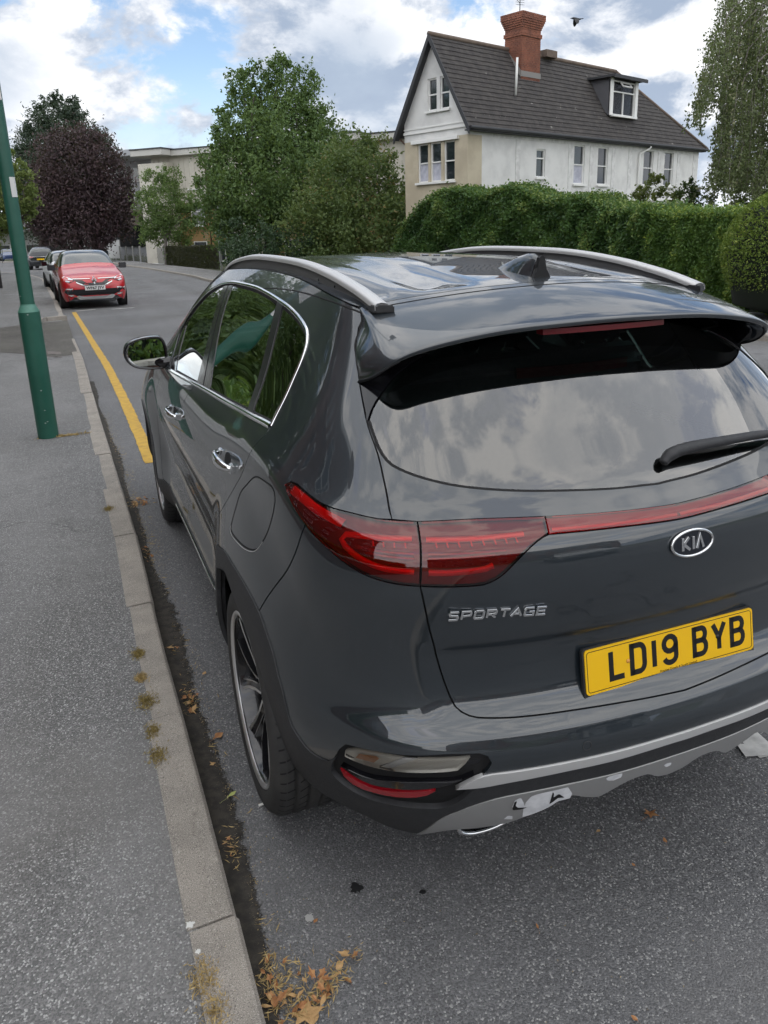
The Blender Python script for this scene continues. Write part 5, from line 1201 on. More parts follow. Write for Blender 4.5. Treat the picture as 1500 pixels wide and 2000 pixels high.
def build_house():
    A = np.array([14.05, 27.75, 0.0]); g0 = float(ground(28)); ang = rad(20.0); L, D, EZ, RZ_ = 19.2, 3.65, 6.12, 9.22
    hs = empty('white_house', (0, 0, 0), 0, 'old white roughcast house with brown tiled roof and tall brick chimney', 'house')
    W = Local((A[0], A[1], 0), ang); M = W.M
    Wg = Local((A[0], A[1], 0), ang+rad(90))           # gable wall, x runs back from the corner (mirrored windows use negative side)
    def P(mb, name, mat, par=None, **k):
        return mb.build(name, mat, par or hs, **k)
    zb = g0-.2
    LW = ((4.82, 4.36, .64, 1.18, 0), (7.75, 4.40, .86, 1.72, .52), (9.70, 4.40, .86, 1.72, 0), (13.90, 4.44, .95, 1.72, 0), (16.0, 4.44, .95, 1.72, 0))
    GU = ((D-1.96, 7.02, .52, 1.24, 0), (D-1.25, 7.02, .52, 1.24, 0)); GL = ((D-2.54, 4.38, .62, 1.56, .5), (D-1.78, 4.38, .62, 1.56, .5), (D-1.0, 4.38, .62, 1.56, 0))
    Mg = Matrix.Translation((A[0], A[1], 0)) @ Matrix.Rotation(ang+rad(-90), 4, 'Z') @ Matrix.Translation((-D, 0, 0))
    class _G: pass
    G = _G(); G.M = Mg
    mb = MB(); open_wall(mb, M, 0, L, zb, EZ, [w[:4] for w in LW]); mb.box((L/2, D/2+.3, (EZ+zb)/2), (L-.4, D-.62, EZ-zb-.02), M=M)
    mb.add([M @ Vector(p) for p in ((L, 0, zb), (L, D, zb), (L, D, EZ), (L, 0, EZ))], [(0, 1, 2, 3)]); P(mb, 'wall', M_RENDER)
    mb = MB(); open_wall(mb, Mg, 0, D, 5.30, EZ, []); 
    gz = lambda x: EZ+(RZ_-.1-EZ)*(1-abs(x-D/2)/(D/2))
    # triangle above the eaves, split round the pair of windows
    x0, x1, zt, zl = GU[0][0]-.26, GU[1][0]+.26, 7.64, 6.40
    for q in ([(0, EZ), (x0, EZ), (x0, gz(x0))], [(x1, EZ), (D, EZ), (x1, gz(x1))], [(x0, EZ), (x1, EZ), (x1, zl), (x0, zl)], [(x0, zt), (x1, zt), (x1, max(zt, gz(x1))), (D/2, gz(D/2)), (x0, max(zt, gz(x0)))], [(GU[0][0]+.26, zl), (GU[1][0]-.26, zl), (GU[1][0]-.26, zt), (GU[0][0]+.26, zt)]):
        q = [p for i, p in enumerate(q) if p != q[i-1]]
        mb.add([Mg @ Vector((x, 0, z)) for x, z in q], [tuple(range(len(q)))])
    for w in GU:
        a_, b_, c_, d_ = w[0]-.26, w[0]+.26, zl, zt; r = [(a_, c_), (b_, c_), (b_, d_), (a_, d_)]
        mb.add([Mg @ Vector((p[0], 0, p[1])) for p in r]+[Mg @ Vector((p[0], .16, p[1])) for p in r], [(0, 4, 5, 1), (1, 5, 6, 2), (2, 6, 7, 3), (3, 7, 4, 0), (4, 7, 6, 5)])
    P(mb, 'gable', M_RENDER)
    mb = MB(); open_wall(mb, Mg, 0, D, zb, 5.30, [w[:4] for w in GL]); mb.box((.42, .03, (5.30+zb)/2), (.86, .10, 5.30-zb), M=M); P(mb, 'cream_corner', M_CREAM)
    mb = MB()
    for z, dp, hh in ((5.64, .07, .10), (5.80, .045, .06)):
        mb.box((L/2+.0, -dp/2, z), (L+.06, dp, hh), M=M); mb.box((-dp/2, D/2, z), (dp, D, hh), M=M)
    mb.box((L*.55, -.05, 2.86), (L*.80, .10, .10), M=M); P(mb, 'string_course', M_TRIMW)
    # rendered quoin-like bands round the openings
    mb = MB()
    for x in (3.2, 7.02, 8.72, 10.6, 12.1, 14.95, 17.0, 18.75): mb.box((x, -.012, 4.1), (.30, .03, 2.4), M=M)
    for x0, x1 in ((1.6, 18.8),): mb.box(((x0+x1)/2, -.010, 5.42), (x1-x0, .026, .30), M=M); mb.box(((x0+x1)/2, -.010, 3.22), (x1-x0, .026, .20), M=M)
    P(mb, 'rough_bands', varied('rough_band', (.74, .74, .73), (.58, .58, .57), 4, .9, 6, 1.0, 12))
    # windows on the long side
    for x, z, w, h, c in LW: window(hs, W, x, z, w, h, 'casement' if w < .7 else 'sash', lights=1, curtain=c)
    for x, z, w, h, c in GU+GL: window(hs, G, x, z, w, h, 'sash', curtain=c)
    mb = MB(); mb.box((1.85, -.06, 5.25), (2.7, .12, .15), M=Mg); P(mb, 'lintel', M_TRIMW)
    # roof: two slopes in lapped courses of separate tiles, right end hipped back
    ov, ev = .32, .34; nrow = 19; tw = .33
    rs = np.random.RandomState(2); V = []; F = []; half = D/2
    dz = (RZ_-EZ); sl = math.hypot(half+ev, dz*(half+ev)/half)
    def slope_pt(side, x, t):        # t 0 at the eave, 1 at the ridge
        y = -ev+(half+ev)*t if side == 0 else D+ev-(half+ev)*t
        return (x, y, EZ-dz*ev/half+(dz+dz*ev/half)*t)
    hipx = L-5.9                       # ridge stops here, hip runs down to the corner
    def tile(side, x0, x1, t0, t1):
        b = len(V); th = .035
        for x, t, up in ((x0, t0, th), (x1, t0, th), (x1, t1, .004), (x0, t1, .004), (x0, t0, 0.0), (x1, t0, 0.0)):
            p = slope_pt(side, x, t); nn = (0, -dz/sl*(1 if side == 0 else -1), half/sl); q = M @ Vector((p[0], p[1]+nn[1]*up*1.0, p[2]+nn[2]*up)); V.append(tuple(q))
        F.extend([(b, b+1, b+2, b+3), (b+4, b+5, b+1, b)])
    for side in (0, 1):
        for r in range(nrow):
            t0, t1 = r/nrow, min(1, (r+1.12)/nrow); xm = L+.25-(L+.25-hipx)*(r/nrow)
            x = -ov+(-.5*tw if r % 2 else 0)
            while x < xm:
                x0, x1 = max(x, -ov), min(x+tw-.006, xm); 
                if x1-x0 > .05: tile(side, x0, x1, t0+rs.uniform(-.002, .002), t1)
                x += tw
    o = mesh_obj('roof_tile', V, F, M_TILE, hs, False); o['kind'] = 'stuff'
    mb = MB()                          # roof deck under the tiles, hip slope
    c = [slope_pt(0, -ov+.02, 0), slope_pt(0, L+.25, 0), slope_pt(0, hipx, 1), slope_pt(0, -ov+.02, 1), slope_pt(1, -ov+.02, 0), slope_pt(1, L+.25, 0)]
    c = [M @ Vector((p[0], p[1], p[2]-.02)) for p in c]
    mb.add(c, [(0, 1, 2, 3), (3, 2, 5, 4), (1, 5, 2)]); P(mb, 'roof', M_TILE)
    mb = MB(); q = [M @ Vector((x, half, RZ_+.02)) for x in np.linspace(-ov, hipx, 40)]; mb.tube(q, .10, 8)
    mb.tube([M @ Vector((hipx, half, RZ_+.02)), M @ Vector((L+.27, -ev, EZ-dz*ev/half+.04))], .085, 8); P(mb, 'ridge_tiles', varied('ridge_tile', (.12, .09, .075), (.17, .13, .10), 3, .85), smooth=True)
    # bargeboards, gutter, downpipe
    mb = MB()
    for side in (0, 1):
        a, b = slope_pt(side, -ov-.02, -.01), slope_pt(side, -ov-.02, 1.0); 
        mb.add([M @ Vector(p) for p in ((a[0], a[1], a[2]+.05), (b[0], b[1], b[2]+.05), (b[0], b[1], b[2]-.24), (a[0], a[1], a[2]-.24), (a[0]+.06, a[1], a[2]+.05), (b[0]+.06, b[1], b[2]+.05), (b[0]+.06, b[1], b[2]-.24), (a[0]+.06, a[1], a[2]-.24))], [(0, 1, 2, 3), (7, 6, 5, 4), (0, 4, 5, 1), (2, 6, 7, 3), (0, 3, 7, 4)])
        mb.add([M @ Vector(p) for p in ((a[0]+.06, a[1], a[2]-.10), (b[0]+.06, b[1], b[2]-.10), (0.0, b[1], b[2]-.10), (0.0, a[1], a[2]-.10))], [(0, 1, 2, 3)])
    P(mb, 'bargeboard', M_BARGE)
    e = slope_pt(0, 0, 0)
    mb = MB(); mb.tube([M @ Vector((-.25, e[1]-.05, e[2]-.02)), M @ Vector((L+.3, e[1]-.05, e[2]-.02))], .07, 8); mb.box((L/2, -.18, e[2]-.10), (L+.4, .30, .05), M=M); P(mb, 'gutter', M_BARGE)
    mb = MB(); mb.tube([M @ Vector((13.45, e[1]-.02, e[2]-.1)), M @ Vector((13.40, e[1]+.04, e[2]-.22)), M @ Vector((12.85, -.10, e[2]-.45)), M @ Vector((12.85, -.08, e[2]-.7)), M @ Vector((12.85, -.08, zb))], .045, 8); P(mb, 'downpipe', M_TRIMW, smooth=True)
    mb = MB(); mb.tube([M @ Vector((3.6, .5, 7.1)), M @ Vector((3.6, .45, 8.58))], .05, 8); P(mb, 'flue', M_TRIMW, smooth=True)
    # chimney: corbelled stack of real brick courses
    cx, cy = 5.3, half-.30; ch = empty('chimney'); ch.parent = hs; zc = 7.6; V = []; mbk = MB(); mbo = MB()
    levels = [(zc+.085*k) for k in range(36)]
    for k, z in enumerate(levels):
        w, d = 1.32, .95
        if k >= 29: e2 = min(.30, .060*(k-28)); w += e2; d += e2
        if k in (25, 26): w += .09; d += .09
        if k >= 36: w -= .06*(k-35); d -= .06*(k-35)
        for ax, ln, ofs, sg in (('x', w, d/2, -1), ('x', w, d/2, 1), ('y', d, w/2, -1), ('y', d, w/2, 1)):
            nb = max(3, round(ln/.23)); bl = ln/nb
            for i in range(-1, nb):
                c0 = -ln/2+(i+(.5 if k % 2 else 0))*bl; a, b = max(c0, -ln/2), min(c0+bl-.012, ln/2)
                if b-a < .04: continue
                m = (a+b)/2; jj = rs.uniform(-.004, .006)
                pos = (cx+m, cy+sg*(ofs-.05+jj), z) if ax == 'x' else (cx+sg*(ofs-.05+jj), cy+m, z)
                mbk.box(pos, (b-a, .10, .073) if ax == 'x' else (.10, b-a, .073), M=M)
        mbo.box((cx, cy, z), (w-.03, d-.03, .085), M=M)
    o = mbk.build('brick', varied('chimney_brick', (.27, .105, .065), (.17, .07, .048), 2.2, .9, 7, .3, 60), ch); o['kind'] = 'stuff'
    mbo.build('mortar', pmat('mortar', (.20, .15, .12), .95), ch)
    mb = MB(); mb.add([M @ Vector(p) for p in ((cx-.70, cy-.50, 8.05), (cx+.70, cy-.50, 8.05), (cx+.70, cy-.50, 8.28), (cx-.70, cy-.50, 8.28), (cx-.71, cy+.3, 9.2), (cx-.71, cy+.3, 8.9), (cx-.71, cy-.50, 8.0))], [(0, 1, 2, 3), (3, 4, 5, 6)]); mb.build('lead_flashing', pmat('lead', (.22, .21, .20), .6), ch)
    mb = MB(); t = Vector(M @ Vector((cx-.25, cy, zc+2.98))); mb.tube([t, t+Vector((0, 0, .85))], .02, 6)
    for k in range(5): mb.tube([t+Vector((-.22, 0, .45+.09*k)), t+Vector((.22, 0, .45+.09*k))], .008, 4)
    mb.tube([t+Vector((.0, 0, .5)), t+Vector((-.35, -.1, .7))], .012, 4); mb.build('tv_aerial', M_BARGE, ch)
    mb = MB(); mb.box((cx+2.1, half, RZ_+.12), (.8, .7, .3), M=M); P(mb, 'low_stack', varied('old_stack', (.12, .09, .075), (.17, .13, .10), 3, .85))
    # dormer
    dx, dw, dz0, dh = 11.6, 2.45, 6.78, 1.66; yfr = .18
    dm = empty('dormer'); dm.parent = hs
    mb = MB(); mb.prism([(yfr+.12, dz0), (1.7, dz0+1.58), (1.7, dz0+dh), (yfr+.12, dz0+dh)], 'x', dx-dw/2, dx+dw/2, M=M); mb.build('cheek', pmat('dormer_cheek', (.10, .10, .11), .7), dm)
    mb = MB(); mb.box((dx, yfr+.6, dz0+dh+.06), (dw+.45, 1.9, .10), M=M); mb.box((dx, yfr-.34, dz0+dh+.02), (dw+.5, .06, .14), M=M); mb.build('flat_roof', M_BARGE, dm)
    Wd = Local(W(0, yfr, 0), ang); wn_ = window(dm, Wd, dx, dz0+dh/2-.02, dw-.45, dh-.10, 'casement')
    mb = MB(); 
    for s in (-1, 1): mb.box((dx+s*(dw/2-.12), yfr+.02, dz0+dh/2), (.24, .05, dh), M=M)
    mb.build('dormer_front', M_TRIMW, dm)
    mb = MB(); Mo = M @ Matrix.Translation((dx-.1, yfr-.06, dz0+dh-.16)) @ Matrix.Rotation(rad(-38), 4, 'X'); mb.box((0, 0, -.24), (.82, .05, .05), M=Mo); mb.box((0, 0, 0.0), (.82, .05, .05), M=Mo); mb.box((-.40, 0, -.12), (.05, .05, .25), M=Mo); mb.box((.40, 0, -.12), (.05, .05, .25), M=Mo); mb.build('open_vent', M_TRIMW, wn_)
    mb = MB()                          # black bay roof just above the hedge
    mb.prism([(-.7, 2.62), (.0, 2.80), (.0, 2.55)], 'x', 8.6, 11.0, M=M); P(mb, 'bay_roof', M_BARGE)
    rebase(hs, (A[0], A[1], g0)); return hs
build_house()
def facade_block(name, label, cat, origin, ang, L, D, H, mat, floors, parts):
    b = empty(name, (0, 0, 0), 0, label, cat); W = Local(origin, ang); M = W.M; z0 = origin[2]
    mb = MB(); mb.box((L/2, D/2+.2, H/2-1), (L, D, H+2), M=M); mb.build('wall', mat, b); parts(b, W, M); rebase(b, origin); return b
def build_flats():
    # long block behind the trees: pale boarded top storey, yellow brick below, projecting bays
    D0 = 64.0; a = at_depth(312, 470, D0); b_ = at_depth(800, 470, 55.0); z0 = float(ground(a[1]))-.5
    ang = math.atan2(b_[1]-a[1], b_[0]-a[0]); L = float(np.linalg.norm((b_-a)[:2])); topz = float(at_depth(300, 303, D0)[2])-.25; H = topz-z0
    def parts(b, W, M):
        mb = MB(); mb.box((L/2, -.06, H-1.95), (L, .12, 3.6), M=M); mb.build('boarding', M_CLADW, b)
        mb = MB()
        for i in range(int(L/.5)): mb.box((.25+i*.5, -.13, H-2.0), (.03, .03, 3.4), M=M)
        o = mb.build('board_rib', M_CLADW, b); o['kind'] = 'stuff'
        mb = MB(); mb.box((L/2, D_/2-.1, H+.05), (L+.6, D_+1.2, .42), M=M); 
        for x in (1.0, 9.5, 18, 26.5): mb.box((x, -1.1, H+.09), (3.1, 1.5, .46), M=M)
        mb.build('fascia', pmat('roof_fascia', (.50, .49, .46), .6), b)
        mb = MB(); mb.box((L/2, D_/2-.1, H+.30), (L+.7, D_+1.3, .10), M=M)
        for x in (1.0, 9.5, 18, 26.5): mb.box((x, -1.12, H+.35), (3.2, 1.6, .10), M=M)
        mb.build('roof', M_BARGE, b)
        for x in (1.0, 9.5, 18, 26.5):
            mb = MB(); mb.box((x, -.75, H/2-.4), (2.5, 1.4, H-.6), M=M); bay = mb.build('bay', M_CLADW, b)
            Wf = Local(W(0, -1.46, 0), ang); Ws = Local(W(x+1.26, -1.35, 0), ang+rad(90))
            for f in range(4):
                z = H-1.9-f*2.85
                if z < 1: continue
                for q in (-.55, .55): window(bay, Wf, x+q, z, 1.0, 1.7, 'casement', lights=1)
                window(bay, Ws, .62, z, .9, 1.7, 'casement', lights=1)
        for x in (4.2, 6.6, 12.8, 15.2, 21.3, 23.6):
            for f in range(4):
                z = H-1.9-f*2.85
                if z > 1: window(b, Local(W(0, -.13, 0), ang), x, z, 1.3, 1.6, 'casement')
        mb = MB(); 
        for x in (5.4, 14.1, 22.6): mb.tube([M @ Vector((x-.4, -.5, H-.2)), M @ Vector((x, -.2, H-.7)), M @ Vector((x, -.2, 0))], .07, 6)
        mb.build('downpipe', pmat('brown_pipe', (.10, .055, .04), .6), b, True)
    D_ = 4.0
    facade_block('flats', 'four storey yellow brick flats with pale boarded top floor behind the trees', 'building', (a[0], a[1], z0), ang, L, D_, H, M_YBRICK, 4, parts)
build_flats()
def build_far():
    # grey-white concrete block with overhanging floor, seen between the dark tree and the small tree
    D0 = 88.0; a = at_depth(228, 470, D0); b_ = at_depth(330, 470, D0-4); z0 = float(ground(a[1]))-1.0; ang = math.atan2(b_[1]-a[1], b_[0]-a[0]); L = float(np.linalg.norm((b_-a)[:2]))
    H = float(at_depth(240, 318, D0)[2])-z0
    def parts(b, W, M):
        mb = MB(); mb.box((L/2, -1.2, H*.47), (L+.5, 2.4, 1.6), M=M); mb.build('overhang', pmat('brown_concrete', (.17, .13, .11), .8), b)
        mb = MB(); mb.box((L/2, -.3, H+.1), (L+.8, 8.2, .6), M=M); mb.build('parapet', pmat('pale_panel', (.48, .50, .53), .7), b)
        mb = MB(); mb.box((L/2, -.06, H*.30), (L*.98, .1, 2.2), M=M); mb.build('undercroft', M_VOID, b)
        mb = MB(); mb.box((L*.16, -2.6, H*.19), (L*.50, .1, 2.0), M=M); mb.build('white_hoarding', pmat('hoarding', (.62, .62, .62), .7), b)
        for f in range(2):
            for k in range(4): window(b, W, 1.0+k*1.5, H-1.6-f*2.7, 1.0, 1.4, 'casement', lights=1)
    facade_block('office_block', 'pale concrete office block with brown overhanging floor beyond the copper tree', 'building', (a[0], a[1], z0), ang, L, 8.0, H, pmat('pale_concrete', (.42, .42, .44), .8), 3, parts)
    D0 = 112.0; a = at_depth(-260, 470, D0); b_ = at_depth(262, 470, D0+4); z0 = float(ground(a[1]))-1.0; ang = math.atan2(b_[1]-a[1], b_[0]-a[0]); L = float(np.linalg.norm((b_-a)[:2])); H = float(at_depth(60, 452, D0)[2])-z0
    def parts2(b, W, M):
        mb = MB(); mb.box((L/2, -.4, H+.12), (L+1, 9, .3), M=M); mb.build('roof', pmat('grey_roof', (.30, .30, .31), .7), b)
        mb = MB(); mb.box((L/2, -.06, H*.52), (L*.98, .1, .9), M=M); mb.build('window_band', M_PANE, b)
        mb = MB()
        for k in range(18): mb.box((1+k*(L-2)/17, -.14, H*.52), (.25, .12, 1.0), M=M)
        mb.build('mullions', M_TRIMW, b)
    facade_block('school_hall', 'long low white building with dark window band far down the road', 'building', (a[0], a[1], z0), ang, L, 8.0, H, pmat('far_white', (.60, .60, .61), .8), 1, parts2)
    # red brick flats standing behind the pavement on the left; the photograph shows them mirrored in the car
    def parts3(b, W, M):
        for f in range(4):
            for k in range(9):
                x = 1.6+k*2.9; z = 1.7+f*2.75
                window(b, W, x, z, 1.5 if k % 3 != 1 else .8, 1.45, 'casement', lights=2 if k % 3 != 1 else 1)
        mb = MB(); mb.box((13.5, -.10, 12.5), (28, .3, .5), M=M); mb.build('parapet', M_TRIMW, b)
        for x in (6.0, 20.5):
            mb = MB(); mb.box((x, -.55, 5.5), (2.2, 1.1, 12.9), M=M); bay = mb.build('stair_bay', M_DKBRICK, b)
    def parts4(b, W, M):
        for f in range(2):
            for k in range(11): window(b, W, 1.8+k*2.6, 1.7+f*2.9, 1.3, 1.6, 'sash')
        mb = MB(); mb.prism([(-.4, 6.0), (3.5, 8.6), (7.4, 6.0)], 'x', -.2, 30.2, M=M); mb.build('roof', M_TILE, b)
    facade_block('brick_terrace', 'row of red brick houses across the street end behind us, mirrored in the tailgate', 'house', (17.0, -30.0, 0), rad(180), 30, 7, 6.0, M_REDBRICK, 2, parts4)
    facade_block('brick_flats', 'dark red brick flats with white windows reflected in the side of the grey car', 'building', (-10.2, -5.5, 0), rad(90), 27, 9, 12.6, M_DKBRICK, 4, parts3)
build_far()

# ------------------------------------------------------------------ vegetation
def leaf_mat(name, a, b, c=None, trans=.34, rough=.5):
    m = pmat(name, a, rough, 0, 0, .03, .35); nt = m.node_tree; at = N(nt, 'ShaderNodeAttribute', attribute_name='tone'); t = at.outputs['Fac']
    col = mixc(nt, t, a, b)
    if c: col = mixc(nt, maprange(nt, t, .90, .96), col, c)
    lk(nt, col, bsdf(m).inputs['Base Color'])
    tr = N(nt, 'ShaderNodeBsdfTranslucent'); mx = N(nt, 'ShaderNodeMixShader'); mx.inputs[0].default_value = trans; out = nt.nodes['Material Output']
    lk(nt, mixc(nt, .5, col, (.20, .26, .04)), tr.inputs[0]); lk(nt, bsdf(m).outputs[0], mx.inputs[1]); lk(nt, tr.outputs[0], mx.inputs[2]); lk(nt, mx.outputs[0], out.inputs[0]); return m
def leaf_mesh(name, P, size, rs, mat, parent=None, ratio=.55, bias=None, droop=0.0, tone=None, flat=0.0):
    """P (n,3) leaf positions; every leaf is a folded diamond of its own"""
    n = len(P); size = np.broadcast_to(np.asarray(size, float), (n,))*rs.uniform(.65, 1.3, n)
    d = rs.normal(size=(n, 3)); d[:, 2] = d[:, 2]*(1-flat)-droop
    if bias is not None: d += bias
    d /= np.linalg.norm(d, axis=1)[:, None]+1e-9
    a = rs.normal(size=(n, 3)); a[:, 2] += .9*flat; s = np.cross(d, a); s /= np.linalg.norm(s, axis=1)[:, None]+1e-9; nn = np.cross(d, s)
    L = d*size[:, None]; W = s*(size*ratio*.5)[:, None]; up = nn*(size*.10)[:, None]
    V = np.stack([P-L*.5, P+W+up, P+L*.5, P-W+up], 1).reshape(-1, 3)
    F = np.arange(n*4, dtype=np.int32).reshape(n, 4)
    o = mesh_obj(name, V, F, mat, parent, False)
    tn = rs.uniform(0, 1, n) if tone is None else np.clip(tone+rs.uniform(-.25, .25, n), 0, 1)
    at = o.data.attributes.new('tone', 'FLOAT', 'POINT'); at.data.foreach_set('value', np.repeat(tn, 4).astype(np.float32)); return o
def lobe_points(C, r, n, rs, clump=.20, hollow=.45, squash=1.0):
    k = max(5, int(n/55)); u = rs.normal(size=(k, 3)); u /= np.linalg.norm(u, axis=1)[:, None]; rad_ = r*(hollow+(1.0-hollow)*rs.uniform(0, 1, k)**.55)
    c = u*rad_[:, None]; i = rs.randint(0, k, n); p = c[i]+rs.normal(size=(n, 3))*r*clump*rs.uniform(.5, 1.1, (k, 1))[i]
    p[:, 2] *= squash; return p+C, np.clip((rs.uniform(0, 1, k)*.7+.15)[i], 0, 1)
def limb(mb, a, b, r0, r1, rs, bend=.08):
    a, b = np.array(a), np.array(b); n = 5; l = np.linalg.norm(b-a); j = rs.normal(size=3)*l*bend
    mb.tube([tuple(a+(b-a)*t+j*math.sin(math.pi*t)) for t in np.linspace(0, 1, n)], list(np.linspace(r0, r1, n)), 7)
M_BARK = varied('bark', (.07, .058, .048), (.035, .03, .026), 3, .95, 6, .6, 12)
M_BARKP = varied('pale_bark', (.22, .20, .18), (.10, .09, .08), 4, .9, 6, .3, 14)
def lobe_tree(name, label, D, lobes, base, mat, dens, leaf, seed, trunk_r=.3, group=None, ratio=.55, droop=0.0, clump=.20, hollow=.45, squash=1.0, bark=None, limbs=True, cat='tree', sprigs=0):
    """crown given as round masses seen in the photograph: (px, py, radius in px, metres nearer or farther)"""
    rs = np.random.RandomState(seed); P, T = [], []; mb = MB()
    bx_, by_ = base; g = at_depth(bx_, by_, D); g[2] = float(ground(g[1]))
    t = empty(name, tuple(g), 0, label, cat, group); cs = []
    for px, py, r, dd in lobes:
        Dd = D+dd; C = at_depth(px, py, Dd); rm = r/FPX*Dd; cs.append((C, rm)); n = int(dens*rm*rm)
        p, tn = lobe_points(C, rm, n, rs, clump, hollow, squash); P.append(p); T.append(tn)
        for _ in range(sprigs):               # shoots that stand clear of the outline
            u = rs.normal(size=3); u[2] = abs(u[2])+.4; u /= np.linalg.norm(u); q = C+u*rm*rs.uniform(.85, 1.0); e = q+u*rm*rs.uniform(.25, .5); k = 16
            P.append(q+(e-q)*rs.uniform(0, 1, (k, 1))+rs.normal(size=(k, 3))*leaf*.35); T.append(np.full(k, .6))
    P = np.vstack(P)-g; T = np.concatenate(T); P[:, 2] = np.maximum(P[:, 2], .05)
    leaf_mesh('crown', P, leaf, rs, mat, t, ratio, droop=droop, tone=T)
    top = max(cs, key=lambda c: c[1]); h = top[0]-g
    fork = np.array([h[0]*.35, h[1]*.35, max(.8, h[2]*.45)])
    mb.tube([(0, 0, -.3), tuple(fork*np.array([.3, .3, .5])), tuple(fork)], [trunk_r*1.25, trunk_r, trunk_r*.8], 9)
    if limbs:
        for C, rm in cs: limb(mb, fork, (C-g), trunk_r*.45, .02, rs); limb(mb, (C-g)*.75+fork*.25, C-g+rs.normal(size=3)*rm*.5, trunk_r*.12, .012, rs)
    mb.build('trunk', bark or M_BARK, t, True); return t
M_L_MID = leaf_mat('leaf_mid_green', (0.062, 0.121, 0.040), (0.139, 0.217, 0.070))
M_L_HAW = leaf_mat('leaf_hawthorn', (0.069, 0.121, 0.041), (0.161, 0.213, 0.071), (0.230, 0.184, 0.069))
M_L_DARK = leaf_mat('leaf_conifer', (0.027, 0.049, 0.035), (0.057, 0.084, 0.049), trans=.1)
M_L_COP = leaf_mat('leaf_copper', (0.035, 0.023, 0.030), (0.078, 0.043, 0.049), trans=.12)
M_L_LIME = leaf_mat('leaf_lime', (0.116, 0.171, 0.049), (0.217, 0.265, 0.085))
M_L_BIRCH = leaf_mat('leaf_birch', (0.093, 0.124, 0.056), (0.178, 0.217, 0.101), (0.265, 0.265, 0.155))
M_L_SMALL = leaf_mat('leaf_small_tree', (0.078, 0.139, 0.047), (0.171, 0.256, 0.078))
M_L_IVY = leaf_mat('leaf_ivy', (0.040, 0.097, 0.031), (0.101, 0.194, 0.053), (0.233, 0.310, 0.093), rough=.35)
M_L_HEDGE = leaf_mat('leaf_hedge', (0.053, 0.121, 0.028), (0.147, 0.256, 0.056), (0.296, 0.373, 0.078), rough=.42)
M_L_PRIVET = leaf_mat('leaf_privet', (0.109, 0.186, 0.034), (0.233, 0.319, 0.062), (0.373, 0.435, 0.093), rough=.42)
M_L_DKIVY = leaf_mat('leaf_dark_ivy', (0.025, 0.056, 0.028), (0.053, 0.097, 0.040), trans=.1, rough=.38)
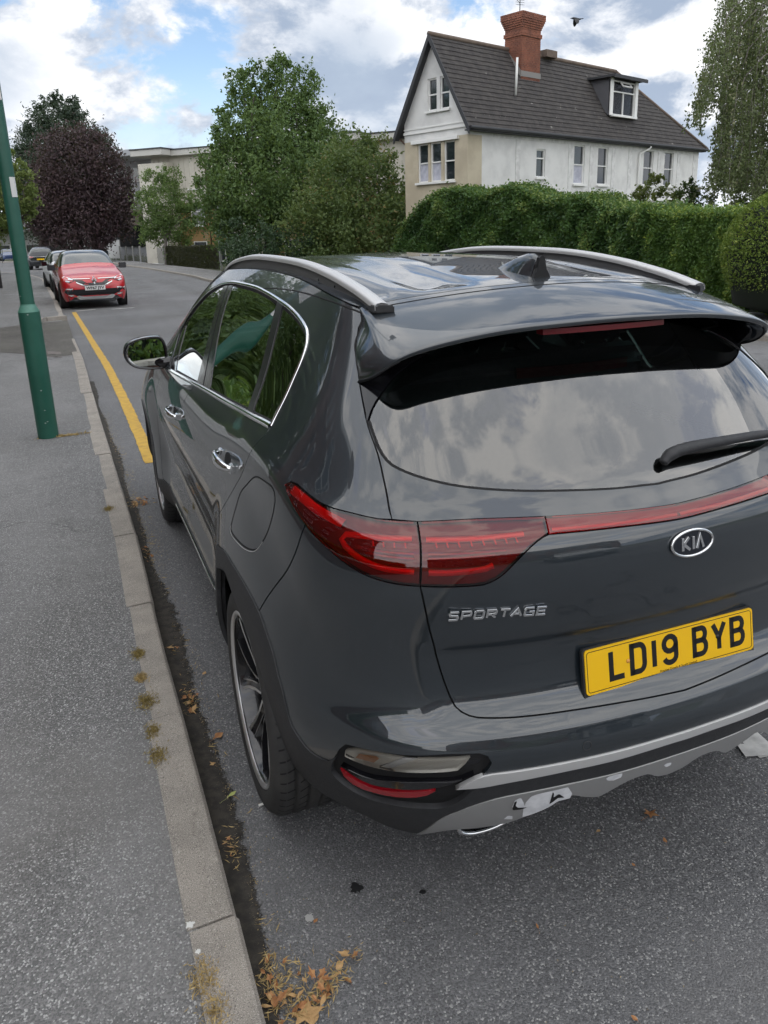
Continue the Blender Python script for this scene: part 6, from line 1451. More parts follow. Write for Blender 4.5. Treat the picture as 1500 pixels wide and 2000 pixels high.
def plant_trees():
    lobe_tree('ash_tree', 'tallest green tree with twin rounded tops rising over the bushes beside the flats', 43,
        [(500,158,30,0),(478,185,42,1),(545,150,34,0),(575,175,48,0),(600,215,42,1),(520,215,50,2),(440,235,26,0),(455,265,36,0),(620,245,32,1),(560,250,70,0),(490,285,70,0),(620,285,60,1),(560,330,90,-1),(450,330,58,0),(430,300,24,0),(500,390,85,-1.5),(590,400,90,-1.5),(440,400,58,-1),(410,350,30,0),(400,400,28,0),(470,455,55,-1.5),(660,330,50,1)],
        (520, 480), M_L_MID, 900, .20, 11, .32, 'trees and bushes beyond the far pavement', sprigs=3)
    lobe_tree('hawthorn', 'broad bush with brownish shoots in front of the taller tree, left of the house', 38,
        [(690,300,45,0),(735,310,42,0),(660,350,60,-1),(720,370,70,-1),(770,390,50,0),(800,400,28,0),(640,420,70,-1.5),(710,440,80,-1.5),(775,440,50,-1),(600,460,60,-1.5),(660,480,60,-2),(740,485,55,-2),(815,360,16,.5),(822,385,22,.5)],
        (700, 500), M_L_HAW, 1150, .17, 12, .2, 'trees and bushes beyond the far pavement', sprigs=6, cat='bush')
    lobe_tree('ivy_bush', 'dark ivy covered bush at the foot of the tall green tree', 37,
        [(455,455,30,0),(470,490,34,-.5),(510,480,46,-.5),(560,490,45,-.5),(450,500,26,-.5),(610,495,40,-.5),(660,500,34,0),(700,500,30,0)], (520, 505), M_L_DKIVY, 1500, .13, 13, .15, 'trees and bushes beyond the far pavement', limbs=False, cat='bush')
    lobe_tree('cypress', 'tall dark evergreen standing behind the copper coloured tree', 92,
        [(92,205,14,0),(110,198,12,0),(143,205,12,0),(128,215,20,0),(80,235,26,0),(150,235,24,0),(115,250,38,0),(60,270,22,0),(50,262,12,0),(170,262,24,0),(85,290,46,0),(150,300,50,0),(55,315,34,0),(195,290,28,0),(215,320,30,0),(235,345,16,0),(40,350,16,0),(75,360,55,0),(150,370,60,0),(70,420,50,0),(45,400,22,0)],
        (95, 482), M_L_DARK, 420, .40, 14, .5, 'trees down the road', ratio=.35, clump=.26, hollow=.3, sprigs=6)
    lobe_tree('copper_beech', 'dark purple leaved tree with drooping crown overhanging the road', 74,
        [(150,280,38,0),(115,305,45,0),(185,300,45,0),(205,335,45,0),(140,340,70,-1),(90,350,36,0),(230,365,34,0),(190,390,60,-1),(120,400,62,-1),(240,390,24,0),(85,415,40,-1),(150,440,60,-1),(215,430,40,0),(240,425,20,0),(100,450,34,-1),(195,455,30,-1),(250,400,14,0)],
        (152, 486), M_L_COP, 520, .30, 15, .5, 'trees down the road', ratio=.5, droop=.7, clump=.22)
    t2 = MB(); 
    for px, r in ((75, .45), (182, .40)):
        a = at_depth(px, 486, 75); a[2] = float(ground(a[1])); b = at_depth(px+(14 if px < 100 else 8), 420, 75)
        mb = MB(); mb.tube([(0, 0, -.2), tuple((b-a)*.5+np.array([.1, 0, 0])), tuple(b-a)], [r*1.2, r, r*.8], 9); 
        tr = empty('dark_tree', tuple(a), 0, 'dark trunk rising into the purple crown at its '+('left, above the black car' if px < 100 else 'right, beside the grey lamp post'), 'tree', 'trees down the road'); mb.build('trunk', M_BARK, tr, True)
        rs = np.random.RandomState(px); P, T = lobe_points(b-a+np.array([0, 0, .6]), 1.6, 900, rs); leaf_mesh('crown', P, .3, rs, M_L_COP, tr, tone=T)
    lobe_tree('young_birch', 'small light green tree in front of the flats behind the wire fence', 57,
        [(318,340,18,0),(300,358,24,0),(335,362,28,0),(290,395,26,0),(325,395,42,0),(365,395,24,0),(300,430,36,0),(345,430,42,0),(375,420,20,0),(385,400,12,0),(288,452,22,0),(320,462,34,0),(360,455,26,0),(275,420,14,0)],
        (322, 487), M_L_SMALL, 850, .19, 16, .12, 'trees down the road', ratio=.45, droop=.4, clump=.2, bark=M_BARKP, sprigs=3)
    lobe_tree('lime_tree', 'yellowish green street tree at the left edge behind the green lamp post', 47,
        [(10,320,30,0),(38,345,26,0),(5,360,40,0),(45,385,30,0),(20,410,38,0),(60,395,18,0),(58,420,18,0),(-10,430,40,0),(25,445,22,0),(66,405,10,0),(-40,350,60,0),(-50,430,60,0)], (-22, 500), M_L_LIME, 900, .20, 17, .25, 'trees down the road')
plant_trees()
def weeping_birch():
    rs = np.random.RandomState(21); D = 21.0; g = at_depth(1640, 520, D); g[2] = float(ground(g[1])); P, T, Dr = [], [], []; mb = MB()
    t = empty('weeping_birch', tuple(g), 0, 'weeping birch with long hanging strands of small leaves at the right edge', 'tree')
    top = at_depth(1620, -260, D)-g; mb.tube([(0, 0, -.3), tuple(top*np.array([.4, .4, .4])), tuple(top)], [.24, .18, .06], 8)
    def strand(px, py, ln, dd, sway, n=70):
        a = at_depth(px, py, D+dd)-g; k = 14; s = np.linspace(0, 1, k); path = a+np.stack([sway*s**1.5, 0*s, -ln*s], -1)+np.cumsum(rs.normal(size=(k, 3))*[.02, .02, .01], 0)
        mb.tube([tuple(p) for p in path[::3]], .006, 3); tt = rs.uniform(0, 1, n); q = np.stack([np.interp(tt, s, path[:, j]) for j in range(3)], -1)
        P.append(q+rs.normal(size=(n, 3))*[.09, .09, .05]*(1.15-.7*tt[:, None])); T.append(rs.uniform(.1, .9)*np.ones(n))
    # (start px, py, length m, count, spread)
    for px, py, ln, cnt, sp in ((1405,70,1.9,9,16),(1420,-20,2.0,9,18),(1395,120,1.6,8,14),(1380,150,1.1,5,8),(1368,200,.9,3,5),(1440,60,2.6,14,20),(1470,20,2.8,16,24),(1430,180,2.2,12,18),(1460,160,2.8,16,22),(1500,60,3.2,18,26),(1490,200,2.6,16,24),(1530,100,3.4,18,30),(1415,250,1.2,8,10),(1450,270,1.5,12,20),(1500,290,1.4,14,28),(1550,200,2.6,16,30),(1400,330,.7,6,12),(1440,320,.7,8,20),(1480,330,.8,10,24),(1600,60,3.4,18,50),(1620,220,2.5,16,50),(1460,-90,2.6,14,26),(1520,-110,3,14,34)):
        for _ in range(int(cnt*1.5)): strand(px+rs.normal()*sp, py+rs.normal()*sp*.9, ln*rs.uniform(.6, 1.15), rs.uniform(-1.6, 2.2), rs.uniform(-.35, .12), int(40+34*ln))
    for px, py in ((1440,60),(1475,45),(1500,80),(1462,95),(1455,150),(1420,30),(1490,140),(1530,40)):
        b = at_depth(px, py, D-1+rs.uniform(-.5, .5))-g; mid = at_depth(px+70, py-60, D-.5)-g; c = at_depth(1580, py-120, D)-g
        mb.tube([tuple(c), tuple(mid), tuple((mid+b)/2+np.array([0, 0, .12])), tuple(b), tuple(b+np.array([-.15, 0, -.5]))], [.05, .03, .022, .014, .005], 6)
    leaf_mesh('crown', np.vstack(P), .085, rs, M_L_BIRCH, t, .6, droop=1.0, tone=np.concatenate(T)); mb.build('trunk', M_BARKP, t, True)
weeping_birch()
def hedge(name, label, px0, px1, D0, D1, tops, mat, leaf, n, seed, thick=1.3, rough=.16, group='hedges in front of the white house', drop=None):
    rs = np.random.RandomState(seed); tops = np.array(tops, float)
    def pos(t, v, off):
        px = px0+(px1-px0)*t; D = D0+(D1-D0)*t; top = np.interp(px, tops[:, 0], tops[:, 1]); q = at_depth(px, top, D); gz = float(ground(q[1]))
        e = 1-max(0, v-.78)**2*3*off_edge                    # shoulders rounded over
        return np.array([q[0], q[1], gz+(q[2]-gz)*v])
    off_edge = 0
    A, B = pos(0, 0, 0), pos(1, 0, 0); d = (B-A)/np.linalg.norm(B-A); nrm = np.array([-d[1], d[0], 0]); c = CAM-A
    if nrm@c < 0: nrm = -nrm
    g = (A+B)/2; h = empty(name, tuple(g), 0, label, 'hedge', group)
    t = rs.uniform(0, 1, n); v = rs.uniform(0, 1.0, n); P = np.array([pos(a, b, 0) for a, b in zip(t, v)])
    wob = np.array([math.sin(a*17+seed)*math.sin(b*7+seed*2)+.6*math.sin(a*41)*math.sin(b*19+1) for a, b in zip(t, v)])
    onto = rs.uniform(0, 1, n) < .30; dep = np.where(onto, rs.uniform(0, thick, n), np.abs(rs.normal(size=n))*.10)
    P[onto, 2] = np.array([pos(a, 1.0, 0)[2] for a in t[onto]])+rs.normal(size=onto.sum())*.06+.05*wob[onto]
    shoulder = np.where(onto, 0, np.maximum(0, v-.80)**2*6*.5)
    P = P-nrm*(dep+shoulder)[:, None]+nrm*(rough*wob*.6)[:, None]*(~onto)[:, None]+rs.normal(size=(n, 3))*leaf*.5
    leaf_mesh('foliage', P-g, leaf, rs, mat, h, .62, bias=nrm*.5, tone=np.clip(.42+.34*wob+.28*onto+.25*np.sin(t*23+3*v), .03, .95))  # top and bulges lighter, hollows darker: light and shade put into leaf colour
    V = []; m = 24                                            # solid dark core added inside to block the light
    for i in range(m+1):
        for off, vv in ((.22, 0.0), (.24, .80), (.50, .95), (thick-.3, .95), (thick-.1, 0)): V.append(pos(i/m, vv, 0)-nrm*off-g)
    mesh_obj('blocker_core', V, [(i*5+k, i*5+k+1, (i+1)*5+k+1, (i+1)*5+k) for i in range(m) for k in range(4)]+[tuple(range(5)), tuple(range(m*5, m*5+5))], pmat('hedge_core', (.012, .018, .009), .95), h, False)
    return h
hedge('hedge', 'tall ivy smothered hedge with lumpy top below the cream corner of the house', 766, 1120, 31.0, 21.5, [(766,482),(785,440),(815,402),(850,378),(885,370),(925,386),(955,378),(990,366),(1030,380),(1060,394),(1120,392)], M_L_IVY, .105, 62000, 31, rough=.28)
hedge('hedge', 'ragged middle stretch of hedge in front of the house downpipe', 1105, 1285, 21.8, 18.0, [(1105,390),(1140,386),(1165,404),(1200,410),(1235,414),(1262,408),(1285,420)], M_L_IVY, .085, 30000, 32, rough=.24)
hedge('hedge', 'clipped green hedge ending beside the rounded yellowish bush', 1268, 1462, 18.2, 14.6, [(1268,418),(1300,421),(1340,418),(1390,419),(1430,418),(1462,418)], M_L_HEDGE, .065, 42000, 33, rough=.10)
def round_bush():
    rs = np.random.RandomState(41); D = 13.2; C = at_depth(1565, 500, D); g = C.copy(); g[2] = float(ground(C[1])); h = float(at_depth(1500, 388, D)[2])-g[2]+.22; r = 145/FPX*D
    t = empty('topiary_bush', tuple(g), 0, 'tightly clipped egg shaped bush of yellowish green leaves at the right edge', 'bush'); n = 26000
    u = rs.normal(size=(n, 3)); u /= np.linalg.norm(u, axis=1)[:, None]; u[:, 2] = np.abs(u[:, 2])*np.sign(rs.uniform(-.55, 1, n)); k = 1-.06*rs.uniform(0, 1, n)**2+.012*np.sin(u[:, 0]*19)*np.sin(u[:, 2]*17)
    P = np.stack([u[:, 0]*r*k, u[:, 1]*r*k, h*.52+u[:, 2]*h*.49*k], -1); P[:, 2] = np.maximum(P[:, 2], .02)
    leaf_mesh('foliage', P, .048, rs, M_L_PRIVET, t, .6, bias=u*.8)
    mb = MB(); mb.lathe([(.02, .02), (r*.80, h*.14), (r*.93, h*.5), (r*.75, h*.84), (.02, h*.95)], 28); mb.build('blocker_core', MATS['hedge_core'], t, True)  # solid dark core added to keep light out of the bush
round_bush()
def low_shrubs():
    lobe_tree('spiky_shrub', 'loose yellow green shrub with upright shoots in front of the house windows', 24, [(1270,378,24,0),(1245,392,20,0),(1300,388,24,0),(1276,355,10,0),(1288,352,9,0),(1268,395,26,0),(1320,398,18,0)], (1275, 440), leaf_mat('leaf_yellow_shrub', (.07, .11, .03), (.17, .20, .06)), 1500, .10, 51, .04, cat='shrub', limbs=False, sprigs=6)
    lobe_tree('dark_shrub', 'dark green shrub under the weeping birch behind the clipped hedge', 23, [(1340,385,28,0),(1380,380,34,0),(1420,385,34,0),(1460,375,40,0),(1500,380,36,0),(1350,365,16,0),(1540,380,40,0)], (1420, 430), leaf_mat('leaf_dark_shrub', (.025, .05, .022), (.05, .085, .03)), 1300, .11, 52, .05, cat='shrub', limbs=False)
    # weeds and ivy over the wire fence
    rs = np.random.RandomState(5); A, B = on_ground(328, 520), on_ground(433, 526); g = (A+B)/2; h = empty('fence_hedge', tuple(g), 0, 'brown black tangle of dead ivy hanging on the wire fence', 'hedge'); n = 9000
    t = rs.uniform(0, 1, n)[:, None]; P = A+(B-A)*t; P[:, 2] += rs.uniform(0, 1.45, n); P[:, 1] += rs.normal(size=n)*.14+.35; leaf_mesh('foliage', P-g, .14, rs, leaf_mat('leaf_dead_ivy', (.022, .022, .018), (.05, .045, .035)), h)
    A, B = on_ground(244, 508), on_ground(318, 515); g = (A+B)/2; n = 5000; t = rs.uniform(0, 1, n)[:, None]; P = A+(B-A)*t; P[:, 2] += np.abs(rs.normal(size=n))*.22; P[:, 1] += rs.normal(size=n)*.25
    o = leaf_mesh('verge_weeds', P-0*g, .16, rs, leaf_mat('leaf_weeds', (.10, .11, .05), (.17, .16, .08)), None, .3, flat=-.5); o['kind'] = 'stuff'
low_shrubs()
def left_garden():
    """the side of the street behind the pavement: low wall, hedge and fence that the car's windows mirror"""
    mb = MB(); L = 34; n = int(L/.46)
    w = empty('garden_wall', (-4.75, -6, .1), 0, 'low brick wall with pale coping along the back of the left pavement', 'wall')
    mb.box((0, L/2, .24), (.22, L, .52)); mb.build('brickwork', M_DKBRICK, w)
    cop = None
    for i in range(0, 68):
        if i == 0:
            m2 = MB(); m2.box((0, .25, .53), (.30, .49, .07)); cop = m2.build('coping_stone', varied('coping', (.42, .40, .35), (.30, .28, .25), 3, .9), w, bevel=.01)
        else: c = cop.copy(); COL.objects.link(c); c.location = (0, i*.5, 0)
    rs = np.random.RandomState(61); n = 26000
    h = empty('front_hedge', (-5.6, 4, .1), 0, 'green hedge behind the low wall on the left of the street', 'hedge')
    P = np.stack([rs.uniform(-.55, .55, n), rs.uniform(-10, 24, n), rs.uniform(0, 1.25, n)], -1); k = rs.uniform(0, 1, n) < .5; P[k, 0] = .5+rs.normal(size=k.sum())*.06; P[~k, 2] = 1.2+rs.normal(size=(~k).sum())*.06
    leaf_mesh('foliage', P, .13, rs, M_L_HEDGE, h)
    mb = MB(); mb.box((0, 7, .55), (.8, 34, 1.1)); mb.build('blocker_core', MATS['hedge_core'], h)  # plain dark box added inside the leaves to stop light passing
    for x, y, hh, sd in ((-8.4, 23.5, 9.5, 3), (-8.8, 28, 10.5, 4), (-8.6, 33, 10, 5), (-9.4, 38.5, 11, 6), (-9.0, 45, 11, 7)):
        rs = np.random.RandomState(sd); t = empty('garden_tree', (x, y, 0), 0, {3: 'garden tree left of the street, nearest to the brick flats', 4: 'second garden tree from the brick flats, one of the tallest', 5: 'middle garden tree in the row left of the street', 6: 'fourth garden tree from the brick flats', 7: 'farthest garden tree of the row left of the street'}[sd], 'tree', 'trees in the left gardens')
        mb = MB(); mb.tube([(0, 0, -.2), (.1, 0, hh*.3), (0, .1, hh*.6)], [.2, .16, .1], 8); P, T = [], []
        for k in range(16): c = np.array([rs.normal()*1.1, rs.normal()*1.7, hh*rs.uniform(.14, .92)]); p, q = lobe_points(c, 1.8, 1100, rs); P.append(p); T.append(q); limb(mb, (0, .05, hh*.35), c, .07, .02, rs)
        leaf_mesh('crown', np.vstack(P), .26, rs, M_L_MID, t, tone=np.concatenate(T)); mb.build('trunk', M_BARK, t, True)
    f = empty('picket_fence', (-4.70, 9, .1), 0, 'white picket fence on the left of the street, mirrored in the front window', 'fence')
    m2 = MB(); m2.prism([(-.045, 0), (.045, 0), (.045, .95), (0, 1.05), (-.045, .95)], 'x', .18, .205); pk = None
    for i in range(60):
        if pk is None: pk = m2.build('picket', M_TRIMW, f)
        else: c = pk.copy(); COL.objects.link(c); c.location = (0, i*.15, 0)
    for z in (.3, .8): m2 = MB(); m2.box((.155, 4.4, z), (.03, 9.0, .07)); m2.build('rail', M_TRIMW, f)
left_garden()

# ------------------------------------------------------------------ street furniture
M_GREEN = varied('green_post_paint', (.012, .085, .058), (.020, .105, .074), 3, .42, 6, .05, 60)
def near_vertical(px, py, B):
    """point on this pixel's ray closest to the upright through B"""
    d = ray(px, py); a = d[:2]; w = (np.array(B)-CAM)[:2]; t = (a@w)/(a@a); return CAM+d*t
def lamp_column():
    B = on_ground(95, 853, .10); T1 = near_vertical(21, 387, B); ax = (T1-B)/np.linalg.norm(T1-B); jn = near_vertical(55, 598, B); hj = float((jn-B)@ax)
    p = empty('lamp_post', tuple(B), 0, 'leaning dark green lamp post standing on the left pavement', 'lamp post')
    z = Vector(ax); x = Vector((1, 0, 0)); x = (x-z*x.dot(z)).normalized(); M = Matrix((x, z.cross(x), z)).transposed().to_4x4()
    mb = MB(); mb.lathe([(.0835, -.15), (.0835, hj-.045)], 40, M); mb.build('base_sleeve', M_GREEN, p, True)
    mb = MB(); mb.lathe([(.0835, hj-.045), (.0815, hj-.040), (.058, hj+.012), (.058, hj+.020)], 40, M); mb.build('collar', varied('green_collar', (.10, .26, .20), (.06, .18, .135), 8, .4), p)
    mb = MB(); mb.lathe([(.055, hj), (.048, 7.0), (.03, 7.05)], 32, M); sh = mb.build('shaft', M_GREEN, p, True)
    mb = MB(); mb.tube([M @ Vector((0, 0, 6.9)), M @ Vector((0, 0, 7.3)), M @ Vector((.6, 0, 7.45))], .03, 8); mb.box((.9, 0, 7.42), (.7, .22, .09), M=M); mb.build('lantern', pmat('lantern_grey', (.35, .36, .36), .5), p, bevel=.02)
    h = float((near_vertical(24, 366, B)-B)@ax)
    mb = MB(); V = []
    for k in range(7):
        a = rad(-75+k*9); V += [M @ Vector((.0565*math.cos(a), .0565*math.sin(a), h-.075)), M @ Vector((.0565*math.cos(a), .0565*math.sin(a), h+.075))]
    mb.add(V, [(2*k, 2*k+2, 2*k+3, 2*k+1) for k in range(6)]); st = mb.build('number_sticker', pmat('sticker_white', (.66, .66, .64), .5), p)
    h2 = float((near_vertical(3, 140, B)-B)@ax)
    mb = MB(); mb.box((-.10, -.07, h2), (.30, .006, .42), M=M); sg = mb.build('parking_sign', pmat('sign_white', (.72, .72, .72), .35), p, bevel=.002)
    mb = MB(); mb.box((-.10, -.0745, h2+.12), (.24, .002, .12), M=M); mb.build('red_panel', pmat('sign_red', (.5, .02, .03), .4), sg)
    rs = np.random.RandomState(1); mb = MB()
    for hh, a, r in ((1.05, -95, .006), (.42, -88, .007), (.14, -92, .006), (.15, -80, .005), (.25, -85, .004), (1.2, -120, .004)):
        q = rad(a); mb.box((.0838*math.cos(q), .0838*math.sin(q), hh), (.012, .0016, r), rz=q+rad(90), M=M)
    mb.build('paint_chips', pmat('chip', (.40, .42, .40), .7), p)
    # dry weeds round the foot
    rs = np.random.RandomState(7); n = 260; P = B+np.stack([rs.normal(size=n)*.10+.12, rs.normal(size=n)*.012-.04, np.abs(rs.normal(size=n))*.008], -1)
    leaf_mesh('dry_grass', P-B, .05, rs, M_STRAW, p, .12, flat=.8)
M_STRAW = leaf_mat('straw', (.36, .25, .10), (.50, .38, .18), trans=.1, rough=.8)
M_MOSS = leaf_mat('dry_moss', (.20, .15, .05), (.36, .28, .11), trans=.1, rough=.9)
lamp_column()
def posts():
    B = on_ground(2, 563, .10); o = MB(); o.box((0, 0, .36), (.13, .13, .80)); b = o.build('bollard', pmat('bollard_black', (.012, .012, .014), .5), None, bevel=.01); b.location = tuple(B); tag(b, 'short black post at the left edge of the pavement', 'bollard')
    for (bx, by), (tx, ty), r, lab in (((29, 518), (19, 440), .035, 'thin dark pole on the pavement just left of the lamp post'), ((5, 512), (3, 445), .03, 'thin pole nearest the left edge, by the silver car'), ((464, 503), (459, 400), .055, 'slim green pole half hidden in the ivy bush')):
        B = on_ground(bx, by, .10); T = near_vertical(tx, ty, B); mb = MB(); mb.tube([(0, 0, -.1), tuple(T-B)], r, 8); o = mb.build('pole', pmat('pole_grey', (.07, .085, .08), .5), None, True); o.location = tuple(B); tag(o, lab, 'pole')
    B = on_ground(207, 488, .10); T = near_vertical(196, 376, B); v = T-B; p = empty('lamp_post', tuple(B), 0, 'distant grey lamp post with a flat head in front of the copper tree', 'lamp post')
    mb = MB(); mb.tube([(0, 0, -.1), tuple(v*.35)], .11, 10); mb.tube([tuple(v*.33), tuple(v)], [.075, .05], 10); mb.build('shaft', pmat('lamp_grey', (.11, .135, .14), .5), p, True)
    e = near_vertical(181, 373, B)-B; mb = MB(); d = (e-v)/np.linalg.norm(e-v); Mh = Matrix.Translation(tuple((v+e)/2)) @ Matrix.Rotation(math.atan2(d[1], d[0]), 4, 'Z'); mb.box((0, 0, .05), (float(np.linalg.norm(e-v))+.1, .28, .13), M=Mh); mb.build('lantern', pmat('lantern_pale', (.50, .52, .52), .5), p, bevel=.03)
    # wire fence with concrete posts
    px = [(222, 507), (227, 507.5), (236, 508), (248.5, 509), (261.5, 511), (275.5, 512.5), (290, 514), (306.5, 516), (323, 518), (328.5, 518.5), (380, 522), (433, 526)]
    pts = [on_ground(a, b) for a, b in px]; f = empty('wire_fence', tuple(pts[0]), 0, 'chain link fence on pale concrete posts along the far pavement', 'fence'); g = pts[0]
    for p_ in pts:
        mb = MB(); q = p_-g; mb.box((q[0], q[1], q[2]+.72), (.14, .14, 1.55)); mb.build('post', pmat('concrete_post', (.34, .34, .33), .9), f)
    V, F = [], []
    for i, p_ in enumerate(pts): q = p_-g; V += [(q[0], q[1]+.06, q[2]+.05), (q[0], q[1]+.06, q[2]+1.36)]
    m = pmat('chain_link', (.16, .17, .18), .6); nt = m.node_tree
    if not any(n.type == 'BSDF_TRANSPARENT' for n in nt.nodes):
        tr = N(nt, 'ShaderNodeBsdfTransparent'); mx = N(nt, 'ShaderNodeMixShader'); mx.inputs[0].default_value = .42; out = nt.nodes['Material Output']; lk(nt, tr.outputs[0], mx.inputs[1]); lk(nt, bsdf(m).outputs[0], mx.inputs[2]); lk(nt, mx.outputs[0], out.inputs[0])
    mesh_obj('wire_mesh', V, [(2*i, 2*i+2, 2*i+3, 2*i+1) for i in range(len(pts)-1)], m, f, False)
    # low wall end by the hedge and a wooden post
    a, b_ = on_ground(690, 506, 0), on_ground(772, 504, 0); mb = MB(); d = b_-a; l = float(np.linalg.norm(d[:2])); Mw = Matrix.Translation(tuple((a+b_)/2)) @ Matrix.Rotation(math.atan2(d[1], d[0]), 4, 'Z'); mb.box((0, 0, .35), (l, .22, .75), M=Mw); mb.box((0, 0, .75), (l+.06, .30, .07), M=Mw); o = mb.build('low_wall', pmat('wall_grey', (.26, .25, .23), .9), None); tag(o, 'low grey wall between the hawthorn and the ivy hedge', 'wall')
    B = on_ground(686, 508); o = MB(); o.box((0, 0, .55), (.16, .16, 1.15)); o.box((0, 0, 1.15), (.2, .2, .06)); b = o.build('gate_post', pmat('post_wood', (.30, .27, .24), .9), None); b.location = tuple(B); tag(b, 'short pale gate post at the left end of the low grey wall', 'post')
    # inspection covers in the pavement
    c = [on_ground(*q, .104) for q in ((92, 686), (118, 687), (121, 697), (94, 697))]; mb = MB(); mb.add([tuple(q) for q in c]+[tuple(q-np.array([0, 0, .02])) for q in c], [(0, 1, 2, 3), (4, 7, 6, 5), (0, 4, 5, 1), (1, 5, 6, 2), (2, 6, 7, 3), (3, 7, 4, 0)])
    o = mb.build('inspection_cover', varied('iron_cover', (.15, .12, .105), (.10, .085, .075), 20, .6, 5, .5, 60), None); tag(o, 'small rusty iron cover set in the pavement beyond the lamp post', 'manhole cover')
posts()

# ------------------------------------------------------------------ the other cars
from mathutils.bvhtree import BVHTree
M_TYRE = M_RUBBER
def make_car(name, label, loc, rz, paint, W=.89, Ln=4.2, H=1.55, suv=True, roof=None, group='cars parked down the road'):
    """front of the car at y=0 facing -y; length runs to +y"""
    c = empty(name, tuple(loc), rz, label, 'car', group)
    bl = .98 if suv else .92; st = []
    # y, half width factor, sill z, belt z, top z, roof half width factor
    S_ = [(0.02, .70, .34, .62, .66, .62), (.06, .88, .24, .72, .76, .74), (.22, .97, .20, .82, .86, .82), (.55, 1.0, .20, bl-.10, bl-.03, .84), (1.0, 1.0, .22, bl-.02, bl+.05, .84), (1.22, 1.0, .22, bl, bl+.12, .82), (1.62, 1.0, .22, bl+.02, H-.20, .76), (1.98, 1.0, .22, bl+.03, H-.03, .72), (2.6, 1.0, .22, bl+.04, H, .71), (3.2, 1.0, .22, bl+.06, H-.03, .70), (Ln-.42, 1.0, .22, bl+.08, H-.10, .69), (Ln-.18, .96, .24, bl+.06, bl+.30, .70), (Ln-.06, .90, .28, bl, bl+.08, .74), (Ln, .78, .38, bl-.16, bl-.12, .70)]
    ctrl = []
    for y, wf, zs, zb, zt, rf in S_:
        w = W*wf; r = W*rf*(wf if wf < 1 else 1); m = zb-zs
        ctrl.append([(-w*.90, y, zs), (-w*.985, y, zs+m*.22), (-w, y, zs+m*.55), (-w*.985, y, zb-.05), (-w*.94, y, zb), (-(r+(w*.94-r)*.55), y, zb+(zt-zb)*.45), (-r, y, zb+(zt-zb)*.90), (-r*.82, y, zt-.004), (-r*.4, y, zt+.018), (0, y, zt+.024)])
    ctrl = np.array(ctrl); full = np.concatenate([ctrl, ctrl[:, ::-1][:, 1:]*np.array([-1, 1, 1])], 1); m, n = full.shape[:2]; K = 4
    def sm(a, ax):
        a = np.moveaxis(a, ax, 0); a = np.concatenate([2*a[:1]-a[1:2], a, 2*a[-1:]-a[-2:-1]]); k = len(a)-3; out = []
        for i in range(k):
            for q in range(K): out.append(np.tensordot(bsp(np.array(q/K)), a[i:i+4], 1))
        out.append(np.tensordot(bsp(np.array(1.0)), a[-4:], 1)); return np.moveaxis(np.array(out), 0, ax)
    G = sm(sm(full, 0), 1); mm, nn = G.shape[:2]
    body, glass, roofq = [], [], []
    for i in range(mm-1):
        for j in range(nn-1):
            f = (i*nn+j, i*nn+j+1, (i+1)*nn+j+1, (i+1)*nn+j); ki, kj = i/K, (j if j < nn/2 else nn-2-j)/K
            ws = 5.1 <= ki < 7.0 and kj >= 5.0; side = 5.9 <= ki < 10.0 and 4.3 <= kj < 6.2 and not (7.45 < ki < 7.75); rear = 10.15 <= ki < 11.0 and kj >= 5.2
            (glass if ws or side or rear else roofq if (kj >= 6.2 and 6.9 <= ki < 10.2) else body).append(f)
    V = G.reshape(-1, 3); nb = len(V)
    cap = [tuple(range(nn))[::-1], tuple(range((mm-1)*nn, mm*nn))]
    mesh_obj('body', V, body+cap, paint, c, True); mesh_obj('windows', V, glass, pmat('far_glass', (.03, .04, .042), .05, 0, .6, .02, .9), c, True); mesh_obj('roof', V, roofq, roof or paint, c, True)
    bv = BVHTree.FromPolygons(V.tolist(), body+glass+roofq+cap)
    def decal(nm, poly, mat, face='front', lift=.012, par=None):
        mb = MB(); A, B = [], []
        y0, d = (-2, 1) if face == 'front' else (Ln+2, -1); pts = []
        for i in range(len(poly)):
            a, b = np.array(poly[i]), np.array(poly[(i+1) % len(poly)]); k = max(1, int(np.linalg.norm(b-a)/.08)); pts += [a+(b-a)*q/k for q in range(k)]
        for x, z in pts:
            hit = bv.ray_cast(Vector((x, y0, z)), Vector((0, d, 0)))[0]; y = hit.y if hit else (0.03 if face == 'front' else Ln-.03); A.append((x, y-d*lift, z)); B.append((x, y+d*.03, z))
        k = len(pts); mb.add(A+B, [tuple(range(k))]+[(i, (i+1) % k, k+(i+1) % k, k+i) for i in range(k)]); return mb.build(nm, mat, par or c)
    wy = (.84, Ln-.84) if not suv else (.86, Ln-.86); rw = .33 if suv else .30
    for y in wy:
        for s in (-1, 1):
            mb = MB(); Mw = Matrix.Translation((s*(W-.10), y, rw)) @ Matrix.Rotation(rad(90)*s, 4, 'Y'); mb.lathe([(rw*.66, -.10), (rw*.93, -.105), (rw, -.08), (rw, .08), (rw*.93, .105), (rw*.66, .10)], 28, Mw); w_ = mb.build('wheel', M_TYRE, c, True)
            mb = MB(); mb.lathe([(0, .085), (rw*.3, .085), (rw*.62, .09), (rw*.66, .10)], 20, Mw); mb.build('rim', pmat('far_alloy', (.35, .35, .36), .35, .8), w_, True)
            mb = MB(); mb.lathe([(rw*1.16, .085), (0, .086)], 28, Matrix.Translation((s*(W-.075), y, rw+.02)) @ Matrix.Rotation(rad(90)*s, 4, 'Y')); mb.build('wheel_arch', M_VOID, c)
    for s in (-1, 1):
        mb = MB(); mb.box((s*(W+.10), 1.50, bl+.10), (.20, .10, .15)); mb.tube([(s*(W-.12), 1.46, bl+.06), (s*(W+.04), 1.49, bl+.07)], .025, 6); mb.build('door_mirror', roof or M_BLACK, c, bevel=.03)
    return c, decal, bl
def mir(poly): return [(-x, z) for x, z in poly[::-1]]
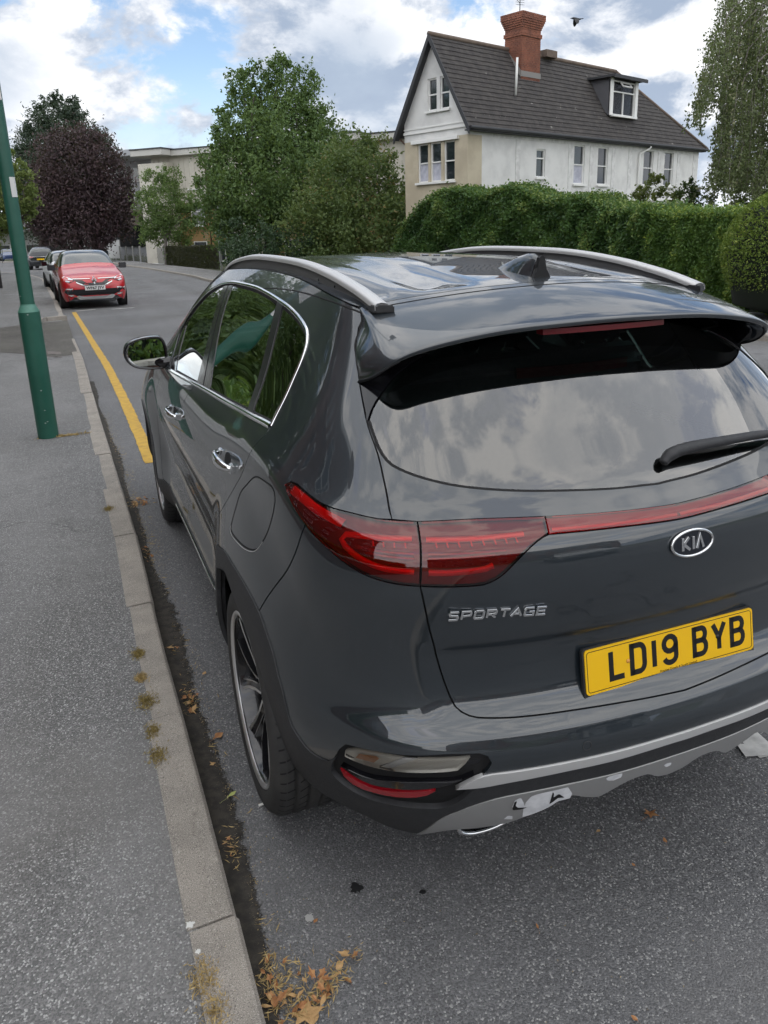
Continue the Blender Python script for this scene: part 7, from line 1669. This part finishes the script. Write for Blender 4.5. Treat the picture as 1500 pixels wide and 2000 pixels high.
def other_cars():
    PR = pmat('red_paint', (.50, .012, .020), .35, .1, 1.0, .03); PB = pmat('black_paint', (.010, .012, .018), .3, .2, 1.0, .03); PW = pmat('white_paint', (.62, .63, .66), .35, 0, 1.0, .03); PS = pmat('silver_paint', (.40, .41, .40), .35, .6, 1.0, .03); PD = pmat('dark_teal_paint', (.03, .05, .06), .3, .3, 1.0, .03)
    L_ = on_ground(138, 600); Rg = on_ground(240, 597); mid = (L_+Rg)/2; yaw = rad(4)
    c, dc, bl = make_car('parked_car', 'bright red crossover with black roof facing us beside the kerb', (mid[0], mid[1]-.75, float(ground(mid[1]))), yaw, PR, .86, 4.05, 1.53, True, pmat('roof_black', (.03, .033, .038), .25, 0, 1.0, .03))
    blk = M_BLACK; chm = pmat('far_chrome', (.72, .72, .72), .2, .9); lamp = pmat('headlamp', (.55, .57, .60), .12, .3, .6)
    g = dc('grille', [(-.52, .80), (-.30, .775), (-.20, .70), (.20, .70), (.30, .775), (.52, .80), (.52, .745), (.36, .70), (.22, .615), (-.22, .615), (-.36, .70), (-.52, .745)][:6]+[(.44, .72), (.22, .625), (-.22, .625), (-.44, .72)], blk)
    dc('grille_trim', [(-.56, .825), (-.1, .815), (-.1, .80), (-.56, .805)], chm, lift=.02, par=g); dc('grille_trim', [(.1, .815), (.56, .825), (.56, .805), (.1, .80)], chm, lift=.02, par=g)
    dc('lower_trim', [(-.46, .735), (-.23, .63), (.23, .63), (.46, .735), (.46, .71), (.24, .605), (-.24, .605), (-.46, .71)], chm, lift=.022, par=g)
    for i in (1, -1):
        P1 = [(.50, .815), (.72, .90), (.80, .86), (.775, .755), (.62, .715), (.50, .76)]; P1 = P1 if i > 0 else mir(P1); h = dc('headlight', P1, blk, lift=.012)
        P2 = [(.53, .815), (.73, .885), (.785, .845), (.70, .80), (.54, .785)]; dc('lamp_strip', P2 if i > 0 else mir(P2), pmat('lamp_white', (.80, .82, .85), .2, 0, .5), lift=.02, par=h)
        P3 = [(.60, .76), (.70, .785), (.73, .755), (.64, .73)]; dc('lens', P3 if i > 0 else mir(P3), lamp, lift=.022, par=h)
        P4 = [(.56, .57), (.80, .57), (.83, .44), (.72, .36), (.54, .36), (.56, .395), (.70, .40), (.775, .46), (.755, .535), (.57, .535)]; f_ = dc('fog_surround', P4 if i > 0 else mir(P4), chm, lift=.02)
        P5 = [(.58, .53), (.75, .53), (.77, .46), (.70, .41), (.58, .41)]; dc('fog_recess', P5 if i > 0 else mir(P5), blk, lift=.014)
    lg = dc('lower_grille', [(-.56, .535), (.56, .535), (.60, .43), (.48, .37), (-.48, .37), (-.60, .43)], blk, lift=.012)
    dc('skid_plate', [(-.50, .335), (-.44, .375), (-.30, .345), (.30, .345), (.44, .375), (.50, .335), (.42, .265), (-.42, .265)], chm, lift=.02)
    dc('lower_bumper', [(-.80, .36), (-.50, .33), (.50, .33), (.80, .36), (.76, .25), (-.76, .25)], M_PLASTIC, lift=.010)
    dm = dc('diamond_badge', [(0, .875), (.062, .765), (0, .655), (-.062, .765)], chm, lift=.045); dc('badge_hole', [(0, .80), (.016, .765), (0, .73), (-.016, .765)], blk, lift=.052, par=dm)
    pl = dc('number_plate', [(-.26, .615), (.26, .615), (.26, .505), (-.26, .505)], pmat('plate_white2', (.74, .74, .73), .4), lift=.035)
    Mt = Matrix.Translation((0, -.006, .56)) @ Matrix.Rotation(rad(90), 4, 'X'); hit = min(v.co.y for v in pl.data.vertices); Mt.translation = (0, hit-.004, .558)
    text_mesh('plate_letters', 'WF67 JYV', .105, M_INK, pl, Mt, .001, bold=.003, sx=1.0)
    mb = MB(); mb.tube([(.55, 1.17, bl+.10), (.1, 1.10, bl+.10)], .012, 5); mb.build('wiper', blk, c)
    # white hatchback tucked in behind the red car
    q = on_ground(121, 571); c, dc, _ = make_car('parked_car', 'white hatchback almost hidden behind the red crossover', (q[0]+.62, q[1]-.2, float(ground(q[1]))), rad(7), PW, .86, 4.0, 1.48, False); dc('headlight', [(.50, .72), (.78, .80), (.76, .66), (.52, .64)], lamp); dc('headlight', mir([(.50, .72), (.78, .80), (.76, .66), (.52, .64)]), lamp); dc('grille', [(-.3, .6), (.3, .6), (.3, .45), (-.3, .45)], blk)
    def rear(c, dc, bl, plate=True, red=True):
        tlm = pmat('far_taillight', (.35, .01, .015), .25, 0, .5)
        for i in (1, -1):
            P1 = [(.46, bl-.05), (.80, bl-.01), (.80, bl-.15), (.50, bl-.13)]; dc('taillight', P1 if i > 0 else mir(P1), tlm, 'rear')
        if plate: dc('number_plate', [(-.26, bl-.20), (.26, bl-.20), (.26, bl-.31), (-.26, bl-.31)], M_YELLOW, 'rear', .03)
        dc('lower_bumper', [(-.74, .42), (.74, .42), (.70, .28), (-.70, .28)], M_PLASTIC, 'rear', .015)
    P = at_depth(76, 523, 57.0)
    c, dc, bl = make_car('parked_car', 'black family SUV seen from behind, parked under the dark trees', (P[0]+.2-4.75*math.sin(rad(-6)), P[1]+4.75*math.cos(rad(6)), float(ground(P[1]))), rad(174), PB, .95, 4.75, 1.70, True); rear(c, dc, bl+.05)
    dc('chrome_line', [(-.80, bl-.005), (.80, bl-.005), (.80, bl-.03), (-.80, bl-.03)], chm, 'rear', .02)
    P = on_ground(3, 508); c, dc, bl = make_car('parked_car', 'silver hatchback at the far left edge beyond the thin poles', (P[0]-.7-4.1*math.sin(rad(14)), P[1]+4.0, float(ground(P[1]))), rad(194), PS, .86, 4.1, 1.5, False); rear(c, dc, bl)
    P = at_depth(140, 495, 80); c, dc, bl = make_car('parked_car', 'dark car far off between the tree trunks behind the red car', (P[0], P[1], float(ground(P[1]))), rad(-50), PD, .88, 4.3, 1.55, True)
    P = at_depth(17, 484, 95); c, dc, bl = make_car('parked_car', 'blue car beyond the silver one at the far left', (P[0], P[1], float(ground(P[1]))), rad(10), pmat('blue_paint', (.03, .06, .16), .3, .2, 1.0), .86, 4.1, 1.5, False)
    c, dc, bl = make_car('parked_car', 'silver hatchback parked behind the grey car, seen only mirrored in its tailgate', (2.6, -6.2, 0), rad(188), PS, .86, 4.1, 1.5, False)
    for i in (1, -1): dc('headlight', [(.50, .72), (.78, .80), (.76, .66), (.52, .64)] if i > 0 else mir([(.50, .72), (.78, .80), (.76, .66), (.52, .64)]), lamp)
    dc('grille', [(-.3, .6), (.3, .6), (.3, .45), (-.3, .45)], blk)
other_cars()

# ------------------------------------------------------------------ bird, leaves and litter
def crow():
    C = at_depth(1125, 37, 30); b = empty('crow', tuple(C), rad(-20), 'black crow flying past above the chimney', 'bird'); m = pmat('crow_black', (.010, .011, .014), .5)
    mb = MB(); mb.tube([(-.23, 0, .02), (-.17, 0, .025), (-.12, 0, .03), (-.02, 0, .0), (.08, 0, -.015), (.16, 0, -.01), (.26, 0, .01)], [.005, .022, .038, .055, .045, .028, .006], 10); mb.build('body', m, b, True)
    mb = MB(); mb.add([(.10, -.015, 0), (.12, .02, 0), (.29, .06, .015), (.30, -.05, .015)], [(0, 1, 2, 3)]); mb.add([(.10, -.015, -.012), (.12, .02, -.012), (.29, .06, .005), (.30, -.05, .005)], [(3, 2, 1, 0)]); mb.build('tail', m, b)
    for s in (-1, 1):
        mb = MB(); V = []
        for t, ch, zz in ((0, .16, 0), (.35, .18, -.05), (.65, .16, -.13), (.9, .09, -.20), (1.0, .03, -.23)):
            for d, up in ((-ch*.4, .008), (0, .014), (ch*.6, 0)): V.append((-.02+d+.02*t, s*(.03+t*.20), zz+up))
        mb.add(V, [(i*3+k, i*3+k+1, (i+1)*3+k+1, (i+1)*3+k) for i in range(4) for k in range(2)]); mb.build('wing', m, b, True)
crow()
M_LB = varied('leaf_brown', (.30, .125, .045), (.44, .23, .095), 40, .7, 4, .3, 200)
M_LT = varied('leaf_tan', (.52, .33, .15), (.40, .24, .10), 40, .7, 4, .3, 200)
M_LG = varied('leaf_green', (.38, .44, .12), (.48, .50, .20), 30, .6)
def leaf_shape(kind, rs, s):
    """one curled dry leaf: blade with raised edges and a stalk"""
    if kind == 'maple': r = [1, .42, .85, .40, .62, .30, .62, .40, .85, .42]
    elif kind == 'long': r = [1, .45, .25, .20, .25, .6, .25, .20, .25, .45]
    elif kind == 'lobed': r = [1, .72, .60, .42, .30, .95, .30, .42, .60, .72]
    else: r = [1, .62, .52, .48, .52, .72, .52, .48, .52, .62]
    n = len(r); V = [(0, 0, .10*s)]; F = []; 
    ph = rs.uniform(0, 6)
    for i in range(n):
        a = 2*math.pi*i/n; q = r[i]*s*rs.uniform(.9, 1.1); V.append((q*math.cos(a), q*math.sin(a), s*(.05+.22*abs(math.sin(a*1.0+ph)))))
    F = [(0, 1+i, 1+(i+1) % n) for i in range(n)]
    b = len(V); V += [(-s*.5, -.02*s, .1*s), (-s*.5, .02*s, .1*s), (-s*1.5, .12*s, .02*s), (-s*1.5, .09*s, .02*s)]; F.append((b, b+1, b+2, b+3)); return V, F
def drop_leaf(px, py, s, kind, mat, rz, label=None, seed=0, name='fallen_leaf', par=None, dz=.006, cat='leaf', group=None):
    rs = np.random.RandomState(seed+int(px*3+py)); V, F = leaf_shape(kind, rs, s); o = mesh_obj(name, V, F, mat, par, True); P = on_ground(px, py, dz); o.location = tuple(P); o.rotation_euler = (rs.uniform(-.15, .15), rs.uniform(-.15, .15), rz)
    if label: tag(o, label, cat, group)
    return o
def litter():
    for a in ((424, 1440, .026, 'lobed', M_LB, .5, 'brown two lobed dead leaf on the road beside the rear wheel'), (416, 1493, .016, 'maple', M_LT, 2.2, 'small tan star shaped leaf by the rear wheel'), (399, 1316, .014, 'heart', M_LT, 1.0, 'pale pink brown leaf lying ahead of the rear wheel'),
              (1270, 1592, .030, 'maple', M_LB, .3, 'crumpled brown leaf behind the middle of the bumper'), (1299, 1643, .012, 'heart', M_LB, 1.2, 'tiny red brown leaf fragment behind the crumpled leaf'), (1168, 1624, .010, 'heart', M_LT, .2, 'small cream scrap on the road behind the silver skid plate'), (1050, 1812, .012, 'long', M_LB, 1.4, 'slender orange brown leaf alone on the open road'),
              (616, 1800, .010, 'heart', M_LB, .7, 'tiny brown leaf beside the pale gum stain'), (1240, 1990, .010, 'heart', M_LB, 2, 'small brown leaf at the bottom edge of the road'), (1238, 1690, .008, 'heart', M_LB, 2, 'faint reddish crumb on the road right of centre')):
        drop_leaf(*a[:6], label=a[6])
    o = drop_leaf(450, 1555, .030, 'long', M_LG, .6, 'pale green lime bract with its stalk next to the rear tyre'); o.scale = (1, .8, .6)
    o = drop_leaf(598, 1990, .052, 'maple', M_LT, 1.2, 'large tan maple leaf at the bottom edge by the kerb')
    B = on_ground(514, 1572, .004); mb = MB(); mb.tube([(-.014, -.002, .004), (.014, .002, .004)], .0038, 10); o = mb.build('cigarette_end', pmat('paper_white', (.75, .74, .70), .7), None, True); o.location = tuple(B); tag(o, 'white cigarette end lying just behind the rear tyre', 'litter')
    # heaps of leaves caught in the gutter
    def heap(px, py, n, rx, ry, rot, label, s=.022, seed=1, straw=60):
        rs = np.random.RandomState(seed); B = on_ground(px, py, .004); h = empty('leaf_heap', tuple(B), rot, label, 'leaves')
        base = [leaf_shape(k, np.random.RandomState(q), s) for q, k in enumerate(('maple', 'lobed', 'heart', 'long'))]; ms = []
        for q, (V, F) in enumerate(base): ms.append(mesh_obj('leaf', V, F, (M_LB, M_LT, M_LB, M_LT)[q], h, True))
        for i in range(n):
            o = ms[i] if i < 4 else ms[i % 4].copy()
            if i >= 4: COL.objects.link(o)
            o.location = (rs.normal()*rx, rs.normal()*ry, abs(rs.normal())*.010); o.rotation_euler = (rs.uniform(-.6, .6), rs.uniform(-.6, .6), rs.uniform(0, 6.28)); k = rs.uniform(.5, 1.25); o.scale = (k, k*rs.uniform(.55, 1), k)
        P = np.stack([rs.normal(size=straw)*rx*1.1, rs.normal(size=straw)*ry*1.1, np.abs(rs.normal(size=straw))*.008+.003], -1); leaf_mesh('straw', P, .022, rs, M_STRAW, h, .14, flat=.9)
    heap(640, 1928, 26, .055, .016, .55, 'loose drift of tan leaves spreading from the gutter at the bottom', .020, 2, 160)
    heap(545, 1935, 26, .030, .050, 0, 'heap of brown leaves packed against the kerb at the bottom', .020, 3, 260)
    heap(371, 1372, 14, .014, .045, 0, 'small clump of brown leaves in the gutter ahead of the rear wheel', .020, 4, 50)
    heap(268, 985, 26, .05, .04, 0, 'orange leaf heap in the gutter near the front wheel', .026, 5, 60)
    heap(338, 1272, 5, .012, .03, 0, 'pair of curled leaves against the kerb face beside the sill', .017, 6, 10)
    heap(287, 1085, 9, .015, .05, 0, 'thin scatter of leaves in the gutter beside the front door', .020, 7, 20)
    heap(452, 1665, 6, .010, .03, 0, 'pale seed husks in the gutter behind the car', .014, 8, 40)
    # crumbs of seed and grit all along the gutter
    rs = np.random.RandomState(9); n = 5200; ss = rs.uniform(s_of_y(-1.6), s_of_y(7), n); of = -np.abs(rs.normal(size=n))*.055-.004; P = np.array([[*kerb_at(a, b), 0] for a, b in zip(ss, of)]); P[:, 2] = [float(ground(y))+.006 for y in P[:, 1]]
    o = leaf_mesh('gutter_crumbs', P, .0055, rs, leaf_mat('crumb', (.20, .145, .065), (.50, .40, .24), (.55, .52, .45), trans=.0), None, .7, flat=.7); o['kind'] = 'stuff'
    n = 420; ss = rs.uniform(s_of_y(-1.4), s_of_y(6), n); P = np.array([[*kerb_at(a, -abs(rs.normal())*.06-.006), 0] for a in ss]); P[:, 2] = [float(ground(y))+.007 for y in P[:, 1]]
    o = leaf_mesh('gutter_twigs', P, .030, rs, M_STRAW, None, .10, flat=.95); o['kind'] = 'stuff'
    n = 500; P = np.stack([rs.uniform(-.9, 1.6, n), rs.uniform(-.9, 3, n), np.full(n, .004)], -1); o = leaf_mesh('road_crumbs', P, .007, rs, MATS['crumb'], None, .4, flat=.95); o['kind'] = 'stuff'
    # tufts of dry moss along the back of the kerb
    for i, (px, py, r, lab) in enumerate(((270, 1278, .024, 'dry moss tuft at the back of the kerb, farthest of the row'), (275, 1325, .022, 'thin straw tuft, second from the far end of the kerb row'), (287, 1372, .034, 'wide brown moss tuft in the middle of the kerb row'), (300, 1430, .026, 'yellowish tuft just behind the broad moss patch'), (310, 1478, .032, 'round dry tuft nearest us in the row by the rear wheel'), (398, 1915, .034, 'straw coloured grass tuft by the kerb joint at the bottom'), (420, 1975, .030, 'straw tuft at the bottom edge against the kerb'), (213, 995, .03, 'leafy tuft at the back of the kerb near the front wheel'))):
        rs = np.random.RandomState(70+i); B = on_ground(px, py, .10); n = 420; u = rs.normal(size=(n, 3))*[r*.5, r*.75, r*.22]; u[:, 2] = np.abs(u[:, 2]); o = leaf_mesh('moss_tuft', u, .016, rs, M_MOSS if i not in (1, 5, 6) else M_STRAW, None, .16, bias=np.array([0, 0, .5])); o.location = tuple(B); tag(o, lab, 'moss', 'dry tufts along the kerb')
    # gum and oil marks
    def blot(name, px, py, r, mat, label, dz=.003, seed=0):
        rs = np.random.RandomState(seed); B = on_ground(px, py, dz); n = 18; V = [(0, 0, .002)]+[(r*rs.uniform(.55, 1.2)*math.cos(a), r*rs.uniform(.55, 1.2)*math.sin(a), 0) for a in np.linspace(0, 6.283, n+1)[:-1]]; o = mesh_obj(name, V, [(0, 1+i, 1+(i+1) % n) for i in range(n)], mat, None, True); o.location = tuple(B); tag(o, label, 'stain'); return o
    tar = pmat('tar_blob', (.012, .012, .013), .6); gum = pmat('gum_grey', (.34, .34, .33), .8)
    blot('tar_spot', 696, 1733, .020, tar, 'black tar spot on the road behind the left of the bumper', seed=1); blot('tar_spot', 826, 1742, .010, tar, 'smaller faint tar spot right of the black one', seed=2)
    blot('gum_stain', 603, 1792, .014, gum, 'pale flattened gum on the road near the bottom', seed=3); blot('gum_stain', 370, 1806, .012, pmat('gum_white', (.62, .62, .60), .8), 'white splash on the pavement beside the kerb joint', .1045, 4); blot('gum_stain', 388, 1858, .010, MATS['gum_white'], 'smaller white splash on the pavement nearer us', .1045, 5)
litter()
